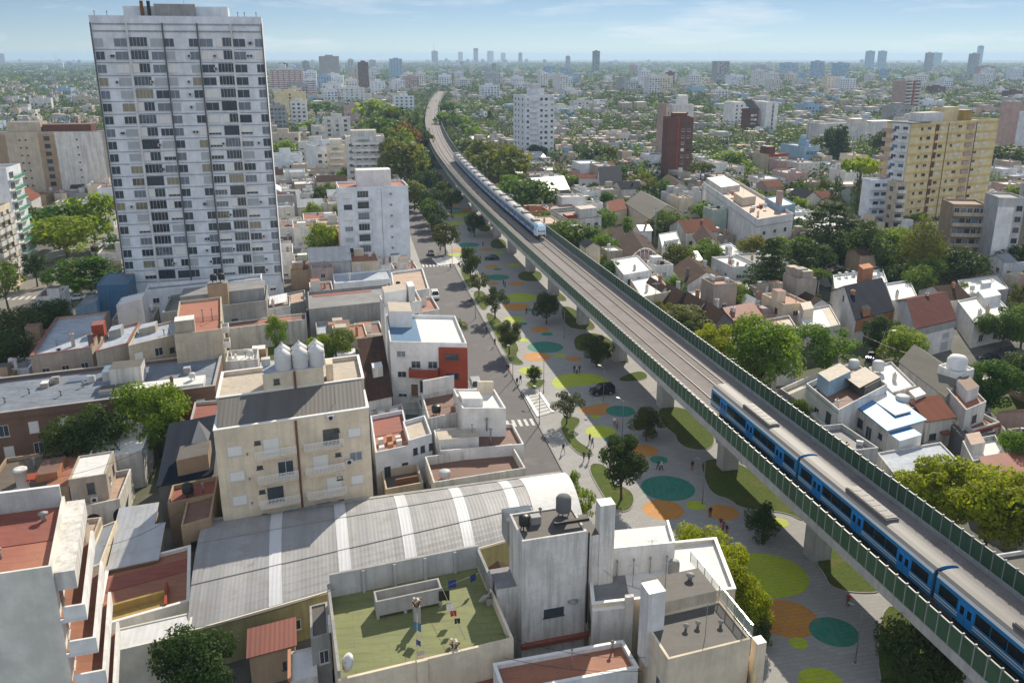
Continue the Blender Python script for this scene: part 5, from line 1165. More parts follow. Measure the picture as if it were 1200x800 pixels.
s7 = B('house', 'small ruin-like court with curved wall and rusty frames behind the barn', 'house', (452, 573), (496, 565), 3.6, 6, 'sand', 'r_dark', 1.2); s7.box('rusty_frame', 1.5, 4.5, 1, 1.3, 3.2, 4.2, 'rust')
s8 = B('house', 'pale cluttered courtyard house in front of the dark brown roof', 'house', (436, 497), (475, 486), 3.8, 5, 'oldwhite', 'r_pinkdirt', .6); s8.tank(2, 2, 3.2, .6, 1); s8.room(3.5, 5, 1, 3, 1.0, 'white', 'r_white')
s9 = B('house', 'low white yard houses left of the white tower house beside a dark green tree', 'house', (395, 440), (450, 432), 4.5, 14, 'white', 'r_grey', .5); s9.room(5.5, 8, 3, 9, 2.6, 'greywall', 'r_cream'); s9.room(.5, 4, 8, 11, 1.5, 'white', 'r_white')
# ------------------------------------------------------------------ blocks left of the viaduct, farther back
q = Mid('apartment_block', 'white six-storey block with a blank side wall and one column of balconies beside the street', 'apartment block', 399, 482, 219, 322, 12, 'bluewhite', 'r_redlight', .6, 14)
w_ = q.w; q.room(w_ * .28, w_ * .78, 4, 9, 4.5, 'bright', 'r_white'); q.box('vertical_rib', w_ * .60, w_ * .61, -.1, -.002, 0, q.z - .5, 'lightgrey'); q.door('F', w_ * .7, 1.2, 2.4)
for k in range(7):
    z = q.z - 3.4 - 3 * k
    if z < 1: break
    q.win('F', w_ * .12, z + .4, 2.2, 1.3, 'sksmgkd'[k % 7]); q.balcony('F', w_ * .34, z, w_ * .20, 1.1, 'bluewhite', solid=True, h=.7); q.win('F', w_ * .34, z + .1, w_ * .16, 2.2, 'dkm'[k % 3]); q.vent(w_ * .74, -.06, z + 1, .3, .2)
q.room(w_ * .9, w_ - .1, 1, 8, .1, 'bluewhite', 'r_red'); q.grid('R', [2, 5, 8], [q.z - 3 - 3 * k for k in range(6)], 1.3, 1.5, 'dhg')
LB = [
 (407, 453, 160, 222, 14, 'oldwhite', 'r_cream', 'cream stepped balcony block with green awnings, above the white six-storey block', 5, 'hdtdm'),
 (385, 408, 170, 212, 10, 'cream', 'r_cream', 'narrow blank cream block left of the balcony block with green awnings', 1, 'g'),
 (381, 412, 138, 172, 14, 'oldwhite', 'r_grey', 'pale twin-wing block behind the narrow blank cream block', 3, 'dgk'),
 (404, 432, 124, 150, 14, 'pink', 'r_grey', 'pinkish grey block in front of the pale wide block, left of the avenue trees', 3, 'dg'),
 (398, 428, 103, 126, 16, 'white', 'r_grey', 'pale wide block with stepped roof in front of the far red-brown tower', 5, 'dg'),
 (461, 486, 113, 140, 14, 'bluewhite', 'r_grey', 'grey blue block by the far end of the viaduct, left of the tracks', 4, 'dk'),
 (324, 360, 108, 140, 14, 'yellow', 'r_cream', 'yellow blank block right behind the slab tower', 1, 'k'),
 (343, 362, 119, 158, 10, 'white', 'r_grey', 'narrow white balcony block in front of the yellow blank block', 3, 'kdh'),
 (318, 338, 124, 160, 10, 'greywall', 'r_dark', 'dark grey glazed block touching the slab tower edge', 4, 'bk'),
 (318, 357, 81, 112, 16, 'white', 'r_grey', 'white block with red striped balconies beside the slab tower top', 6, 'dk'),
 (358, 372, 92, 118, 12, 'bluewhite', 'r_grey', 'plain pale block right of the red striped block', 2, 'g'),
 (376, 399, 66, 104, 18, 'greywall', 'r_grey', 'broad dark grey tower rising above the left skyline', 5, 'kd'),
 (421, 433, 73, 108, 14, 'brownblock', 'r_grey', 'slim red-brown tower on the left skyline', 3, 'kd'),
 (457, 472, 69, 96, 16, 'lightblue', 'r_grey', 'pale blue glass tower on the left skyline', 4, 'b'),
 (391, 407, 96, 112, 14, 'cream', 'r_grey', 'small cream block below the broad dark grey tower', 3, 'dk'),
 (434, 452, 95, 114, 14, 'bluewhite', 'r_grey', 'white-blue block right of the slim red-brown tower', 4, 'dg'),
 (408, 420, 86, 106, 12, 'sand', 'r_grey', 'sand coloured block just left of the slim red-brown tower', 3, 'd'),
]
for i, (x0, x1, yt, yb, dp, wl, rf, lab, nw, st) in enumerate(LB):
    q = Mid('apartment_block', lab, 'apartment block', x0, x1, yt, yb, dp, wl, rf, .6, 12)
    n = min(nw, max(1, int(q.w / 2.5)))
    if q.z / 3 * n < 95: facade(q, 'F', n, 3.0, 2.0, 1.4, st, 1.2, .6, seed=i)
    if 'red striped' in lab:
        for k in range(int(q.z / 3)): q.box('balcony', .3, q.w - .3, -.8, -.06, .9 + 3 * k, 1.7 + 3 * k, 'redwall')
    if 'green awnings' in lab:
        for k in range(4): q.balcony('F', q.w * .5, q.z - 3.5 - 3 * k, q.w * .7, 1.2, 'white', solid=True)
        q.room(q.w * .15, q.w * .8, 2, 10, 3, 'oldwhite', 'r_cream'); q.box('awning', q.w * .3, q.w * .6, -1.3, -.06, q.z - 1.6, q.z - 1.4, 'awning')
    q.room(q.w * .3, q.w * .7, 3, 7, 2.8, wl, 'r_grey')
# beige slabs and the green-balconied block at the far left
q = Mid('apartment_block', 'long beige slab block with blank streaked walls and light wells, left of the slab tower', 'apartment block', -45, 133, 152, 236, 12, 'beige', 'r_grey', .6, 8)
w_ = q.w; q.box('wall_panel', w_ * .70, w_ * .985, -.12, -.002, 0, q.z - .3, 'oldwhite'); q.box('light_well', w_ * .60, w_ * .70, -.06, -.002, 2, q.z - 1, 'tan'); q.box('light_well', w_ * .335, w_ * .405, -.06, -.002, 2, q.z - 1, 'tan'); q.room(w_ * .42, w_ * .62, 1, 9, 4.2, 'sand', 'r_grey'); q.room(w_ * .63, w_ * .92, 1, 8, 3.2, 'brownblock', 'r_redbrown'); q.box('wall_panel', w_ * .41, w_ * .6, -.1, -.002, 0, q.z - .2, 'sand')
for k in range(8):
    z = q.z - 3.5 - 3 * k
    if z < 2: break
    q.win('F', w_ * .65, z, 2.2, 1.6, 'k', .06)
    for x in (.49, .525, .83, .28, .2): q.win('F', w_ * x, z, .7, .5, 'k', .12)
q = Mid('apartment_block', 'white block with a stack of green railed balconies on its street corner', 'apartment block', -40, 40, 196, 318, 11, 'bluewhite', 'r_grey', .5, 10)
for k in range(12):
    z = q.z - 3.3 - 2.9 * k
    if z < 2: break
    q.balcony('R', 3, z, 5.5, 1.5, 'white', 'awning'); q.win('R', 3, z + .1, 3.2, 1.9, 'd'); q.balcony('R', 8.2, z, 3, 1.2, 'white', 'awning'); q.win('F', q.w * .7, z + .6, 1, .8, 'k')
q = Mid('apartment_block', 'cream block with stacked bay balconies at the left street corner', 'apartment block', -45, 26, 246, 344, 14, 'cream', 'r_grey', .5, 10)
for k in range(9):
    z = q.z - 3.3 - 2.9 * k
    if z < 2: break
    for y in (3, 7.5, 11.5): q.balcony('R', y, z, 3.2, 1.1, 'oldwhite', solid=True); q.win('R', y, z + .1, 1.8, 1.9, 'dk'[k % 2])
q = Mid('house', 'low brown house by the tree cluster in front of the beige slab block', 'house', 44, 66, 228, 252, 10, 'tan', 'r_redbrown', .4, 10); q.win('F', 2, 2.5, 1.4, 1.4, 'k')
q = Mid('house', 'low pale house against the beige slab block behind the bright trees', 'house', 68, 100, 236, 254, 9, 'oldwhite', 'r_white', .4, 10); facade(q, 'F', 3, 3, 1.2, 1.3, 'dk')
# ------------------------------------------------------------------ right of the viaduct: the larger blocks
q = Mid('apartment_block', 'white twelve-storey tower with ranks of small windows right of the far train', 'apartment block', 601, 649, 112, 193, 15, 'bluewhite', 'r_grey', .6, 25)
w_ = q.w; n = int((q.z - 3) / 3)
rng = random.Random(5)
for k in range(n):
    z = q.z - 3 - 3 * k
    for x in (.10, .56, .92): q.win('F', w_ * x, z + .2, 1.5, 1.3, rng.choice('dkg'))
    q.win('F', w_ * .72, z + .2, 1.8, 1.3, rng.choice('dkh')); q.balcony('F', w_ * .30, z, w_ * .26, 1.0, 'bluewhite', solid=True)
    for y in (3, 8, 12): q.win('L', y, z + .2, 1.4, 1.3, 'd')
q.room(w_ * .35, w_ * .75, 4, 11, 4, 'bluewhite', 'r_grey'); q.room(w_ * .42, w_ * .66, 5, 9, 6.5, 'white', 'r_grey')
q = Mid('hall', 'low pale blue vaulted hall at the foot of the white twelve-storey tower', 'hall', 592, 640, 186, 199, 14, 'lightblue', 'r_blue', .2, 22); q.gable(q.z, 2.5, 'c_light')
q = Mid('warehouse', 'long low white roof between the trees left of the white twelve-storey tower', 'warehouse', 546, 594, 164, 172, 22, 'white', 'r_white', .3, 14); q.gable(q.z, 1.5, 'c_white')
q = Mid('apartment_block', 'dark red brick tower with few windows at the right of the low roofs', 'apartment block', 773, 808, 138, 216, 11, 'brownblock', 'r_redbrown', .6, 2)
w_ = q.w
for k in range(8):
    z = q.z - 3.4 - 3 * k
    for x in (.62, .84): q.win('F', w_ * x, z, 1.5, 1.3, rng.choice('sdkm'))
    if k % 2: q.win('F', w_ * .25, z, .7, .8, 'k')
q.room(w_ * .25, w_ * .8, 3, 8, 2.5, 'brownblock', 'r_redbrown'); q.box('vertical_rib', w_ * .4, w_ * .46, -.2, -.002, 0, q.z, 'redwall')
q = Mid('apartment_block', 'white stepped tower peeking over the dark red brick tower', 'apartment block', 780, 808, 123, 205, 8, 'oldwhite', 'r_white', .5, 2); q.room(q.w * .3, q.w * .75, 2, 7, 5, 'white', 'r_white'); facade(q, 'F', 2, 3, 1.0, 1.2, 'dk', 30)
q = Mid('apartment_block', 'pinkish narrow block left of the white stepped tower', 'apartment block', 768, 782, 122, 200, 10, 'pink', 'r_red', .5, 18); facade(q, 'F', 2, 3, 1.2, 1.3, 'dk', 20)
q = Mid('apartment_block', 'white blank-sided block with balcony slot, left of the dark sloping roof block', 'apartment block', 846, 876, 120, 156, 14, 'bright', 'r_white', .5, 20); facade(q, 'F', 3, 3, 1.6, 1.4, 'kd', 2, seed=8)
q = Mid('apartment_block', 'brown balcony block with a steep dark sloping roof between two white blocks', 'apartment block', 867, 886, 128, 164, 10, 'brownblock', 'r_dark', .5, 20); facade(q, 'F', 2, 3, 2.2, 1.4, 'hs', 1.5, seed=4); q.shed(q.z, q.z + 6, 'slate')
q = Mid('apartment_block', 'tall white twin slab block with a dark slot, right of the dark sloping roof', 'apartment block', 881, 908, 120, 164, 14, 'bright', 'r_white', .5, 22); q.box('light_well', q.w * .5, q.w * .66, -.05, -.002, 2, q.z - 1, 'pink')
for k in range(8): q.win('F', q.w * .58, q.z - 4 - 3 * k, 1.2, 1.2, 'k', .05)
q = Mid('apartment_block', 'red and white balcony tower standing alone beyond the long cream building', 'apartment block', 1042, 1073, 95, 140, 16, 'pink', 'r_grey', .5, 25); w_ = q.w; q.box('vertical_rib', w_ * .45, w_ * .56, -.4, -.002, 0, q.z + .2, 'redwall')
for k in range(int(q.z / 3.2)): q.balcony('F', w_ * .22, 1.6 + 3.2 * k, w_ * .38, 1.2, 'white', solid=True); q.balcony('F', w_ * .78, 1.6 + 3.2 * k, w_ * .38, 1.2, 'white', solid=True); q.win('F', w_ * .22, 1.7 + 3.2 * k, w_ * .3, 1.9, 'k'); q.win('F', w_ * .78, 1.7 + 3.2 * k, w_ * .3, 1.9, 'k')
q.room(w_ * .4, w_ * .7, 4, 9, 4, 'white', 'r_grey')
q = Mid('apartment_block', 'cream block with vertical strips near the pale blue pair beyond the long building', 'apartment block', 961, 981, 90, 112, 14, 'cream', 'r_grey', .5, 20); facade(q, 'F', 3, 3.2, 1.8, 1.5, 'kd', 2)
q = Mid('apartment_block', 'blue-white block right of the cream block with vertical strips', 'apartment block', 983, 1001, 92, 112, 14, 'bluewhite', 'r_grey', .5, 20); facade(q, 'F', 3, 3.2, 1.8, 1.5, 'kd', 2)
q = Mid('apartment_block', 'wide grey tower on the skyline right of centre under two masts', 'apartment block', 833, 853, 72, 102, 20, 'greywall', 'r_grey', .5, 15); facade(q, 'F', 5, 3.2, 3, 1.5, 'gk', 2)
q.antenna(q.w * .2, 3, q.z, 40); q.antenna(q.w * .8, 3, q.z, 45)
q = Mid('institution', 'long cream institutional building with rows of tall windows behind the dark cedars', 'school', 944, 1048, 146, 178, 14, 'oldwhite', 'r_grey', .8, 18)
q.grid('F', [1.6 + (q.w - 3.2) * i / 21 for i in range(22)], [2, 6.2], 1.3, 2.4, 'gm'); q.room(q.w * .45, q.w * .62, 3, 10, 3, 'cream', 'r_white'); q.room(q.w * .68, q.w * .98, 2, 12, 1.2, 'lightgrey', 'r_white'); q.tank(q.w * .63, 6, q.zr + 2, 2, 3, 'lightblue')
q = Mid('workshop', 'sky blue painted low factory with a blue roof tank right of the red roofed flats', 'workshop', 912, 956, 172, 204, 20, 'lightblue', 'r_blue', .5, 20); q.room(q.w * .55, q.w * .8, 6, 12, 3, 'lightblue', 'r_blue'); q.tank(q.w * .7, 10, q.z + 2, 1.6, 2.6, 'lightblue'); facade(q, 'F', 3, 4, 2, 1.4, 'b', 2)
q = Mid('apartment_house', 'three-storey beige flats with a maroon roof band and white balconies', 'apartment house', 880, 920, 181, 210, 13, 'sand', 'r_red', .5, 22); q.box('roof_band', -.2, q.w + .2, -.3, -.002, q.z - 1.2, q.z + .1, 'redwall'); facade(q, 'F', 5, 3, 1.6, 1.5, 'dhs', 1.2); q.room(.5, 5, 2, 8, 4, 'brownblock', 'r_redbrown')
for k in range(2): q.balcony('F', q.w * .8, 3.5 + 3 * k, 3.6, 1.1, 'white', solid=True)
# yellow block
q = Mid('apartment_block', 'large yellow banded apartment block with a white balconied end', 'apartment block', 1026, 1146, 146, 285, 9, 'yellow', 'r_grey', .7, 30)
w_, d_ = q.w, q.d; n = int((q.z - 2) / 2.95); YB = q
mb = MB()
for k in range(n): mb.box(.05, w_ - .05, -.10, -.002, q.z - 1.0 - 2.95 * k - .45, q.z - 1.0 - 2.95 * k + .40)
q.put(mb, 'floor_band', 'yellowband')
for x in (.27, .41, .735): q.box('downpipe', w_ * x - .12, w_ * x + .12, -.22, -.101, 1, q.z - .5, 'brownwall')
for k in range(n):
    z = q.z - 2.95 * (k + 1) + .45
    for x, ww, st in ((.12, .8, 'k'), (.20, 1.5, 'dk'), (.345, 1.5, 'dks'), (.47, .8, 'ks'), (.545, 1.6, 'dks'), (.76, 1.6, 'dsk'), (.86, 1.4, 's')): q.win('F', w_ * x, z + .2, ww * 1.25, 1.15, rng.choice(st))
    q.box('loggia', w_ * .265, w_ * .305, -.14, -.003, z - .3, z + 1.7, 'brownblock'); q.box('loggia', w_ * .625, w_ * .70, -.6, -.003, z - .3, z + 1.0, 'pink', 'dark')
mb = MB(); mb.box(-.35, -.002, .4, d_ - 2.2, 0, q.z - .1); q.put(mb, 'end_wall', 'bluewhite')
for k in range(n):
    z = q.z - 2.95 * (k + 1)
    b_ = q.balcony('L', d_ * .25, z, 4.2, 1.0, 'white', solid=True); b_.location.x -= .36
    for y in (.2, .55): w0 = q.win('L', d_ * y, z + .2, 1.8, 1.7, rng.choice('dbm'), .36)
    b_ = q.balcony('L', d_ * .85, z, 3.6, 1.3, 'pink', solid=True)
q.box('cornice', -.5, w_ * .2, -.4, d_, q.z + .002, q.z + .25, 'darkgrey')
q.room(w_ * .16, w_ * .40, 2, 7, 3.6, 'white', 'r_grey'); q.room(w_ * .42, w_ * .60, 3, 7.5, 5, 'yellow', 'r_grey'); q.room(w_ * .6, w_ * .70, 1, 7, 4, 'ochre', 'r_grey'); q.tank(w_ * .5, 7, q.z + 4, 1.2, 2); q.tank(w_ * .75, 5, q.z, 1, 1.6); q.antenna(w_ * .8, 5, q.z, 4)
q = Mid('apartment_block', 'tall brown balcony tower partly hidden behind the right end of the yellow block', 'apartment block', 1166, 1190, 120, 190, 14, 'pink', 'r_grey', .5, 34)
for k in range(14):
    if 2 + 3 * k < q.z - 2: q.balcony('F', q.w * .5, 2 + 3 * k, q.w * .9, 1.2, 'brownblock', solid=True)
q = Mid('apartment_block', 'pale block at the frame edge behind the yellow block', 'apartment block', 1186, 1230, 132, 200, 14, 'bluewhite', 'r_grey', .5, 30); facade(q, 'F', 4, 3, 1.5, 1.3, 'dk', 2)
q = Mid('apartment_block', 'blue-white balcony block left of the yellow apartment block', 'apartment block', 1003, 1034, 211, 282, 5, 'bluewhite', 'r_white', .5, 10)
for k in range(8):
    z = q.z - 3.2 - 2.9 * k
    if z < .5: break
    q.balcony('F', q.w * .45, z, q.w * .7, 1.2, 'bluewhite', solid=True); q.win('F', q.w * .35, z + .1, 1.8, 1.8, 'kb'[k % 2]); q.win('F', q.w * .7, z + .1, 1.6, 1.8, 'bk'[k % 2])
q = Mid('apartment_block', 'tan balcony wing between the blue-white block and the yellow block', 'apartment block', 1031, 1052, 214, 288, 5, 'sand', 'r_cream', .5, 10)
for k in range(8):
    z = q.z - 3.2 - 2.9 * k
    if z < .5: break
    q.balcony('F', q.w * .5, z, q.w * .8, 1.2, 'oldwhite', solid=True); q.win('F', q.w * .5, z + .1, 2.2, 1.8, 'k'); q.win('L', 2.4, z + .3, 1.8, 1.4, 'kd'[k % 2])
q = Mid('apartment_block', 'glazed balcony block with tan bands in front of the yellow block', 'apartment block', 1093, 1142, 240, 318, 10, 'tan', 'r_redbrown', .5, -8)
for k in range(9):
    z = q.z - 3 - 2.9 * k
    if z < .5: break
    q.balcony('F', q.w * .5, z, q.w * .95, 1.2, 'sand', solid=True, h=.9)
    for i in range(5): q.win('F', q.w * (.12 + .19 * i), z + .1, q.w * .15, 1.9, rng.choice('kbmd'))
q = Mid('apartment_block', 'white blank slab with a window column beside the glazed balcony block', 'apartment block', 1140, 1182, 232, 328, 10, 'lightgrey', 'r_grey', .5, -8)
q.box('wall_panel', 0, q.w * .62, -.1, -.002, 0, q.z - 2.5, 'bright'); 
for k in range(9):
    z = q.z - 3.4 - 2.9 * k
    if z < 1: break
    q.win('F', q.w * .82, z, 1.5, 1.3, 'k')
q = Mid('apartment_block', 'white blank slab cut by the frame edge below the yellow block', 'apartment block', 1180, 1255, 222, 330, 12, 'lightgrey', 'r_grey', .5, -8); facade(q, 'L', 2, 2.9, 1.2, 1.2, 'k', 2)
q = B('apartment_house', 'big white three-storey building with a long blank side wall and cluttered red roof', 'apartment house', (888, 257), (930, 250), 12.6, (824, 213), 'bright', 'r_pinkdirt', 1.0)
w_, d_ = q.w, q.d; q.box('string_course', -.12, -.002, 0, d_, 10.2, 10.5, 'lightgrey'); q.box('string_course', 0, w_, -.12, -.002, 10.2, 10.5, 'lightgrey'); facade(q, 'F', 3, 3.2, 1.3, 1.1, 'kd', 1.2); 
q.room(w_ * .1, w_ * .7, d_ * .68, d_ - .4, 2.4, 'oldwhite', 'r_white'); q.room(w_ * .2, w_ * .6, d_ * .35, d_ * .5, 2.6, 'cream', 'r_pinkdirt'); q.antenna(w_ * .3, d_ * .4, 12, 6); q.tank(w_ * .3, d_ * .55, 12, 1, 1.5, 'clay'); q.tank(w_ * .6, d_ * .2, 12); q.chimney(w_ * .2, d_ * .1, 11.6, 1.5)
cr9 = random.Random(8)
for i in range(12):
    X, Y_ = w_ * cr9.uniform(.1, .8), d_ * cr9.uniform(.05, .66)
    q.box(('roof_box', 'parapet', 'cistern')[i % 3], X, X + cr9.uniform(.5, 2.2), Y_, Y_ + cr9.uniform(.4, 2.5), 11.58, 11.6 + cr9.uniform(.4, 1.6), cr9.choice(('oldwhite', 'bluewhite', 'greywall', 'pink', 'redwall')), cr9.choice(('r_white', 'r_grey', 'r_red')))
for y in (.2, .5, .8): q.win('L', d_ * y, 3, .6, .8, 'k')
q2 = Bd('apartment_house', 'pale blue wing joined to the right of the big white three-storey building', 'apartment house', q.world(w_ * .85, 9), q.u, q.v, w_ * .45, 18, 13.6, 'lightblue', 'r_white', .4); facade(q2, 'F', 2, 3.2, 1.3, 1.3, 'kd', 1.2); q2.chimney(1, 4, 13, 4.5, 1.5, 'pink')
# ------------------------------------------------------------------ houses right of the viaduct
q = B('house', 'house with dark slate roof, white gable end and orange brick front', 'house', (1003, 374), (1047, 363), 5.6, (974, 341), 'white', 'r_dark', .2); q.gable(5.6, 4.2, 'slate', 'x', .35); w_ = q.w
q.box('front_wall', 0, w_, -.25, -.002, 2.8, 5.5, 'salmon'); q.box('chimney', w_ * .55, w_ * .85, q.d * .62, q.d * .80, 8, 12, 'salmon'); q.chimney(w_ * .12, q.d * .35, 7, 2.4, .7, 'clay'); q.win('F', w_ * .25, 3.2, 1.2, 1.5, 'k', .26); q.win('F', w_ * .7, 3.2, 1.6, 1.4, 'd', .26); q.win('L', q.d * .5, 6.4, .9, 1.2, 'k'); q.door('F', w_ * .3, 1.2, 2.2); q.box('dormer', w_ * .18, w_ * .36, -.1, 2.5, 5.4, 7.4, 'salmon', 'slate')
q = B('house', 'white house with low maroon hipped roof and grey upper band', 'house', (1073, 385), (1120, 374), 6.6, (1050, 352), 'white', 'r_redbrown', .2); q.gable(6.6, 3.0, 'maroon', 'x', .3); w_ = q.w; q.box('upper_band', 0, w_, -.15, -.002, 4.9, 6.4, 'greywall'); q.grid('F', [w_ * .2, w_ * .8], [2.9], 2.2, 1.3, 'g'); q.grid('F', [w_ * .3, w_ * .8], [.3], 2.4, 1.9, 'g'); q.chimney(w_ * .5, q.d * .5, 9, 1.2)
q = B('house', 'white house with bright flat roof and two vents beyond the maroon roof', 'house', (1142, 378), (1188, 368), 5.6, (1122, 352), 'bright', 'r_white', .4); q.chimney(3, 4, 5.2, 1.6, .6); q.chimney(6, 5, 5.2, 1.8, .6, 'beige'); q.grid('F', [3, 8], [1], 1.5, 1.6, 'kd'); q.room(q.w * .5, q.w - .5, q.d * .6, q.d - .5, 2, 'white', 'r_white')
q = B('house', 'long white flat roof with parapet clutter behind the slate roofed house', 'house', (978, 338), (1040, 330), 6.5, (976, 322), 'bright', 'r_white', .5); q.room(q.w * .6, q.w * .8, 2, 5, 2, 'white', 'r_white')
for i in range(5): q.tank(2 + i * 2.2, q.d - 2, 6, .5, .9)
q = B('house', 'white flat roof running behind the maroon roofed house', 'house', (1045, 352), (1075, 347), 6.2, (1038, 332), 'white', 'r_white', .5); q.chimney(2, 3, 5.8)
q = B('house', 'small white house with pale roof behind the dark cone-shaped tree', 'house', (1130, 345), (1182, 338), 4.5, (1122, 328), 'lightgrey', 'r_white', .4); q.tank(3, 3, 4); q.room(6, 9, 2, 5, 2, 'bluewhite', 'r_white')
q = B('house', 'long low house with terracotta patches and box chimneys near the trees by the barrier', 'house', (898, 404), (942, 396), 5, (884, 376), 'oldwhite', 'r_terra', .5); q.chimney(3, 4, 4.5, 2, .9, 'cream'); q.room(q.w * .4, q.w * .75, 3, 7, 2.6, 'cream', 'r_cream'); q.chimney(q.w * .8, 2, 4.5, 2.2, 1.2, 'oldwhite'); q.grid('F', [2, 6, 10], [1.2], 1.4, 1.4, 'kd')
q = B('house', 'house with white roof slab and cream parapets left of the slate roofed house', 'house', (945, 388), (985, 380), 5.6, (935, 364), 'oldwhite', 'r_white', .4); q.room(.4, 3.5, q.d * .6, q.d - .4, 2.2, 'cream', 'r_cream'); q.box('roof_strip', q.w * .75, q.w - .3, .4, q.d - .4, 5.22, 5.27, 'r_cream'); q.grid('F', [2, 6], [1.2], 1.5, 1.5, 'k')
q = B('house', 'low house with a red painted gable and blue shed by the bright round tree', 'house', (858, 377), (893, 370), 4.2, 9, 'redwall', 'r_terra', .2); q.gable(4.2, 1.8, 'c_red', 'x', .2); q.chimney(2, 3, 4.2, 2, .8)
q = B('house', 'roof terrace house with a cluttered maroon terrace and front balcony next to the barrier', 'house', (983, 480), (1040, 450), 7.6, (945, 449), 'white', 'r_redbrown', 1.0); w_, d_ = q.w, q.d
for y in (.25, .6): q.win('L', d_ * y, 4.2, 1.6, 1.8, 'kh'[y > .5]); q.win('L', d_ * y, 1, 1.4, 1.4, 'k')
q.balcony('L', d_ * .3, 3.6, 6, 1.2, 'white', solid=True); q.balcony('L', d_ * .72, 3.6, 4, 1.2, 'white'); q.box('trim_band', -.1, -.002, 0, d_, 6.9, 7.2, 'mint'); q.box('roof_room', w_ * .15, w_ * .6, d_ * .55, d_ * .9, 6.6, 9.2, 'lightblue', 'r_cream'); q.box('broken_roof', w_ * .5, w_ * .95, d_ * .15, d_ * .6, 8.2, 8.4, 'wood', 'r_cream'); q.box('roof_room', w_ * .6, w_ * .95, d_ * .12, d_ * .62, 6.6, 8.19, 'darkgrey', 'r_dark'); q.tank(w_ * .85, d_ * .8, 7.2, .9, 1.6); q.chimney(w_ * .1, d_ * .2, 6.6, 1.2); q.grid('F', [w_ * .5], [3], 1.3, 1.3, 'k')
q = B('house', 'house with a bright blue metal roof partly whitewashed, next to the barrier', 'house', (1040, 504), (1083, 492), 5.6, (998, 474), 'oldwhite', 'r_blue', .1)
plain('roofblue', (.07, .24, .48), .45, .1); w_, d_ = q.w, q.d
q.shed(5.65, 6.1, 'roofblue', .35); q.box('roof_patch', w_ * .45, w_ * .9, d_ * .25, d_ + .1, 6.03, 6.24, 'r_white'); q.win('L', d_ * .7, 3, 1.4, 1.4, 'k'); q.win('L', d_ * .45, 2, 1.6, 2.2, 'd'); q.win('L', d_ * .15, 3.6, 1.0, .8, 'k'); q.box('front_bay', .2, w_ * .62, -3, -.002, 0, 5.2, 'bright', 'roofblue'); q.box('terrace', -2.6, -.002, 0, d_, 0, 2.2, 'oldwhite', 'r_grey'); q.box('terrace_wall', -2.8, -2.6, -.2, d_, 2.2, 3.2, 'white')
q = B('house', 'small house with a red tiled slope and red door canopy beside the blue roof', 'house', (1086, 494), (1118, 489), 4.8, (1068, 477), 'oldwhite', 'r_terra', .1); q.shed(4.85, 6.0, 'tile', .3); q.win('F', q.w * .3, 1.6, 1.3, 1, 'k'); q.box('door_canopy', q.w * .55, q.w * .85, -1.2, -.002, 2.6, 2.85, 'c_red'); q.box('stair', -.2, q.w * .55, -1.3, -.3, 0, 1.4, 'greywall')
q = B('house', 'low house with a plain white roof slab and round tank behind the blue roof', 'house', (1046, 460), (1074, 452), 6, (1018, 430), 'oldwhite', 'r_white', .4); q.tank(q.w * .2, q.d * .8, 5.6, 1, 1.8); q.chimney(q.w * .5, q.d * .4, 5.6, 1.2, .5)
q = B('house', 'stained house with a white roof tank ring and pink roof behind the blue roof', 'house', (1058, 482), (1090, 470), 5.5, (1040, 462), 'oldwhite', 'r_redbrown', .4); q.tank(q.w * .2, q.d * .4, 5.1, 1.1, 1.2); q.room(q.w * .5, q.w * .9, 1, 4, 1.5, 'white', 'r_white')
q = B('workshop', 'old gabled workshop with stained cream side wall and grey slope', 'workshop', (1108, 465), (1140, 450), 6.2, (1054, 424), 'oldwhite', 'r_grey', .1); q.gable(6.2, 2.2, 'c_olive', 'y', .2); q.win('F', q.w * .5, 3, 1.2, 1.2, 'k')
q = B('house', 'white curved stair tower with an arched niche behind the old workshop', 'house', (1122, 438), (1142, 432), 9, 4.5, 'bright', 'r_white', .3); mb = MB(); mb.lathe([(1.6, 0), (1.6, 1.5), (1.2, 2.1), (.3, 2.3)], 14); o = mb.build('round_top', 'bright', q.T); o.location = (*q.loc(q.w * .5, 2.2), 8.8)
q = B('house', 'cream house with red terrace and one square window right of the old workshop', 'house', (1132, 480), (1156, 470), 7, (1104, 448), 'oldwhite', 'r_terra', .5); q.win('F', q.w * .5, 4.2, 1.3, 1.2, 'k'); q.room(q.w * .3, q.w * .9, 3, 8, 2, 'white', 'r_redbrown'); q.grid('L', [3, 8], [2.5], 1.2, 1.3, 'k')
q = B('house', 'low cream house with maroon eaves below the square window', 'house', (1140, 503), (1172, 494), 4.2, 6, 'oldwhite', 'r_redbrown', .6); q.box('eaves', 0, q.w, -.3, -.002, 3.6, 3.9, 'redwall'); q.grid('F', [2, 5], [1], 1.2, 1.8, 'k')
q = B('carport', 'dark flat carport roof beyond the red door canopy', 'carport', (1128, 512), (1166, 505), 3.6, (1110, 492), 'darkgrey', 'r_dark', .1, shell=True); q.box('gate_opening', .4, q.w - .6, -.03, -.003, 0, 2.8, 'dark')
q = B('house', 'grey weathered roof slab between the barrier and yellow tree', 'house', (1050, 558), (1128, 544), 4, (1028, 530), 'oldwhite', 'r_silver', .25); q.win('F', 4, 1.5, 1, 1, 'k')
q = B('house', 'white roofed yard house with broken parapets near the frame edge', 'house', (1140, 540), (1180, 532), 3.8, (1128, 516), 'oldwhite', 'r_white', .7); q.room(.3, 3, 3, 7, 1.8, 'oldwhite', 'r_pinkdirt')
q = B('shed', 'maroon corrugated roof at the frame edge behind the yellow tree', 'shed', (1160, 562), (1215, 552), 3.6, (1148, 542), 'greywall', 'c_red', .1); q.shed(3.65, 4.3, 'c_red'); q.door('F', 2)
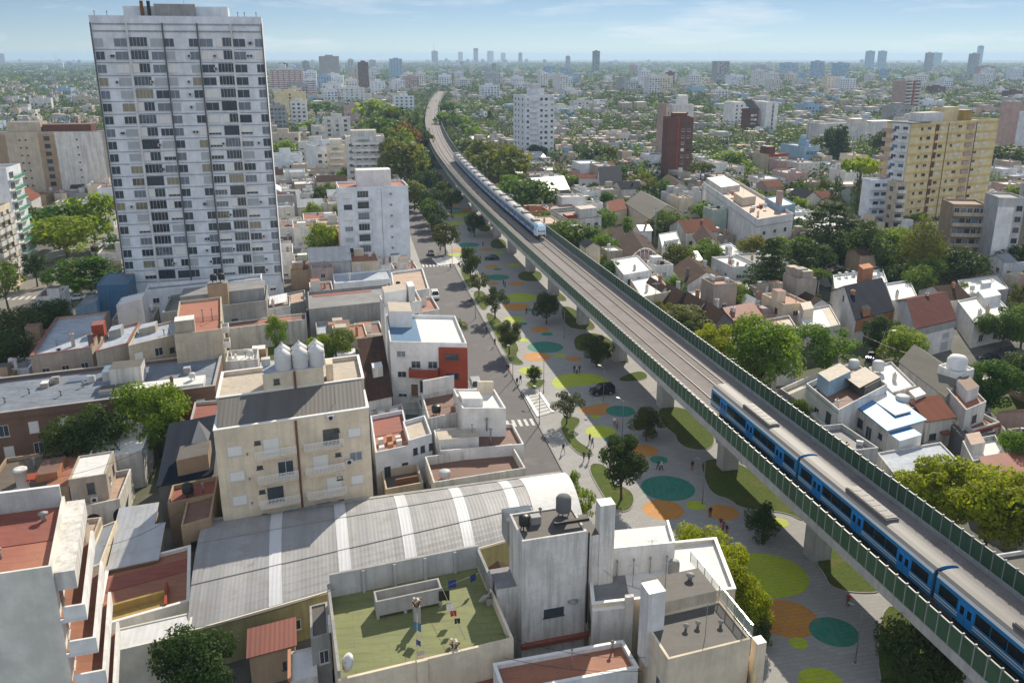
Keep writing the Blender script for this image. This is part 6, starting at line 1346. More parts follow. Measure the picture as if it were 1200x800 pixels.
q = B('garden_wall', 'curved pale yard wall beside the barrier and bright double tree', 'wall', (925, 462), (975, 440), 2.6, 3, 'white', 'r_cream', .8); q.door('L', 1.5)
q = B('garden_wall', 'long pale street wall with pillars above the grass yard', 'wall', (1140, 448), (1200, 432), 2.6, 1.2, 'oldwhite', 'r_cream', .1); q.door('F', 5, 1.6, 2.2)
q = B('garden_wall', 'stained boundary wall sloping down beside the grass yard', 'wall', (1176, 500), (1200, 540), 3, .5, 'oldwhite', 'r_cream', .1); q.box('coping', 0, q.w, -.05, .55, 3.01, 3.1, 'concrete')
g = [at(1150, 470), at(1200, 462), at(1215, 520), at(1178, 498)]; mb = MB(); mb.prism(ccw(g), 0, .12); struct(mb.build('lawn', 'lawn'))
q = B('house', 'white box house with bright flat roof right beside the barrier and yellow shrub', 'house', (731, 322), (764, 316), 7.6, (716, 304), 'white', 'r_white', .35); q.grid('L', [3, 8], [1.5, 4.6], 1.2, 1.5, 'dh'); q.chimney(q.w * .5, 4, 7, 1.3); q.grid('F', [2, 5], [2, 4.8], 1.2, 1.4, 'kd')
q = B('house', 'cream step house in front of the white box house beside the barrier', 'house', (752, 348), (786, 341), 6.4, (738, 326), 'cream', 'r_white', .4); q.grid('L', [3, 7], [1.5, 4], 1.2, 1.3, 'k'); q.chimney(q.w * .3, 5, 6, 1.4); q.antenna(q.w * .3, 2, 6, 6)
q = B('house', 'white house with a wide low gable and brown tiled slope', 'house', (806, 333), (848, 327), 4.6, (786, 314), 'white', 'r_white', .1); q.gable(4.6, 2.4, 'tile_brown', 'y', .25); q.chimney(1.5, 5, 5, 2.2, .6, 'darkgrey'); q.chimney(q.w * .7, 8, 6, 1.8, .7)
q = B('house', 'white flat porch roof in front of the wide low gable', 'house', (803, 352), (836, 347), 3.6, 6, 'white', 'r_white', .3); q.win('F', 3, 1, 1.6, 1.4, 'k')
for i, (a_, b__, z, c_, lab) in enumerate([((768, 352), (790, 346), 4.4, 9, 'steep brown gabled roof nearest the barrier in the row of gables'), ((789, 360), (812, 354), 4.4, 9, 'steep brown gabled roof second from the barrier end with a white chimney'), ((812, 371), (836, 365), 4.4, 9, 'steep brown gabled roof with grey dormer beside the round bush'), ((835, 384), (860, 377), 4.2, 9, 'steep brown gabled roof next to the red painted gable')]):
    q = B('house', lab, 'house', a_, b__, z, c_, 'darkgrey' if i % 2 else 'oldwhite', 'r_dark', .1); q.gable(z, 2.8, 'tile_brown', 'y', .3); q.chimney(q.w * .75, 6, z + 1, 2.6, .7, 'oldwhite' if i % 2 else 'clay'); q.win('F', q.w * .5, 1.4, 1.2, 1.3, 'kd'[i % 2])
q = B('hall', 'maroon roofed hall with a white truss arch on its pink gable front', 'hall', (735, 306), (774, 302), 5.5, (722, 282), 'pink', 'r_red', .1); q.gable(5.5, 2.6, 'tile_brown', 'y', .3); w_ = q.w
tm = MB()
arc = [(w_ * i / 8, 5.4 + 3.2 * math.sin(math.pi * i / 8)) for i in range(9)]
for i in range(8): tm.tube((arc[i][0], -.35, arc[i][1]), (arc[i + 1][0], -.35, arc[i + 1][1]), .16, n=5)
tm.tube((0, -.35, 5.4), (w_, -.35, 5.4), .14, n=5)
for i in range(1, 8): tm.tube((w_ * i / 8, -.35, 5.4), arc[i][:1] + (-.35,) + arc[i][1:], .1, n=5)
q.put(tm, 'truss_arch', 'white_trim')
q = B('house', 'broad brown tiled roof with a green dormer behind the bright round tree', 'house', (693, 296), (735, 291), 4.6, (684, 272), 'oldwhite', 'r_dark', .1); q.gable(4.6, 3.4, 'tile_brown', 'x', .3); q.box('dormer', q.w * .45, q.w * .75, 1, 4.5, 4.5, 7.4, 'mint', 'slate')
q = B('house', 'small white house with blue roof tank next to the pink truss hall', 'house', (776, 290), (798, 286), 5.5, (772, 274), 'white', 'r_white', .3); q.box('roof_room', 1, q.w - 1, 2, 5, 5.2, 6.8, 'white', 'sheetblue'); q.win('F', 2, 2, 1.2, 1.2, 'k')
q = B('hall', 'wide cream hall with a big grey gabled roof', 'hall', (762, 257), (799, 249), 6.2, (733, 238), 'cream', 'r_grey', .1); q.gable(6.2, 3.6, 'c_olive', 'y', .3); q.box('gate_opening', q.w * .2, q.w * .8, -.05, -.003, 0, 3.4, 'dark')
q = B('house', 'pink roofed cream house left of the big grey gabled hall', 'house', (716, 249), (735, 245), 5, (708, 237), 'cream', 'r_cream', .1); q.gable(5, 2, 'tile', 'x', .2); q.win('F', 2, 2, 1.2, 1.2, 'k')
q = B('mansion', 'ornate white corner building with arched windows and a dark roof parapet', 'house', (665, 258), (705, 254), 8.5, (645, 246), 'oldwhite', 'r_dark', .9); w_ = q.w; q.grid('F', [2, 5, 8, 11], [4.6], 1.3, 2.2, 'k'); q.grid('F', [3.5, 9.5], [1], 1.3, 2.2, 'd'); q.room(w_ * .45, w_ * .95, 3, 9, 3.4, 'oldwhite', 'r_cream'); q.room(w_ * .1, w_ * .4, 5, 9, 1.4, 'redwall', 'r_redlight'); q.coping('darkgrey', .4, .25)
q = B('warehouse', 'old grey brick warehouse with a pale hipped roof right of the far train', 'warehouse', (628, 225), (667, 222), 8, (618, 209), 'darkgrey', 'r_grey', .1); q.gable(8, 2.6, 'c_light', 'x', .3); q.box('wall_stain', .2, q.w - .2, -.06, -.002, .2, 6, 'beige')
q = B('house', 'steep dark green roof over a white house with blue side wing', 'house', (703, 218), (729, 215), 6.5, (700, 206), 'white', 'r_dark', .1); q.gable(6.5, 5.5, 'slate', 'x', .2)
q = B('house', 'white house with dark windows and dormers left of the brick tower', 'house', (785, 224), (806, 219), 6, (772, 213), 'white', 'r_dark', .1); q.gable(6, 2.6, 'tile_brown', 'y', .2); q.win('F', 3, 3, 1.2, 1.2, 'k')
q = B('house', 'tile roofed chalet house beneath the long blank wall of the big white building', 'house', (822, 292), (845, 287), 5, (812, 276), 'oldwhite', 'r_terra', .1); q.gable(5, 2.6, 'tile_brown', 'y', .3); q.win('F', 3, 2, 1.2, 1.2, 'k')
q = B('house', 'small white outbuilding with glazed hatch under the big white building', 'house', (852, 300), (871, 296), 5.8, (838, 288), 'bluewhite', 'r_white', .3); q.room(1, 3, 2, 5, 2, 'white', 'glass_mid'); q.win('L', 3, 2, 1.2, 1.2, 'k')
# side street on the right
mb = MB(); g = [at(1060, 452), at(1075, 440), at(1200, 400), at(1210, 424)]; mb.poly([(*p_, .012) for p_ in ccw(g)]); struct(mb.build('road', 'asphalt'))
# avenue on the far left
mb = MB(); mb.poly([(*p_, .012) for p_ in ccw([Vector((-131, 150)), Vector((-112, 150)), Vector((-132, 420)), Vector((-146, 420))])]); struct(mb.build('road', 'road_light'))
for x0, x1 in ((-137, -131.2), (-111.8, -107)):
    mb = MB(); mb.prism(ccw([Vector((x0, 150)), Vector((x1, 150)), Vector((x1 - (20 if x1 > -120 else 15), 420)), Vector((x0 - (20 if x1 > -120 else 15), 420))]), -.2, .13); struct(mb.build('pavement', 'footway'))
zebra((-128.5, 212), (-115.5, 214), 3.2, 9, .02, label='wide zebra crossing on the far avenue left of the blue shed')
ROADS = [(Vector((-121, 130)), Vector((-140, 430)), 15), (at(1066, 446), at(1210, 410), 9), (Vector((kerb_x(30) - 5, 30)), Vector((kerb_x(900) - 5, 900)), 9.5)]
# ------------------------------------------------------------------ trees named from the photo
PK = 'trees planted in the park'
for x, yt, yb, w_, kind, fol, lab in [
 (728, 514, 586, 54, 'round', 'f_park', 'dark bushy park tree beside the broad teal circle, leaning over a lawn bed'),
 (757, 477, 517, 38, 'round', 'f_park', 'dark park tree on the round grass bed beside the orange circle'),
 (664, 458, 497, 36, 'loose', 'f_grey', 'grey-leaved young tree beside the raised crossing'),
 (699, 394, 431, 34, 'round', 'f_park', 'dark park tree in front of a viaduct pier above the lime half circle'),
 (640, 346, 380, 32, 'round', 'f_park', 'dark round park tree on a small round bed in the middle of the plaza'),
 (597, 378, 416, 32, 'round', 'f_park', 'park tree on the strip lawn beside the pavement, level with the yellow circle'),
 (626, 428, 453, 17, 'round', 'f_park', 'small round park tree on the little triangular bed'),
 (580, 336, 374, 30, 'loose', 'f_park', 'loose dark park tree next to the lime and orange pair'),
 (552, 291, 327, 30, 'round', 'f_park', 'round park tree by the parked dark car'),
 (561, 320, 348, 28, 'loose', 'f_park', 'lighter park tree between two dark ones on the strip lawn'),
 (522, 263, 298, 34, 'round', 'f_park', 'wide dark park tree above the far raised crossing'),
 (556, 249, 278, 22, 'round', 'f_park', 'park tree close to the viaduct piers behind the car'),
 (513, 240, 268, 30, 'round', 'f_park', 'dark park tree on the pavement edge behind the wide one'),
 (500, 224, 252, 26, 'round', 'f_park', 'dark park tree far along the pavement, left of the lime stripes'),
 (520, 214, 240, 20, 'round', 'f_park', 'dark park tree far off beside the viaduct, beyond the lime stripes'),
 (505, 200, 226, 24, 'round', 'f_park', 'most distant dark tree in the park row'),
 (1066, 724, 822, 84, 'bush', 'f_dark', 'large dark spreading tree on the lawn under the viaduct at the bottom'),
 (893, 589, 636, 36, 'bush', 'f_dark', 'dark dense shrub tree by the small lime circle and the pier'),
 (892, 726, 764, 26, 'bush', 'f_dark', 'dark shrub beside the cream corner house railing')]:
    T(x, yt, yb, w_ * .9, kind, fol, lab, PK)
BR = 'bright trees along the edge of the roofs'
for x, yt, yb, w_, kind, fol, lab in [
 (820, 619, 690, 62, 'bush', 'f_yellow', 'yellow-green bush against the roof railing, upper one'),
 (846, 642, 722, 64, 'bush', 'f_yellow', 'yellow-green bush against the roof railing, middle one'),
 (866, 668, 744, 54, 'bush', 'f_yellow', 'yellow-green bush against the roof railing, lowest one'),
 (668, 551, 604, 30, 'loose', 'f_bright', 'slim bright tree at the white end of the vaulted hall'),
 (684, 574, 622, 24, 'loose', 'f_bright', 'small bright tree next to the brown tarred tower roof'),
 (420, 200, 0, 0, '', '', '')]:
    if kind: T(x, yt, yb, w_, kind, fol, lab, BR)
LT = [
 (80, 258, 306, 74, 'round', 'f_bright', 'bright tree nearest the avenue in the cluster left of the slab tower'),
 (112, 228, 290, 62, 'round', 'f_bright', 'tall bright tree touching the slab tower edge'),
 (70, 240, 292, 54, 'round', 'f_mid', 'mid green tree at the back of the cluster left of the slab tower'),
 (108, 302, 344, 68, 'round', 'f_mid', 'round green tree above the blue shed beside the avenue'),
 (88, 318, 344, 28, 'bush', 'f_bright', 'small bright bush on the avenue corner by the blue shed'),
 (10, 308, 362, 46, 'loose', 'f_mid', 'thin street tree at the frame edge on the avenue pavement'),
 (44, 296, 336, 30, 'loose', 'f_dark', 'dark street tree below the cream corner block'),
 (56, 318, 336, 12, 'bush', 'f_bright', 'small kerb shrub beside the parked cars on the avenue'),
 (30, 362, 420, 90, 'bush', 'f_dark', 'wide dark hedge tree left of the silver roof, outer one'),
 (62, 352, 405, 60, 'bush', 'f_dark', 'dark hedge tree left of the silver roof, next to the avenue'),
 (6, 392, 455, 70, 'bush', 'f_dark', 'dark hedge tree at the frame edge beside the blue-grey roof'),
 (188, 449, 536, 80, 'round', 'f_bright', 'bright full tree in front of the brick terrace'),
 (108, 478, 556, 74, 'round', 'f_dark', 'dark shaded tree in front of the brick terrace windows'),
 (326, 368, 424, 24, 'loose', 'f_bright', 'slender young tree on the small lawn by the garden wall'),
 (400, 388, 436, 46, 'round', 'f_mid', 'green tree between the water tanks and the white yards'),
 (376, 392, 436, 26, 'bush', 'f_bright', 'bright bush at the end of the small lawn'),
 (384, 262, 308, 40, 'round', 'f_bright', 'bright tree left of the white six-storey block'),
 (334, 164, 200, 26, 'round', 'f_bright', 'bright tree against the right edge of the slab tower'),
 (329, 190, 212, 20, 'round', 'f_mid', 'green tree lower on the right edge of the slab tower'),
 (362, 142, 162, 34, 'round', 'f_bright', 'bright low tree below the narrow white balcony block'),
 (372, 120, 138, 40, 'round', 'f_bright', 'bright tree row end beside the yellow blank block'),
 (378, 220, 250, 22, 'round', 'f_dark', 'dark tree among the roofs left of the white six-storey block'),
 (236, 738, 830, 88, 'round', 'f_dark', 'dark courtyard tree in front of the olive barn wall'),
 (535, 374, 402, 22, 'loose', 'f_olive', 'olive street tree beside the white roof terrace'),
 (440, 118, 158, 40, 'round', 'f_bright', 'bright avenue tree at the top of the tree row left of the viaduct'),
 (450, 140, 186, 46, 'round', 'f_mid', 'tall mid green avenue tree left of the viaduct bend'),
 (470, 126, 172, 40, 'round', 'f_olive', 'olive avenue tree beside the viaduct bend'),
 (436, 146, 178, 30, 'round', 'f_bright', 'bright avenue tree over the balcony block roof'),
 (462, 150, 204, 44, 'round', 'f_mid', 'large dark avenue tree in the middle of the tree row'),
 (478, 146, 196, 26, 'round', 'f_autumn', 'orange tinted tree in the avenue row'),
 (470, 166, 222, 54, 'round', 'f_olive', 'large yellow-olive avenue tree above the white six-storey block'),
 (492, 172, 214, 24, 'round', 'f_mid', 'narrow green tree between avenue and park'),
 (486, 212, 246, 34, 'round', 'f_olive', 'olive tree at the roof corner of the white six-storey block'),
 (494, 150, 186, 22, 'round', 'f_dark', 'dark tree hard against the viaduct bend'),
 (452, 186, 214, 40, 'round', 'f_dark', 'dark shaded tree behind the white six-storey block roof')]
for x, yt, yb, w_, kind, fol, lab in LT: T(x, yt, yb, w_, kind, fol, lab)
RT = [
 (886, 378, 470, 82, 'round', 'f_bright', 'big bright twin tree beside the barrier, fuller one'),
 (836, 383, 432, 44, 'round', 'f_yellow', 'yellow-green tree beside the barrier next to the fuller twin'),
 (800, 358, 398, 56, 'round', 'f_olive', 'olive tree against the barrier below the row of gables'),
 (772, 352, 384, 30, 'loose', 'f_olive', 'thin brownish shrub tree against the barrier by the gables'),
 (968, 382, 440, 76, 'loose', 'f_bright', 'light feathery tree in front of the white roof slab house'),
 (1056, 388, 436, 50, 'round', 'f_bright', 'bright tree below the slate roofed house'),
 (1030, 372, 420, 40, 'bush', 'f_dark', 'dark creeper covered tree beside the orange brick front'),
 (857, 331, 366, 34, 'round', 'f_bright', 'bright round tree beside the red painted gable'),
 (826, 281, 312, 36, 'round', 'f_bright', 'bright tree under the chalet house by the big white building'),
 (900, 270, 356, 74, 'conifer', 'f_conifer', 'broad layered cedar in front of the big white building'),
 (925, 300, 354, 46, 'conifer', 'f_conifer', 'second layered cedar just right of the broad one'),
 (966, 236, 318, 74, 'cedar', 'f_conifer', 'huge layered cedar with flat tiers below the slim cypress'),
 (944, 280, 336, 50, 'round', 'f_dark', 'dark tree filling the gap left of the huge cedar'),
 (1006, 262, 332, 56, 'round', 'f_dark', 'dark tree right of the huge cedar mass'),
 (1012, 280, 330, 26, 'round', 'f_autumn', 'orange leaved tree beside the huge cedar'),
 (1046, 270, 318, 40, 'round', 'f_bright', 'lighter green tree left of the cone-shaped tree'),
 (1075, 254, 334, 66, 'cone', 'f_olive', 'massive cone-shaped brown-green conifer before the glazed block'),
 (1122, 290, 338, 50, 'round', 'f_dark', 'dark tree right of the cone-shaped conifer'),
 (1124, 330, 354, 24, 'bush', 'f_mid', 'small round shrub by the pale small house'),
 (956, 314, 352, 26, 'palm', 'f_mid', 'low palm beside the dark cedar'),
 (951, 343, 362, 20, 'bush', 'f_dark', 'round dark bush below the palm'),
 (1172, 362, 412, 52, 'round', 'f_mid', 'leafy street tree by the white house with bright flat roof'),
 (1196, 360, 408, 40, 'round', 'f_mid', 'leafy street tree at the frame edge'),
 (1192, 504, 556, 40, 'round', 'f_bright', 'bright round tree at the frame edge by the yard house'),
 (1188, 290, 330, 44, 'round', 'f_dark', 'dark tree at the frame edge under the blank slab'),
 (1172, 172, 204, 60, 'round', 'f_dark', 'dark olive tree below the brown balcony tower'),
 (976, 203, 262, 15, 'column', 'f_conifer', 'slim cypress standing left of the tall umbrella pine'),
 (999, 200, 270, 14, 'column', 'f_conifer', 'dark ivy column hiding the umbrella pine trunk'),
 (1001, 182, 268, 46, 'umbrella', 'f_bright', 'tall umbrella pine with a flat bright crown'),
 (990, 262, 322, 60, 'round', 'f_dark', 'dark broad tree right of the huge layered cedar'),
 (975, 150, 196, 28, 'round', 'f_conifer', 'dark rounded cedar in front of the long cream building'),
 (985, 142, 198, 24, 'conifer', 'f_conifer', 'dark pointed cedar in front of the long cream building'),
 (1030, 152, 192, 26, 'round', 'f_conifer', 'dark cedar at the right end of the long cream building'),
 (960, 160, 186, 22, 'round', 'f_dark', 'dark tree at the left end of the long cream building'),
 (1016, 168, 186, 24, 'round', 'f_bright', 'bright tree below the long cream building'),
 (854, 178, 206, 44, 'round', 'f_bright', 'wide bright tree left of the beige flats with maroon band'),
 (820, 190, 226, 24, 'palm', 'f_dark', 'palm at the foot of the brick tower'),
 (932, 208, 240, 26, 'bush', 'f_dark', 'dark bush beside the blue factory'),
 (722, 200, 224, 28, 'round', 'f_dark', 'dark tree in front of the green roofed house'),
 (690, 174, 200, 34, 'round', 'f_dark', 'dark olive pair tree right of the white twelve-storey tower, left one'),
 (708, 172, 200, 30, 'round', 'f_olive', 'dark olive pair tree right of the white twelve-storey tower, right one'),
 (630, 170, 194, 24, 'round', 'f_dark', 'dark tree at the foot of the white twelve-storey tower'),
 (590, 172, 226, 62, 'round', 'f_olive', 'big olive tree beside the far train'),
 (566, 164, 206, 48, 'round', 'f_olive', 'olive tree behind the big one beside the far train'),
 (546, 164, 192, 26, 'round', 'f_olive', 'small olive tree close to the far train tail'),
 (616, 212, 258, 58, 'round', 'f_mid', 'green tree rising beside the barrier by the far train'),
 (600, 206, 242, 36, 'round', 'f_bright', 'bright tree between far train and grey brick warehouse'),
 (666, 258, 302, 54, 'round', 'f_mid', 'mid green tree beside the barrier left of the ornate corner building'),
 (690, 266, 304, 38, 'round', 'f_mid', 'mid green tree beside the barrier below the ornate corner building'),
 (706, 276, 312, 30, 'round', 'f_bright', 'bright round tree beside the barrier by the brown tiled roof'),
 (702, 298, 322, 16, 'bush', 'f_yellow', 'bright yellow shrub against the barrier'),
 (526, 132, 160, 32, 'round', 'f_mid', 'round tree right of the viaduct bend'),
 (540, 134, 158, 30, 'round', 'f_bright', 'bright tree pair right of the viaduct bend'),
 (548, 146, 168, 26, 'round', 'f_bright', 'bright tree above the low white roof'),
 (530, 120, 140, 26, 'round', 'f_mid', 'tree beside the far end of the viaduct'),
 (574, 128, 150, 12, 'conifer', 'f_conifer', 'dark small conifer among roofs left of the white twelve-storey tower')]
for x, yt, yb, w_, kind, fol, lab in RT: T(x, yt, yb, w_, kind, fol, lab)
YT = 'broad yellow-green street trees by the barrier at the right'
for x, yt, yb, w_, lab in [(1095, 545, 640, 96, 'yellow-green street tree nearest the barrier, under the grey roof slab'), (1150, 550, 655, 110, 'yellow-green street tree in the middle of the yellow row'), (1205, 562, 670, 110, 'yellow-green street tree at the frame edge of the yellow row')]:
    T(x, yt, yb, w_, 'wide', 'f_yellow', lab, YT)

FW = 'dark trees along the far stretch of the park'
frw = random.Random(4)
for i in range(22):
    Yt = 300 + i * 13 + frw.uniform(-3, 3); off = (-9.5, -15, -20)[i % 3] if Yt > 330 else -20
    p_ = Vector(vp(s_at(Yt), off, 0)[:2]); hh = frw.uniform(7, 10.5)
    tree_at(p_.x, p_.y, hh, hh * .9, 'round', ('f_park', 'f_dark', 'f_mid')[i % 3], f"{('dark olive', 'dark green', 'mid green')[i % 3]} tree by the viaduct in the far park row, {ordn[i // 3] or 'first '}of its colour", None, FW)
# ------------------------------------------------------------------ people
SKIN = plain('skin', (.42, .26, .18), .6); plain('hair', (.03, .02, .015), .6)
def body_mesh(pose):
    """one continuous skinned figure 1.72 m tall"""
    st = {'walk': .24, 'stand': .06, 'run': .38}[pose]
    V = [(0, 0, .95), (0, 0, 1.15), (0, 0, 1.38), (0, 0, 1.5), (0, .01, 1.60), (0, .02, 1.69),
         (-.10, 0, .90), (-.10, st * .55, .49), (-.10, st, .07), (-.10, st + .12, .04), (.10, 0, .90), (.10, -st * .35, .50), (.10, -st, .09), (.10, -st + .12, .05),
         (-.19, 0, 1.40), (-.25, -st * .5, 1.13), (-.24, -st * .6 + .10, .88), (-.24, -st * .6 + .14, .80), (.19, 0, 1.40), (.25, st * .5, 1.13), (.24, st * .6 + .1, .88), (.24, st * .6 + .14, .80)]
    E = [(0, 1), (1, 2), (2, 3), (3, 4), (4, 5), (0, 6), (6, 7), (7, 8), (8, 9), (0, 10), (10, 11), (11, 12), (12, 13), (2, 14), (14, 15), (15, 16), (16, 17), (2, 18), (18, 19), (19, 20), (20, 21)]
    Rr = [.15, .14, .15, .06, .095, .08, .10, .07, .05, .045, .10, .07, .05, .045, .07, .05, .04, .045, .07, .05, .04, .045]
    me = bpy.data.meshes.new('b'); me.from_pydata(V, E, []); o = bpy.data.objects.new('b', me); col.objects.link(o)
    md = o.modifiers.new('s', 'SKIN'); sv = me.skin_vertices[0].data
    for i, r in enumerate(Rr): sv[i].radius = (r, r * .8)
    sv[0].use_root = True
    o.modifiers.new('d', 'SUBSURF').levels = 1
    dg = C.evaluated_depsgraph_get(); m2 = bpy.data.meshes.new_from_object(o.evaluated_get(dg)); bpy.data.objects.remove(o)
    for k in ('skin', 'hair', 'wood', 'black', 'wood'): m2.materials.append(M(k))
    m2.materials.clear()
    for k in ('skin', 'black', 'black', 'hair'): m2.materials.append(M(k))
    for p in m2.polygons:
        c = p.center; p.use_smooth = True
        if c.z > 1.64 or (c.z > 1.54 and c.y < -.03): p.material_index = 3
        elif c.z > 1.47: p.material_index = 0
        elif c.z > .93 and abs(c.x) < .21 + .06 * (c.z > 1.1): p.material_index = 1
        elif c.z > .93 and c.z > 1.05: p.material_index = 1
        elif abs(c.x) > .19: p.material_index = 0
        else: p.material_index = 2
    return m2
BODY = {k: body_mesh(k) for k in ('walk', 'stand', 'run')}
for k, c in (('k_black', (.015, .015, .018)), ('k_navy', (.02, .03, .08)), ('k_red', (.35, .03, .02)), ('k_white', (.62, .62, .60)), ('k_grey', (.16, .16, .17)), ('k_brown', (.12, .07, .04)), ('k_pink', (.45, .15, .16)), ('k_jeans', (.05, .08, .15))): plain(k, c, .8)
def person(x, y, pose, rz, top, legs, lab, s=1.0):
    q = at(x, y, KH); o = bpy.data.objects.new('person', BODY[pose]); col.objects.link(o)
    o.location = (q.x, q.y, KH + .005); o.rotation_euler = (0, 0, rz); o.scale = (s,) * 3
    for i, mname in ((1, top), (2, legs)): o.material_slots[i].link = 'OBJECT'; o.material_slots[i].material = M(mname)
    return tag(o, lab, 'person', 'people in the park')
for a in [
 (993, 710, 'stand', 2.6, 'k_red', 'k_black', 'person in a red top and black trousers standing alone near the grass corner'),
 (811, 551, 'stand', .3, 'k_black', 'k_red', 'person in dark clothes standing by the edge of the lawn near the pier'),
 (771, 550, 'walk', 1.2, 'k_navy', 'k_black', 'person in navy walking past the small teal circle'),
 (775, 551, 'walk', 1.2, 'k_white', 'k_black', 'person in a white shirt walking past the small teal circle'),
 (723, 503, 'walk', 2.8, 'k_pink', 'k_jeans', 'person in a pink top crossing near the teal circle'),
 (720, 499, 'walk', 2.8, 'k_white', 'k_brown', 'person in a pale jacket near the teal circle'),
 (832, 606, 'stand', .2, 'k_black', 'k_black', 'person in black at the edge of the orange circle'),
 (847, 622, 'walk', 2.0, 'k_red', 'k_black', 'person in a red shirt in the group below the orange circle'),
 (844, 619, 'walk', 2.1, 'k_navy', 'k_pink', 'person with navy top and pink trousers in the group below the orange circle'),
 (851, 627, 'walk', 1.8, 'k_black', 'k_red', 'person walking last in the group below the orange circle'),
 (809, 628, 'walk', 2.9, 'k_white', 'k_black', 'person in a white shirt passing behind the yellow bushes'),
 (691, 519, 'stand', .8, 'k_black', 'k_black', 'tall person in black by the lime circle'),
 (694, 524, 'walk', .5, 'k_grey', 'k_black', 'person in grey beside the one in black at the lime circle'),
 (660, 531, 'run', .5, 'k_black', 'k_grey', 'running person on the pavement beside the long lawn'),
 (684, 540, 'walk', 2.6, 'k_black', 'k_jeans', 'person at the gap between the two lawns, by the white edging'),
 (690, 541, 'walk', 2.6, 'k_navy', 'k_black', 'second person at the gap between the two lawns'),
 (709, 597, 'stand', 1.0, 'k_grey', 'k_black', 'person in grey resting by the white roof parapet'),
 (714, 596, 'stand', 2.0, 'k_brown', 'k_black', 'person in brown resting by the white roof parapet'),
 (673, 437, 'stand', .3, 'k_navy', 'k_black', 'person in navy in the trio above the lime half circle'),
 (676, 438, 'stand', 1.3, 'k_white', 'k_black', 'person in white in the trio above the lime half circle'),
 (679, 437, 'walk', 2.3, 'k_black', 'k_jeans', 'person in black in the trio above the lime half circle'),
 (606, 452, 'walk', .4, 'k_black', 'k_black', 'person in black on the pavement above the raised crossing'),
 (610, 449, 'walk', .4, 'k_navy', 'k_grey', 'person in navy on the pavement above the raised crossing'),
 (596, 436, 'walk', 2.8, 'k_black', 'k_pink', 'person in black with pink trousers by the kerb lamp'),
 (594, 432, 'walk', 2.8, 'k_grey', 'k_black', 'person in grey by the kerb lamp'),
 (580, 405, 'walk', .6, 'k_black', 'k_brown', 'lone walker in black on the pavement beside the strip lawn'),
 (570, 391, 'stand', .2, 'k_navy', 'k_black', 'lone figure in navy on the pavement before the white roof terrace'),
 (551, 358, 'walk', .3, 'k_black', 'k_black', 'walker in black at the curved lawn corner'),
 (553, 356, 'walk', .3, 'k_brown', 'k_black', 'walker in brown at the curved lawn corner'),
 (590, 335, 'stand', .8, 'k_black', 'k_jeans', 'person in black beside the far teal circle'),
 (592, 337, 'walk', .8, 'k_navy', 'k_black', 'person in navy beside the far teal circle'),
 (617, 368, 'walk', 1.8, 'k_black', 'k_black', 'person in black next to the small far teal circle'),
 (528, 315, 'walk', .3, 'k_red', 'k_black', 'person in red at the far raised crossing'),
 (516, 296, 'walk', .3, 'k_black', 'k_grey', 'person in black at the corner above the far raised crossing'),
 (566, 289, 'stand', .9, 'k_black', 'k_navy', 'person standing behind the parked dark car')]:
    person(*a)
# ------------------------------------------------------------------ street lamps
def lamp(x, y, h, arm, rz, lab):
    q = at(x, y, KH); o = thing('street_lamp', lab, 'street lamp', (q.x, q.y, KH), rz, 'lamp posts along the park')
    mb = MB(); mb.tube((0, 0, 0), (0, 0, h), .07, .045, 7); mb.tube((0, 0, 0), (0, 0, .5), .11, .11, 8); mb.tube((0, 0, h - .1), (arm, 0, h + .25), .035, n=6); mb.build('pole', 'pole_grey', o)
    mb = MB(); mb.box(arm - .1, arm + .5, -.14, .14, h + .18, h + .30); mb.build('lamp_head', 'metal', o)
plain('pole_grey', (.22, .22, .22), .5, .3)
for x, y, lab in [(1002, 776, 'lamp post beside the teal circle at the bottom of the park'), (632, 497, 'lamp post at the pavement corner by the raised crossing'), (637, 460, 'lamp post behind the small triangular bed'), (729, 512, 'lamp post beside the upper teal circle'), (601, 444, 'lamp post on the pavement before the lime circle'), (707, 470, 'lamp post next to the dark off-road car'), (557, 373, 'lamp post on the pavement by the curved lawn corner'), (530, 312, 'lamp post at the far raised crossing'), (823, 590, 'lamp post by the small lime circle in the middle of the plaza'), (661, 396, 'thin lamp post in front of the square lawn')]:
    lamp(x, y, 6.2, .9, 2.4, lab)
for x, y, lab in [(766, 388, 'tall steel lattice mast over the row of gables'), (766, 300, 'thin tall pole rising in front of the pink truss hall')]:
    q = at(x, y); o = thing('radio_mast', lab, 'mast', (q.x, q.y, 0), .3, 'thin masts among the houses')
    hh = 12 if y > 350 else 15
    mb = MB()
    for i in range(3): mb.tube((.25 * math.cos(i * 2.1), .25 * math.sin(i * 2.1), 0), (.2 * math.cos(i * 2.1), .2 * math.sin(i * 2.1), hh), .03, n=5)
    for k in range(hh): mb.tube((.25, 0, k), (-.12, .21, k + 1), .015, n=4); mb.tube((-.12, .21, k), (-.12, -.21, k + 1), .015, n=4)
    mb.build('mast', 'pipe', o); mb = MB(); mb.box(-.9, .9, -.03, .03, hh - 1.2, hh - 1.1); mb.tube((0, 0, hh), (0, 0, hh + 2), .03, n=5); mb.build('aerial', 'frame', o)
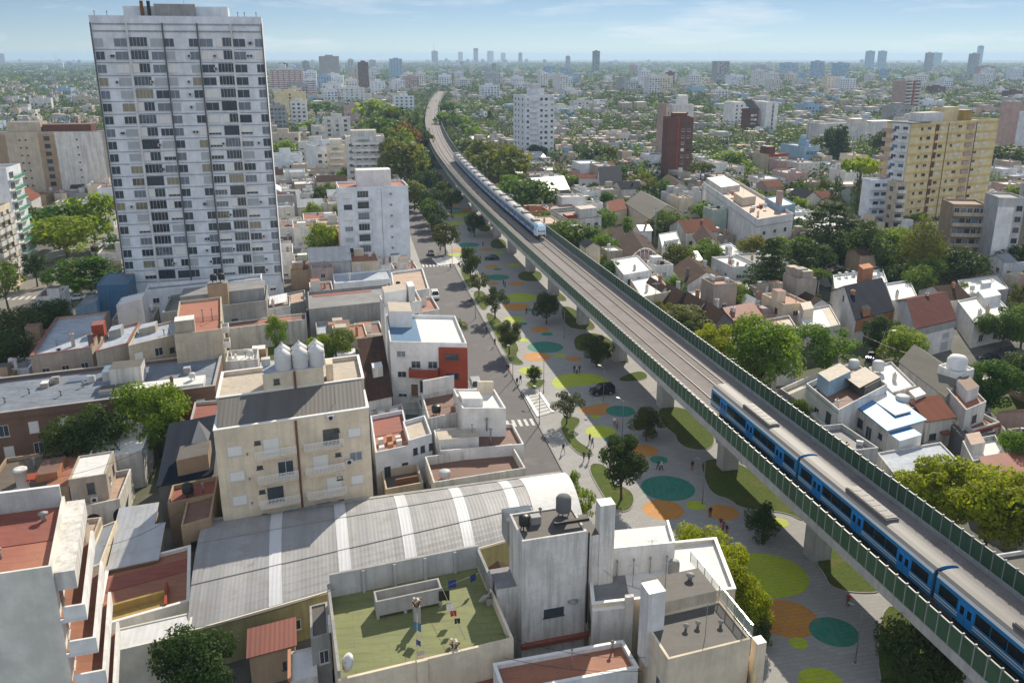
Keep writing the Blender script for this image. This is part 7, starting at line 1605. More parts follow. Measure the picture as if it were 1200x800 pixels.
# ------------------------------------------------------------------ vehicles
plain('tyre', (.02, .02, .02), .8); plain('v_glass', (.02, .025, .03), .1); plain('lamp_glass', (.6, .6, .55), .2); plain('lamp_red', (.35, .01, .01), .3)
def paintm(n, c): plain(n, c, .28, 0, .03, .6)
for n, c in (('v_black', (.012, .012, .014)), ('v_white', (.68, .68, .67)), ('v_silver', (.36, .38, .40)), ('v_yellow', (.62, .36, .01)), ('v_red', (.35, .02, .015)), ('v_blue', (.03, .07, .20)), ('v_grey', (.12, .12, .13)), ('v_bus', (.60, .60, .58))): paintm(n, c)
def vehicle(kind, P, rz, paint_, lab, name='car', cat='car', group='cars on the streets'):
    o = thing(name, lab, cat, (P.x, P.y, P.z), rz, group)
    if kind == 'bus':
        Lc, Wc = 11, 2.5; secs = [(0, .4, 2.9), (.3, .35, 3.1), (10.7, .35, 3.1), (11, .4, 2.9)]; low = [(x, Wc / 2, z0, z1) for x, z0, z1 in secs]; up = []
        wx = (2.0, 8.6); wr = .5
    elif kind == 'jeep':
        Lc, Wc = 4.4, 1.85; low = [(0, .84, .5, 1.0), (.15, .92, .42, 1.12), (1.3, .93, .42, 1.18), (4.3, .93, .42, 1.15), (4.4, .9, .5, 1.05)]; up = [(1.25, .86, 1.16), (1.75, .80, 1.82), (4.15, .80, 1.84), (4.32, .86, 1.14)]
        wx = (.85, 3.5); wr = .42
    elif kind == 'van':
        Lc, Wc = 4.6, 1.85; low = [(0, .8, .4, .85), (.2, .9, .3, 1.0), (1.1, .92, .3, 1.15), (4.5, .92, .3, 1.15), (4.6, .88, .4, 1.0)]; up = [(.9, .86, 1.13), (1.7, .78, 1.9), (4.4, .78, 1.9), (4.55, .86, 1.13)]
        wx = (.85, 3.7); wr = .33
    else:
        Lc, Wc = 4.2, 1.75; low = [(0, .7, .4, .7), (.15, .84, .28, .80), (1.1, .87, .26, .93), (3.5, .87, .26, .96), (4.1, .82, .3, .88), (4.2, .74, .4, .78)]; up = [(1.0, .78, .91), (1.75, .66, 1.42), (3.05, .66, 1.43), (3.85, .76, .93)]
        wx = (.8, 3.3); wr = .32
    mb = MB()
    for x, hw, z0, z1 in low:
        mb.v += [(x, -hw, z0), (x, hw, z0), (x, hw, (z0 + z1) / 2), (x, hw * .95, z1), (x, -hw * .95, z1), (x, -hw, (z0 + z1) / 2)]
    for i in range(len(low) - 1):
        for j in range(6):
            j2 = (j + 1) % 6; mb.f.append((i * 6 + j, i * 6 + j2, i * 6 + 6 + j2, i * 6 + 6 + j)); mb.m.append(0); mb.sm.append(False)
    mb.f.append((5, 4, 3, 2, 1, 0)); k = len(low) * 6 - 6; mb.f.append(tuple(range(k, k + 6))); mb.m += [0, 0]; mb.sm += [False] * 2
    if up: 
        (xa, wa, za), (xb, wb, zb), (xc, wc, zc), (xd, wd, zd) = up
        mb.quad((xb, -wb, zb), (xc, -wc, zc), (xc, wc, zc), (xb, wb, zb))
        for s_ in (-1, 1):
            for (x0, w0, z0), (x1, w1, z1) in ((up[0], up[1]), (up[3], up[2])): mb.tube((x0, s_ * w0, z0), (x1, s_ * w1, z1), .05, n=5)
            mb.tube((xb, s_ * wb, zb - .02), (xc, s_ * wc, zc - .02), .05, n=5); mb.tube(((xb + xc) / 2, s_ * wb, zb), ((xb + xc) / 2 + .05, s_ * (wa + .01), za + .02), .05, n=5)
    mb.build('body', paint_, o)
    g = MB()
    if up:
        g.quad((xa, -wa, za), (xb, -wb, zb - .03), (xb, wb, zb - .03), (xa, wa, za)); g.build('windscreen', 'v_glass', o)
        g = MB(); g.quad((xd, -wd, zd), (xd, wd, zd), (xc, wc, zc - .03), (xc, -wc, zc - .03)); g.build('rear_window', 'v_glass', o)
        for s_ in (-1, 1):
            g = MB(); g.quad((xa, s_ * wa, za), (xd, s_ * wd, zd), (xc, s_ * wc, zc - .03), (xb, s_ * wb, zb - .03)); g.build('side_window', 'v_glass', o)
    else:
        for s_ in (-1, 1):
            g = MB(); g.box(.7, 10.4, s_ * 1.255 - .01, s_ * 1.255 + .01, 1.5, 2.5); g.build('side_window', 'v_glass', o)
        g = MB(); g.box(-.03, -.01, -1.1, 1.1, 1.3, 2.6); g.build('windscreen', 'v_glass', o)
        g = MB(); g.box(.4, 10.6, -1.0, 1.0, 3.101, 3.2); g.build('roof', 'v_bus', o)
        g = MB(); g.box(-.05, .1, -1.2, 1.2, 2.62, 2.9); g.build('destination_board', 'v_red', o)
    for x in wx:
        for s_ in (-1, 1):
            hw = Wc / 2; g = MB(); g.tube((x, s_ * (hw - .22), wr), (x, s_ * (hw + .01), wr), wr, n=14); g.tube((x, s_ * (hw + .011), wr), (x, s_ * (hw + .02), wr), wr * .6, n=12, m=1); g.build('wheel', ['tyre', 'metal'], o)
    zl = low[1][3] * .8 if up else .8
    for s_ in (-1, 1):
        g = MB(); g.box(-.02, .1, s_ * .62 - .14, s_ * .62 + .14, zl - .1, zl + .06); g.build('headlight', 'lamp_glass', o)
        g = MB(); g.box(Lc - .08, Lc + .02, s_ * .66 - .1, s_ * .66 + .1, zl - .05, zl + .12); g.build('tail_light', 'lamp_red', o)
    if kind == 'jeep':
        g = MB(); g.tube((4.4, 0, .95), (4.62, 0, .95), .38, n=14); g.build('spare_wheel', 'tyre', o); g = MB(); g.box(1.9, 4.0, -.7, .7, 1.86, 1.93); g.build('roof_rack', 'black', o)
    return o
def P3(x, y, z=.015): q = at(x, y, z); return Vector((q.x, q.y, z))
vehicle('jeep', P3(692, 463, KH + .04), .28, 'v_black', 'black off-road car driving on the park road by the lime half circle', 'off_road_car')
vehicle('car', P3(568, 304.5, KH), .1, 'v_black', 'black saloon car crossing the far park road')
vehicle('van', P3(560, 462), 1.75, 'v_silver', 'silver car parked at the kerb in front of the white cubic corner house')
vehicle('van', P3(511, 352), 1.75, 'v_white', 'white van parked beside the pink roofed corner house', 'van', 'van')
vehicle('car', P3(506, 300), 1.75, 'v_grey', 'grey car parked at the kerb beyond the far zebra crossing')
vehicle('car', P3(524, 392), 1.75, 'v_white', 'white car parked beside the white roof terrace')
vehicle('bus', P3(112, 300), 1.72, 'v_bus', 'white and black city bus on the far avenue beside the tree cluster', 'bus', 'bus')
vehicle('car', P3(77, 322), 1.70, 'v_yellow', 'yellow and black taxi on the far avenue', 'taxi', 'taxi')
vehicle('car', P3(66, 318), 1.70, 'v_white', 'white car stopped beside the yellow taxi')
vehicle('car', P3(58, 330), 1.70, 'v_silver', 'silver car queueing behind the white car on the far avenue')
vehicle('van', P3(135, 290), 1.72, 'v_white', 'white van behind the bus by the slab tower edge', 'van', 'van')
vehicle('car', P3(79, 352), .4, 'v_white', 'white car parked left under the blue lean-to')
vehicle('car', P3(96, 350), .4, 'v_silver', 'pale car parked right under the blue lean-to')
vehicle('car', P3(1150, 424), .35, 'v_black', 'black car parked on the side street by the leafy trees')
vehicle('car', P3(1180, 418), .35, 'v_grey', 'dark grey car on the side street near the frame edge')
vehicle('car', P3(1018, 424), .9, 'v_blue', 'pale blue roofed car by the bright tree below the slate roof')
# one street lamp of the side street
q = at(1030, 436); o = thing('street_lamp', 'tall street lamp with a pale head beside the slate roofed house', 'street lamp', (q.x, q.y, 0), 0, 'lamp posts along the park')
mb = MB(); mb.tube((0, 0, 0), (0, 0, 8), .09, .06, 7); mb.tube((0, 0, 8), (1.6, 0, 8.4), .05, n=6); mb.build('pole', 'pole_grey', o); mb = MB(); mb.box(1.4, 2.2, -.17, .17, 8.33, 8.48); mb.build('lamp_head', 'frame', o)

# ------------------------------------------------------------------ overhead cables
def cable(a, za, b, zb, lab, sag=1.0, r=.025):
    a, b = at(*a, za), at(*b, zb); mb = MB(); n = 10; P_ = []
    for i in range(n + 1):
        t = i / n; P_.append((a.x + (b.x - a.x) * t, a.y + (b.y - a.y) * t, za + (zb - za) * t - sag * 4 * t * (1 - t)))
    for i in range(n): mb.tube(P_[i], P_[i + 1], r, n=4, caps=False)
    tag(mb.build('overhead_cable', 'black'), lab, 'cable')
cable((586, 742), 9.5, (757, 770), 9, 'black cable sagging over the sunlit red roof, upper one', .8)
cable((590, 770), 8.6, (752, 786), 8.6, 'black cable sagging over the sunlit red roof, lower one', .5)
cable((612, 660), 12, (690, 655), 12.5, 'cable looped across the white tower house wall', .9)
cable((690, 650), 12, (752, 690), 11.5, 'cable from the slim white chimney to the dark tarred roof', .7)
cable((392, 690), 11, (230, 735), 6, 'cable running from the green terrace along the olive wall', .5)
cable((210, 600), 7.5, (120, 640), 6.5, 'cable over the tin sheds left of the vaulted hall', .6)
cable((545, 470), 9, (470, 480), 7.2, 'cable between the white cubic house and the arched window house', .6)
cable((60, 560), 8, (180, 520), 7.5, 'cable over the brown dusty roofs toward the villa', .7)
cable((1010, 392), 7, (1140, 430), 7.5, 'cable along the side street past the maroon roofed house', 1.0)
cable((984, 470), 8.5, (1100, 440), 8.5, 'cable over the roof terrace house toward the old workshop', .8)
# ------------------------------------------------------------------ the rest of the city
GRID16 = R(14); FU = Vector((math.cos(GRID16), math.sin(GRID16))); FV = Vector((-FU.y, FU.x))
def inside(p, poly):
    c = False; n = len(poly); j = n - 1
    for i in range(n):
        a, b = poly[i], poly[j]
        if (a.y > p.y) != (b.y > p.y) and p.x < (b.x - a.x) * (p.y - a.y) / (b.y - a.y) + a.x: c = not c
        j = i
    return c
FB = []
def reindex():
    FB.clear()
    for f in FOOT:
        xs_ = [p.x for p in f]; ys_ = [p.y for p in f]; FB.append((min(xs_), max(xs_), min(ys_), max(ys_), f))
def corridor(p, m=0):
    Y = p.y
    if Y > 1330: return False
    if Y < 95 and p.x < 40 and p.x < kerb_x(Y) + 8: l = kerb_x(Y) - 3
    else: l = kerb_x(Y) - ROADW - 2.8
    if Y > 480: l = np.interp(Y, ys, xs) - 34
    r = np.interp(max(-14, Y), ys, xs) + 8.5
    return l - m < p.x < r + m
def seg_d(p, a, b):
    t = max(0, min(1, (p - a).dot(b - a) / (b - a).length_squared)); return (p - (a + (b - a) * t)).length
def free(poly, trees=True, m=0):
    c = sum(poly, Vector((0, 0))) / len(poly)
    pts = poly + [c] + [(poly[i] + poly[(i + 1) % 4]) / 2 for i in range(4)] + [(p + c) / 2 for p in poly]
    x0, x1, y0, y1 = min(p.x for p in poly), max(p.x for p in poly), min(p.y for p in poly), max(p.y for p in poly)
    for p in pts:
        if corridor(p): return False
    for a, b, w_ in ROADS:
        for p in pts:
            if seg_d(p, a, b) < w_ / 2 + .5: return False
    for a0, a1, b0, b1, f in FB:
        if a1 < x0 or a0 > x1 or b1 < y0 or b0 > y1: continue
        if any(inside(p, f) for p in pts) or any(inside(p, poly) for p in f) or inside(sum(f, Vector((0, 0))) / 4, poly): return False
    if trees:
        for tx, ty, r in TREES_TAKEN:
            if x0 - r * .25 < tx < x1 + r * .25 and y0 - r * .25 < ty < y1 + r * .25: return False
    for g in YARDS:
        if inside(c, g): return False
    return True
YARDS = [[at(935, 412), at(1030, 404), at(1210, 398), at(1210, 434), at(1060, 456), at(940, 450)], [at(1140, 440), at(1210, 430), at(1210, 530), at(1170, 505)], [at(262, 400), at(365, 395), at(368, 440), at(268, 440)], [at(-60, 284), at(150, 284), at(118, 372), at(68, 372), at(34, 418), at(-60, 480)]]
reindex()
# landmarks for telling the repeats apart
MARKS = [(o['label'], o.location.copy()) for o in sc.objects if o.parent is None and o.get('category') and o.get('group') is None and o['category'] in ('apartment tower', 'apartment block', 'hall', 'workshop', 'school', 'mansion', 'warehouse', 'villa') and len(o['label'].split()) < 99]
SHORT = [(at(225, 330), 'slab tower'), (at(440, 318), 'white six-storey block'), (at(625, 193), 'white twelve-storey tower'), (at(790, 216), 'dark brick tower'), (at(1100, 285), 'yellow apartment block'), (at(888, 305), 'big white building'), (at(995, 178), 'long cream building'), (at(893, 164), 'white twin slab block'), (at(1057, 140), 'red and white balcony tower'), (at(934, 204), 'blue factory'), (at(340, 600), 'cream apartment house'), (at(100, 540), 'brick terrace'), (at(60, 235), 'beige slab block'), (at(430, 222), 'green awning block'), (at(342, 140), 'yellow blank block'), (at(760, 265), 'grey gabled hall'), (at(680, 280), 'ornate corner building'), (at(1090, 400), 'maroon roofed house'), (at(1025, 400), 'slate roofed house'), (at(455, 600), 'vaulted hall'), (at(388, 104), 'dark grey skyline tower'), (at(843, 102), 'wide grey skyline tower'), (at(900, 460), 'bright twin tree'), (at(1075, 334), 'cone-shaped conifer'), (at(900, 210), 'beige maroon flats'), (at(645, 225), 'grey brick warehouse'), (at(505, 420), 'white and red house'), (at(20, 344), 'cream corner block'), (at(1160, 328), 'blank white slab')]
PENDING = []
def relabel():
    """name each repeat by its look and its rank beside the nearest landmark"""
    by = {}
    for o, desc in PENDING:
        p = Vector(o.location[:2]); x, y = px(p.x, p.y, 3)
        best = min(SHORT, key=lambda s: (Vector(px(s[0].x, s[0].y, 3)) - Vector((x, y))).length)
        d = (Vector(px(best[0].x, best[0].y, 3)) - Vector((x, y)))
        rel = 'right of' if d.x < -abs(d.y) * 1.2 else ('left of' if d.x > abs(d.y) * 1.2 else ('behind' if d.y > 0 else 'before'))
        by.setdefault((desc, rel, best[1]), []).append((d.length, o))
    for (desc, rel, mk), L_ in by.items():
        L_.sort(key=lambda q: q[0])
        for i, (d, o) in enumerate(L_):
            if len(L_) == 1: o['label'] = f'{desc} {rel} the {mk}'
            else: o['label'] = f'{desc} {rel} the {mk}, {ordn[i] if i < 20 else "much farther "}nearest it'
WALLN = {'white': 'white', 'bright': 'bright white', 'cream': 'cream', 'beige': 'beige', 'oldwhite': 'stained white', 'sand': 'sand-coloured', 'greywall': 'grey', 'bluewhite': 'bluish white', 'pink': 'pinkish', 'tan': 'tan', 'lightgrey': 'pale grey', 'mint': 'pale green', 'brownblock': 'brown brick', 'yellow': 'yellow', 'salmon': 'orange brick', 'lightblue': 'pale blue'}
ROOFN = {'r_white': 'white roof', 'r_grey': 'grey roof', 'r_terra': 'terracotta roof', 'r_silver': 'silver roof', 'r_cream': 'cream roof', 'r_dark': 'dark roof', 'r_red': 'red roof', 'r_redbrown': 'red-brown roof', 'r_brown': 'brown roof', 'tile': 'red tiled gable', 'tile_brown': 'brown tiled gable', 'c_light': 'tin gable', 'c_grey': 'grey tin gable', 'slate': 'slate gable', 'r_pinkdirt': 'dusty pink roof'}
WALLS = ['white'] * 6 + ['oldwhite'] * 5 + ['cream'] * 3 + ['beige'] * 3 + ['bright'] * 3 + ['lightgrey'] * 2 + ['greywall', 'sand', 'pink', 'bluewhite', 'tan', 'mint', 'salmon']
ROOFS = ['r_white'] * 4 + ['r_grey'] * 6 + ['r_terra'] * 3 + ['r_cream'] * 2 + ['r_silver'] * 3 + ['r_redbrown'] * 4 + ['r_dark'] * 3 + ['r_red', 'r_brown', 'r_brown', 'r_pinkdirt']
GABLES = ['tile', 'tile_brown', 'c_light', 'c_grey', 'slate', 'tile', 'tile_brown']
frng = random.Random(21)
def in_view(p, z=3, mx=30):
    if p.y < 20: return False
    x, y = px(p.x, p.y, z); return -mx < x < 1200 + mx and y < 860
HOUSES, COURTS = [], []
def lots(umin, umax, vmin, vmax, rng):
    """building lots in blocks parted by streets, nearest first"""
    v = vmin
    while v < vmax:
        dp = rng.uniform(8, 14)
        if (v % 104) < 11: v += 11 - (v % 104); STREETS.append(v - 5.5)
        u = umin + rng.uniform(0, 6)
        while u < umax:
            wd = rng.uniform(6.5, 12)
            if ((u + wd + 40) % 98) < 10: u += 11; continue
            P = FU * u + FV * v
            yield P, wd - .12, dp - .12
            u += wd
        v += dp
STREETS = []
near_lots = []
for P, wd, dp in lots(-330, 500, 45, 430, frng):
    c = P + FU * wd / 2 + FV * dp / 2
    if not in_view(c, 4, 190): continue
    near_lots.append((c.length, P, wd, dp))
near_lots.sort(key=lambda q: q[0])
n_h = sum(1 for o in sc.objects if o.parent is None and o.name.split('.')[0] in ('house', 'row_house'))
LIM = 235; nb = 0; REST = []
for d, P, wd, dp in near_lots:
    hs = frng.random(); poly = [P, P + FU * wd, P + FU * wd + FV * dp, P + FV * dp]
    near = d < 200
    ok = free(poly)
    if not ok:
        for cut in (.72, .5):
            hit = False
            for sx in (0, 1 - cut):
                for sy in (0, 1 - cut):
                    Q = P + FU * wd * sx + FV * dp * sy; pl = [Q, Q + FU * wd * cut, Q + FU * wd * cut + FV * dp * cut, Q + FV * dp * cut]
                    if wd * cut > 3.2 and dp * cut > 3.2 and free(pl): P, poly, wd, dp, ok, hit = Q, pl, wd * cut, dp * cut, True, True; break
                if hit: break
            if hit: break
    if not ok: continue
    c = (poly[0] + poly[2]) / 2
    right = c.x > np.interp(c.y, ys, xs)
    if frng.random() < (.26 if right else .07): COURTS.append((c, min(wd, dp))); continue      # a garden lot
    FOOT.append(poly); xs_ = [p.x for p in poly]; ys_ = [p.y for p in poly]; FB.append((min(xs_), max(xs_), min(ys_), max(ys_), poly))
    wl = frng.choice(WALLS); z = frng.choice((3.4, 3.8, 4.2, 4.6, 6.2, 6.8)) if near else frng.choice((3.6, 4.2, 5, 6.4, 7, 7.4, 9.6))
    gab = frng.random() < .17; rf = frng.choice(GABLES) if gab else frng.choice(ROOFS)
    if nb >= LIM or not in_view(c, 4, 25): REST.append((poly, z, wl, rf, gab)); continue
    nb += 1
    grp = 'ordinary low houses filling the blocks'
    del FOOT[-1]
    b = Bd('row_house', '', 'house', P, FU, FV, wd, dp, z, wl, 'r_grey' if gab else rf, .1 if gab else frng.choice((.35, .5, .8)), grp)
    if gab: b.gable(z, min(3, dp * .22), rf, frng.choice('xy'), .25)
    desc = f"{WALLN[wl]} {'two-storey ' if z > 6 else ''}house with {ROOFN[rf]}"
    PENDING.append((b.T, desc))
    n = max(1, int(wd / 3.4))
    for zz in ([.9] if z < 6 else [.9, 3.9]):
        for i in range(n):
            if frng.random() < .85: b.win('F', wd * (i + .5) / n, zz, 1.2, 1.25, frng.choice('dkhgs13'))
        for yy in (.3, .7):
            if frng.random() < .6: b.win('L' if right else 'R', dp * yy, zz, 1.1, 1.25, frng.choice('dkhgs13'))
    if not gab:
        for _ in range(frng.randrange(2, 6)):
            k = frng.random(); X, Yl = frng.uniform(1, wd - 1), frng.uniform(1, dp - 1)
            if k < .25: b.room(max(.3, X - 1.3), min(wd - .3, X + 1.3), max(.3, Yl - 1.2), min(dp - .3, Yl + 1.2), frng.uniform(1.6, 2.6), wl, frng.choice(ROOFS))
            elif k < .5: b.tank(X, Yl, b.zr, frng.uniform(.45, .6), 1.1, frng.choice(('tankwhite', 'tankwhite', 'shutter_grey', 'dark')))
            elif k < .75: b.chimney(X, Yl, b.zr, frng.uniform(1, 1.8), .5, frng.choice(('oldwhite', 'clay', 'beige')))
            elif k < .9: b.vent(X, Yl, b.zr, .9)
            else: b.aircon(X, Yl, b.zr, frng.uniform(0, 6))
    elif frng.random() < .5: b.chimney(wd * .7, dp * .4, z + .8, 2, .55, 'clay')
print('auto houses', nb, 'rest', len(REST), 'manual', n_h)

# mid-rise blocks scattered through the city, each with its window ranks
brng = random.Random(77); nblk = 0
def block(x, y0, h, w_, dp, wl, ang):
    global nblk
    P = at(x, y0); u = Vector((math.cos(ang), math.sin(ang))); v = Vector((-u.y, u.x)); P = P - u * w_ / 2
    poly = [P, P + u * w_, P + u * w_ + v * dp, P + v * dp]
    if not free(poly, False): return None
    b = Bd('apartment_block', '', 'apartment block', P, u, v, w_, dp, h, wl, 'r_grey', .6, 'ordinary apartment blocks across the city')
    xs_ = [p.x for p in poly]; ys_ = [p.y for p in poly]; FB.append((min(xs_), max(xs_), min(ys_), max(ys_), poly))
    b.room(w_ * .3, w_ * .65, dp * .3, dp * .7, 3, wl, 'r_grey')
    d = P.length; fl = 3.0
    if d < 700:
        n = max(1, int(w_ / 3.2)); m_ = max(1, int(dp / 4)); nn = 0
        for k in range(int((h - 1.5) / fl)):
            for i in range(n):
                if nn < 70: b.win('F', w_ * (i + .5) / n, 1 + fl * k, 1.9, 1.4, brng.choice('dkhgm')); nn += 1
    else:
        g = MB(); n = max(2, int(w_ / 3.6))
        for k in range(int((h - 1.5) / fl)):
            for i in range(n):
                xa = w_ * (i + .5) / n; g.box(xa - 1.05, xa + 1.05, -.06, -.002, 1 + fl * k, 2.6 + fl * k, brng.choice((0, 0, 1, 2)))
        o = b.put(g, 'windows', ['glass', 'glass_mid', 'shutter_grey']); o['kind'] = 'stuff'
    PENDING.append((b.T, f"{WALLN.get(wl, wl)} {'low-rise' if h < 16 else ('mid-rise' if h < 30 else 'tall')} block")); nblk += 1
    return b
BW = ['bluewhite'] * 5 + ['white'] * 4 + ['oldwhite'] * 3 + ['cream', 'sand', 'pink', 'lightgrey', 'greywall', 'brownblock', 'lightblue', 'lightblue']
# clusters as in the photo: dense left of the viaduct, a blue-grey belt in the middle distance, thin to the right
for (x0, x1, y0, y1, n, ha, hb) in ((318, 500, 92, 130, 34, 14, 34), (318, 470, 80, 95, 26, 18, 50), (0, 100, 100, 150, 9, 10, 18), (470, 640, 84, 112, 26, 16, 34), (640, 860, 90, 122, 30, 14, 34), (860, 1200, 84, 118, 34, 12, 36), (500, 620, 74, 84, 26, 20, 46), (620, 1200, 75, 86, 22, 16, 40), (850, 1200, 120, 160, 12, 9, 20), (640, 770, 118, 150, 5, 9, 14), (330, 400, 140, 240, 9, 9, 16), (0, 100, 72, 86, 8, 20, 40)):
    for _ in range(n):
        x, y = brng.uniform(x0, x1), brng.uniform(y0, y1); block(x, y, brng.uniform(ha, hb), brng.uniform(13, 24), brng.uniform(11, 18), brng.choice(BW), R(brng.choice((8, 14, 20, 30))))
# the skyline's tallest, placed by eye
for x, yb, yt, wpx, wl in ((510, 78, 60, 7, 'greywall'), (558, 76, 57, 5, 'greywall'), (575, 76, 60, 7, 'bluewhite'), (699, 88, 60, 7, 'darkgrey'), (666, 84, 66, 4, 'greywall'), (1019, 84, 60, 9, 'lightblue'), (1033, 84, 60, 9, 'lightblue'), (1088, 88, 62, 8, 'greywall'), (1147, 80, 54, 6, 'lightblue'), (1096, 80, 62, 14, 'lightblue'), (958, 96, 72, 14, 'lightblue'), (985, 96, 74, 18, 'lightblue'), (1140, 92, 63, 10, 'greywall'), (590, 76, 62, 5, 'bluewhite'), (540, 76, 61, 5, 'bluewhite'), (610, 77, 62, 4, 'greywall'), (2, 76, 63, 8, 'greywall'), (645, 96, 78, 12, 'lightblue'), (664, 97, 80, 12, 'lightblue'), (890, 92, 76, 16, 'lightgrey'), (925, 92, 74, 20, 'lightblue'), (735, 112, 86, 9, 'white'), (756, 108, 82, 12, 'bluewhite'), (575, 122, 100, 22, 'bluewhite'), (578, 104, 85, 17, 'lightgrey'), (607, 104, 90, 14, 'bluewhite'), (782, 104, 85, 14, 'bluewhite'), (815, 100, 84, 10, 'white'), (675, 120, 107, 12, 'white'), (1155, 100, 78, 22, 'pink'), (1190, 98, 80, 16, 'bluewhite')):
    c = at(x, yb); block(x, yb, top_of(yt, c.y), wpx * mpp(c.x, c.y), 14 + brng.random() * 4, wl, R(14))
for x, yb, yt, lab in ((66, 76, 60, 'thin lattice mast on the skyline left of the slab tower'), (50, 76, 62, 'lower mast on the skyline left of the slab tower'), (509, 74, 50, 'thin mast rising over the grey skyline tower above the viaduct end')):
    c = at(x, yb); h = top_of(yt, c.y); mb = MB(); mb.tube((0, 0, 0), (0, 0, h), h * .018, h * .004, 6); o = mb.build('radio_mast', 'pole_grey'); o.location = (c.x, c.y, 0); tag(o, lab, 'mast', 'thin masts on the skyline')
print('blocks', nblk)
reindex()
# single trees in gardens and along the streets, nearest first
trng = random.Random(5); CAND = []
for c, s_ in COURTS: CAND.append((c.length, c))
for v in [q for q in sorted(set(round(s_, 1) for s_ in STREETS))] + [104 * k + 5.5 for k in range(4, 9)]:
    for k in range(-40, 70):
        for sd_ in (-4.6, 4.6): CAND.append((0, FU * (k * 8.5 + trng.uniform(-2, 2)) + FV * (v + sd_)))
for k in range(-4, 6):
    for j in range(8, 110):
        for sd_ in (-4.2, 4.2): CAND.append((0, FU * (98 * k - 45 + sd_) + FV * (j * 8.5 + trng.uniform(-2, 2))))
CAND = sorted([(c.length, c) for _, c in CAND if in_view(c, 4, 40) and c.length > 60], key=lambda q: q[0])
n_man = sum(1 for o in sc.objects if o.parent is None and o.get('category') == 'tree'); nt_ = 0; FARTREES = []
for d, c in CAND:
    right = c.x > np.interp(c.y, ys, xs)
    if c.x < kerb_x(c.y) and c.y < 240: continue
    if trng.random() > (.85 if right else .45): continue
    if corridor(c, 2) or any(seg_d(c, a, b) < w_ / 2 for a, b, w_ in ROADS): continue
    if any(a0 - 1 < c.x < a1 + 1 and b0 - 1 < c.y < b1 + 1 and inside(c, f) for a0, a1, b0, b1, f in FB): continue
    if any((c.x - tx) ** 2 + (c.y - ty) ** 2 < (r + 1.5) ** 2 for tx, ty, r in TREES_TAKEN): continue
    h = trng.uniform(5.5, 10.5); wd = h * trng.uniform(.75, 1.15)
    if nt_ < 300 - n_man:
        fol = trng.choice(['f_mid'] * 4 + ['f_bright'] * 4 + ['f_olive'] * 2 + ['f_dark'] * 2)
        o = tree_at(c.x, c.y, h, wd, trng.choice(('round', 'round', 'loose', 'wide')), fol, '', None, 'street and garden trees among the houses'); nt_ += 1
        PENDING.append((o, {'f_mid': 'mid green', 'f_bright': 'bright green', 'f_olive': 'olive', 'f_dark': 'dark green'}[fol] + ' garden tree'))
    else: FARTREES.append((c.x, c.y, h, wd)); TREES_TAKEN.append((c.x, c.y, wd * .4))
print('trees', n_man, nt_, len(FARTREES))
relabel()

# ------------------------------------------------------------------ what nobody could count: far roofs and far greenery
g = np.random.default_rng(3)
def fan(n, r0, r1):
    r = np.sqrt(g.uniform(r0 * r0, r1 * r1, n)); a = g.uniform(-.72, .72, n)
    return r * np.sin(a), r * np.cos(a)
def clear(x, y, m=3):
    keep = np.ones(len(x), bool)
    cx_ = np.interp(y, ys, xs); keep &= ~((y < 1340) & (x > cx_ - 36 - m) & (x < cx_ + 9 + m))
    for a0, a1, b0, b1, f in FB: keep &= ~((x > a0 - m) & (x < a1 + m) & (y > b0 - m) & (y < b1 + m))
    return keep
BV, BF, BM = [], [], []; nb_ = 0
FM = ['lightgrey', 'beige', 'cream', 'oldwhite', 'sand', 'lightblue', 'greywall', 'pink', 'r_white', 'r_grey', 'r_terra', 'r_silver', 'r_cream', 'r_redbrown', 'r_dark']
def boxes(x, y, w_, d_, h, ang):
    global nb_
    n = len(x); c, s_ = np.cos(ang), np.sin(ang)
    cor = [(-.5, -.5), (.5, -.5), (.5, .5), (-.5, .5)]; V = np.zeros((n, 8, 3))
    for i, (a, b) in enumerate(cor):
        lx, ly = a * w_, b * d_
        V[:, i, 0] = V[:, i + 4, 0] = x + lx * c - ly * s_; V[:, i, 1] = V[:, i + 4, 1] = y + lx * s_ + ly * c; V[:, i + 4, 2] = h
    base = nb_ + np.arange(n)[:, None] * 8
    for f in ((0, 1, 5, 4), (1, 2, 6, 5), (3, 0, 4, 7), (2, 3, 7, 6), (4, 5, 6, 7)): BF.append(base + np.array(f))
    wm_ = g.choice([0, 0, 1, 1, 2, 3, 4, 4, 5, 6, 6, 7], n); rm_ = g.choice([8, 9, 9, 9, 9, 10, 11, 12, 13, 13, 14, 14, 14, 9], n)
    BM.extend([wm_] * 4 + [rm_]); BV.append(V.reshape(-1, 3)); nb_ += 8 * n
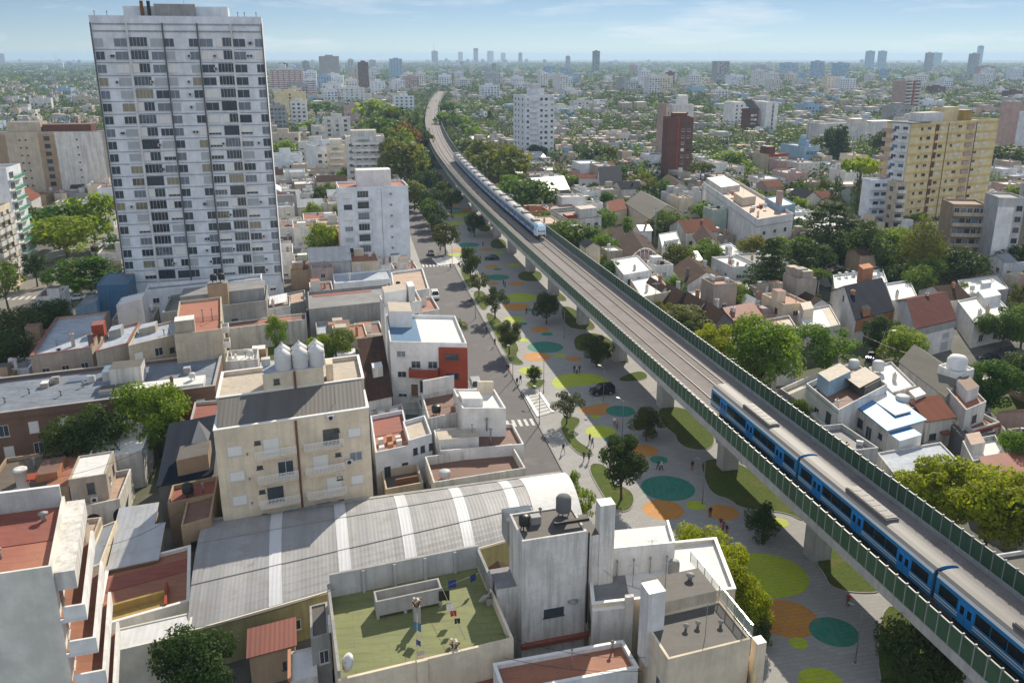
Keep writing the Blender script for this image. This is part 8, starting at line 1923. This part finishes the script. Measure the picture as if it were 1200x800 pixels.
# leftover lots keep their own plan: parapets, rooms, tanks, windows, some pitched roofs
DM = MB(); drg = random.Random(9); DMATS = ['white', 'oldwhite', 'cream', 'bluewhite', 'beige', 'greywall', 'pink', 'r_white', 'r_grey', 'r_terra', 'r_silver', 'r_cream', 'r_redbrown', 'r_dark', 'glass', 'tile', 'tile_brown', 'shutter', 'tankwhite']
def rot_add(f0, fn):
    n0 = len(DM.v); fn(); c_, s_ = math.cos(GRID16), math.sin(GRID16)
    DM.v[n0:] = [(f0.x + x * c_ - y * s_, f0.y + x * s_ + y * c_, z) for x, y, z in DM.v[n0:]]
for poly, z, wl, rf, gab in REST:
    w_, d_ = (poly[1] - poly[0]).length, (poly[3] - poly[0]).length; wm, rm = drg.randrange(7), drg.randrange(7, 14)
    def one():
        DM.box(0, w_, 0, d_, 0, z, wm, False, rm)
        if gab:
            k = drg.choice((15, 16)); r = d_ * .22
            DM.quad((-.2, -.2, z), (w_ + .2, -.2, z), (w_ + .2, d_ / 2, z + r), (-.2, d_ / 2, z + r), k); DM.quad((w_ + .2, d_ + .2, z), (-.2, d_ + .2, z), (-.2, d_ / 2, z + r), (w_ + .2, d_ / 2, z + r), k)
            DM.poly([(.02, 0, z), (.02, d_, z), (.02, d_ / 2, z + r - .05)], wm); DM.poly([(w_ - .02, 0, z), (w_ - .02, d_, z), (w_ - .02, d_ / 2, z + r - .05)], wm)
        else:
            for a in ((0, w_, 0, .2), (0, w_, d_ - .2, d_), (0, .2, .202, d_ - .202), (w_ - .2, w_, .202, d_ - .202)): DM.box(*a, z + .003, z + .45, wm, False)
            for _ in range(drg.randrange(1, 4)):
                X, Y_ = drg.uniform(.4, max(.5, w_ - 2.6)), drg.uniform(.4, max(.5, d_ - 2.4)); q = drg.random()
                if q < .5: DM.box(X, X + drg.uniform(1, 2.4), Y_, Y_ + drg.uniform(1, 2.2), z + .004, z + drg.uniform(1, 2.5), drg.randrange(7), False, drg.randrange(7, 14))
                elif q < .75: DM.tube((X, Y_, z), (X, Y_, z + 1.5), .55, n=8, m=18)
                else: DM.box(X, X + .5, Y_, Y_ + .5, z + .005, z + 1.6, 4, False)
        for zz in ([1.0] if z < 6 else [1.0, 4.0]):
            for i in range(max(1, int(w_ / 3))):
                X = w_ * (i + .5) / max(1, int(w_ / 3)); DM.box(X - .6, X + .6, -.05, -.003, zz, zz + 1.3, drg.choice((14, 14, 17)), False)
            for f_ in (.3, .7):
                for s0, s1 in ((-.05, -.003), (w_ + .003, w_ + .05)): DM.box(s0, s1, d_ * f_ - .6, d_ * f_ + .6, zz, zz + 1.3, drg.choice((14, 14, 17)), False)
    rot_add(poly[0], one)
tag(DM.build('distant_houses', DMATS), 'crowded low houses between the single houses and the horizon', 'distant houses', None, 'stuff')
DARKWIN = []
for r0, r1, n, lo, hi in ((430, 900, 5200, 6, 12), (900, 2000, 6000, 8, 18), (2000, 7000, 4200, 14, 34)):
    x, y = fan(n, r0, r1); uu = x * FU.x + y * FU.y; vv = x * FV.x + y * FV.y
    if r1 <= 2000:                                                 # snap to the street blocks
        uu = np.round(uu / 11) * 11; vv = np.round(vv / 13) * 13; ok = ((uu + 40) % 98 > 9) & (vv % 104 > 10); x, y = FU.x * uu + FV.x * vv, FU.y * uu + FV.y * vv; x, y = x[ok], y[ok]
        _, ix = np.unique(np.stack([np.round(x), np.round(y)], 1), axis=0, return_index=True); x, y = x[ix], y[ix]
    k = clear(x, y); x, y = x[k], y[k]; n = len(x)
    h = g.choice([3.5, 4, 5, 6.5, 7, 9.5], n) * (1 if r1 < 2000 else 1.3)
    wd_, dd_ = g.uniform(lo * .8, hi * .75, n), g.uniform(lo * .8, hi * .8, n); boxes(x, y, wd_, dd_, h, np.full(n, GRID16))
    if r1 <= 900: DARKWIN.append((x, y, wd_, dd_, h))
    j = g.random(n) < .6                                           # rooms on the roofs
    boxes(x[j] + g.uniform(-1.5, 1.5, j.sum()), y[j] + g.uniform(-1.5, 1.5, j.sum()), g.uniform(2, 4, j.sum()), g.uniform(2, 4, j.sum()), h[j] + g.uniform(1.2, 2.6, j.sum()), np.full(j.sum(), GRID16))
DW = MB(); cg, sg = math.cos(GRID16), math.sin(GRID16)
for x, y, wd_, dd_, h in DARKWIN:
    for X, Y_, a, b, z in zip(x, y, wd_, dd_, h):
        for k in range(2 if a < 7 else 3):
            lx = -a / 2 + a * (k + .5) / (2 if a < 7 else 3)
            for zz in ((1.0,) if z < 6 else (1.0, 4.0)):
                n0 = len(DW.v); DW.quad((lx - .6, -b / 2 - .03, zz), (lx + .6, -b / 2 - .03, zz), (lx + .6, -b / 2 - .03, zz + 1.4), (lx - .6, -b / 2 - .03, zz + 1.4), 0)
                DW.v[n0:] = [(X + p * cg - q * sg, Y_ + p * sg + q * cg, r) for p, q, r in DW.v[n0:]]
DW = DW.mesh('far_windows', ['glass'])
me = bpy.data.meshes.new('far_houses'); F_ = np.concatenate(BF); me.from_pydata(np.concatenate(BV).tolist(), [], F_.tolist())
for k in FM: me.materials.append(M(k))
me.polygons.foreach_set('material_index', np.concatenate([np.asarray(q) for q in BM]).astype(np.int32)); me.update()
fh = tag(link('far_houses', me), 'mass of small pale roofs stretching to the horizon', 'far houses', None, 'stuff'); fw = link('windows', DW, fh); fw['kind'] = 'stuff'
print('far house boxes', nb_ // 8)
QV, QM = [], []
def leaves(x, y, h, w_, k, size, mat):
    n = len(x); d = g.normal(size=(n, k, 3)); d /= np.linalg.norm(d, axis=2)[:, :, None]; r = g.uniform(.35, 1, (n, k, 1)) ** .5
    lump = 1 + .28 * np.sin(d[:, :, :1] * 5 + np.arange(n)[:, None, None]) * np.cos(d[:, :, 1:2] * 4 + 1.7 * np.arange(n)[:, None, None])
    c = d * r * lump * np.stack([w_ / 2, w_ / 2, h * .38], 1)[:, None, :] + np.stack([x, y, h * .62], 1)[:, None, :]
    nm = d + g.normal(scale=.5, size=(n, k, 3)) + np.array([0, 0, .4]); nm /= np.linalg.norm(nm, axis=2)[:, :, None]
    t = np.cross(nm, g.normal(size=(n, k, 3))); t /= np.linalg.norm(t, axis=2)[:, :, None]; q = np.cross(nm, t)
    s_ = size * g.uniform(.6, 1.3, (n, k, 1)); a, b = t * s_, q * s_ * .75
    QV.append(np.stack([c - a, c - b, c + a, c + b], 2).reshape(-1, 3)); QM.append(np.repeat(mat, k))
if FARTREES:
    f = np.array(FARTREES); leaves(f[:, 0], f[:, 1], f[:, 2], f[:, 3], 130, .55, g.integers(0, 4, len(f)))
for r0, r1, n, k, size, hlo, hhi in ((400, 900, 4600, 62, .85, 6, 13), (900, 2000, 21000, 20, 1.7, 7, 13), (2000, 7500, 36000, 8, 5.0, 9, 16)):
    x, y = fan(n, r0, r1)
    den = np.clip(.45 + .9 * np.sin(x / 70 + 1.6 * np.sin(y / 150)) * np.cos(y / 95 + x / 260), 0, 1); left_ = x < np.interp(y, ys, xs)
    keep = clear(x, y, 1) & (g.random(n) < (.10 + .90 * den) * np.where(left_ & (y < 1500) & (x > -.32 * y), .4, 1)); x, y = x[keep], y[keep]; n = len(x)
    h = g.uniform(hlo, hhi, n); leaves(x, y, h, h * g.uniform(.9, 1.7, n) * (1 if r1 < 2000 else 2.6), k, size, g.integers(0, 4, n))
# the dark wooded belt right of the viaduct in the middle distance
x = g.uniform(690, 830, 260); yy = g.uniform(118, 128, 260); P_ = [at(a, b) for a, b in zip(x, yy)]; leaves(np.array([p.x for p in P_]), np.array([p.y for p in P_]), g.uniform(9, 15, 260), g.uniform(9, 15, 260), 60, 1.2, np.full(260, 2))
x = g.uniform(470, 1200, 900); yy = g.uniform(92, 118, 900); P_ = [at(a, b) for a, b in zip(x, yy)]; X_, Y_ = np.array([p.x for p in P_]), np.array([p.y for p in P_]); kk = clear(X_, Y_, 1); leaves(X_[kk], Y_[kk], g.uniform(9, 15, kk.sum()), g.uniform(9, 16, kk.sum()), 40, 1.6, np.full(kk.sum(), 2))
t_ = g.uniform(470, 1360, 420); X_ = np.interp(t_, ys, xs) + g.choice([-1, 1], 420) * g.uniform(9, 34, 420); kk = (X_ < np.interp(t_, ys, xs)) | (X_ < np.interp(t_, ys, xs) + 20); h_ = g.uniform(8, 13, kk.sum())
leaves(X_[kk], t_[kk], h_, h_ * g.uniform(.9, 1.5, kk.sum()), 60, 1.0, g.integers(0, 4, kk.sum()))
t_ = g.uniform(1335, 1700, 160); X_ = -100 + g.uniform(-45, 45, 160); leaves(X_, t_, np.full(160, 13.0), np.full(160, 15.0), 40, 1.6, np.full(160, 2))
v = np.concatenate(QV); n = len(v) // 4
me = bpy.data.meshes.new('far_trees'); me.from_pydata(v.tolist(), [], np.arange(n * 4).reshape(n, 4).tolist())
for k in ('f_mid', 'f_far', 'f_far', 'f_far'): me.materials.append(M(k))
me.polygons.foreach_set('material_index', np.concatenate(QM).astype(np.int32)); me.update()
tag(link('far_trees', me), 'far-off treetops merging between the distant roofs', 'far trees', None, 'stuff')
print('far leaves', n)

# ------------------------------------------------------------------ haze
HZ = bpy.data.materials.new('haze'); HZ.use_nodes = True; nt = HZ.node_tree; nt.nodes.clear()
o_ = nt.nodes.new('ShaderNodeOutputMaterial'); pv = nt.nodes.new('ShaderNodeVolumePrincipled')
pv.inputs['Color'].default_value = (.50, .70, .95, 1); pv.inputs['Density'].default_value = .00011; pv.inputs['Anisotropy'].default_value = .2
nt.links.new(pv.outputs[0], o_.inputs['Volume'])
mb = MB(); mb.box(-16000, 16000, -16000, 16000, -1.2, 92); me = mb.mesh('haze', [HZ]); hz = link('haze', me); hz['kind'] = 'stuff'; hz['label'] = 'pale blue haze thickening towards the horizon'; hz['category'] = 'haze'
for _o in sc.objects:
    if _o.parent is None and _o.get('label') and len(_o['label'].split()) > 16: print('LONG', len(_o['label'].split()), _o.name, '|', _o['label'])
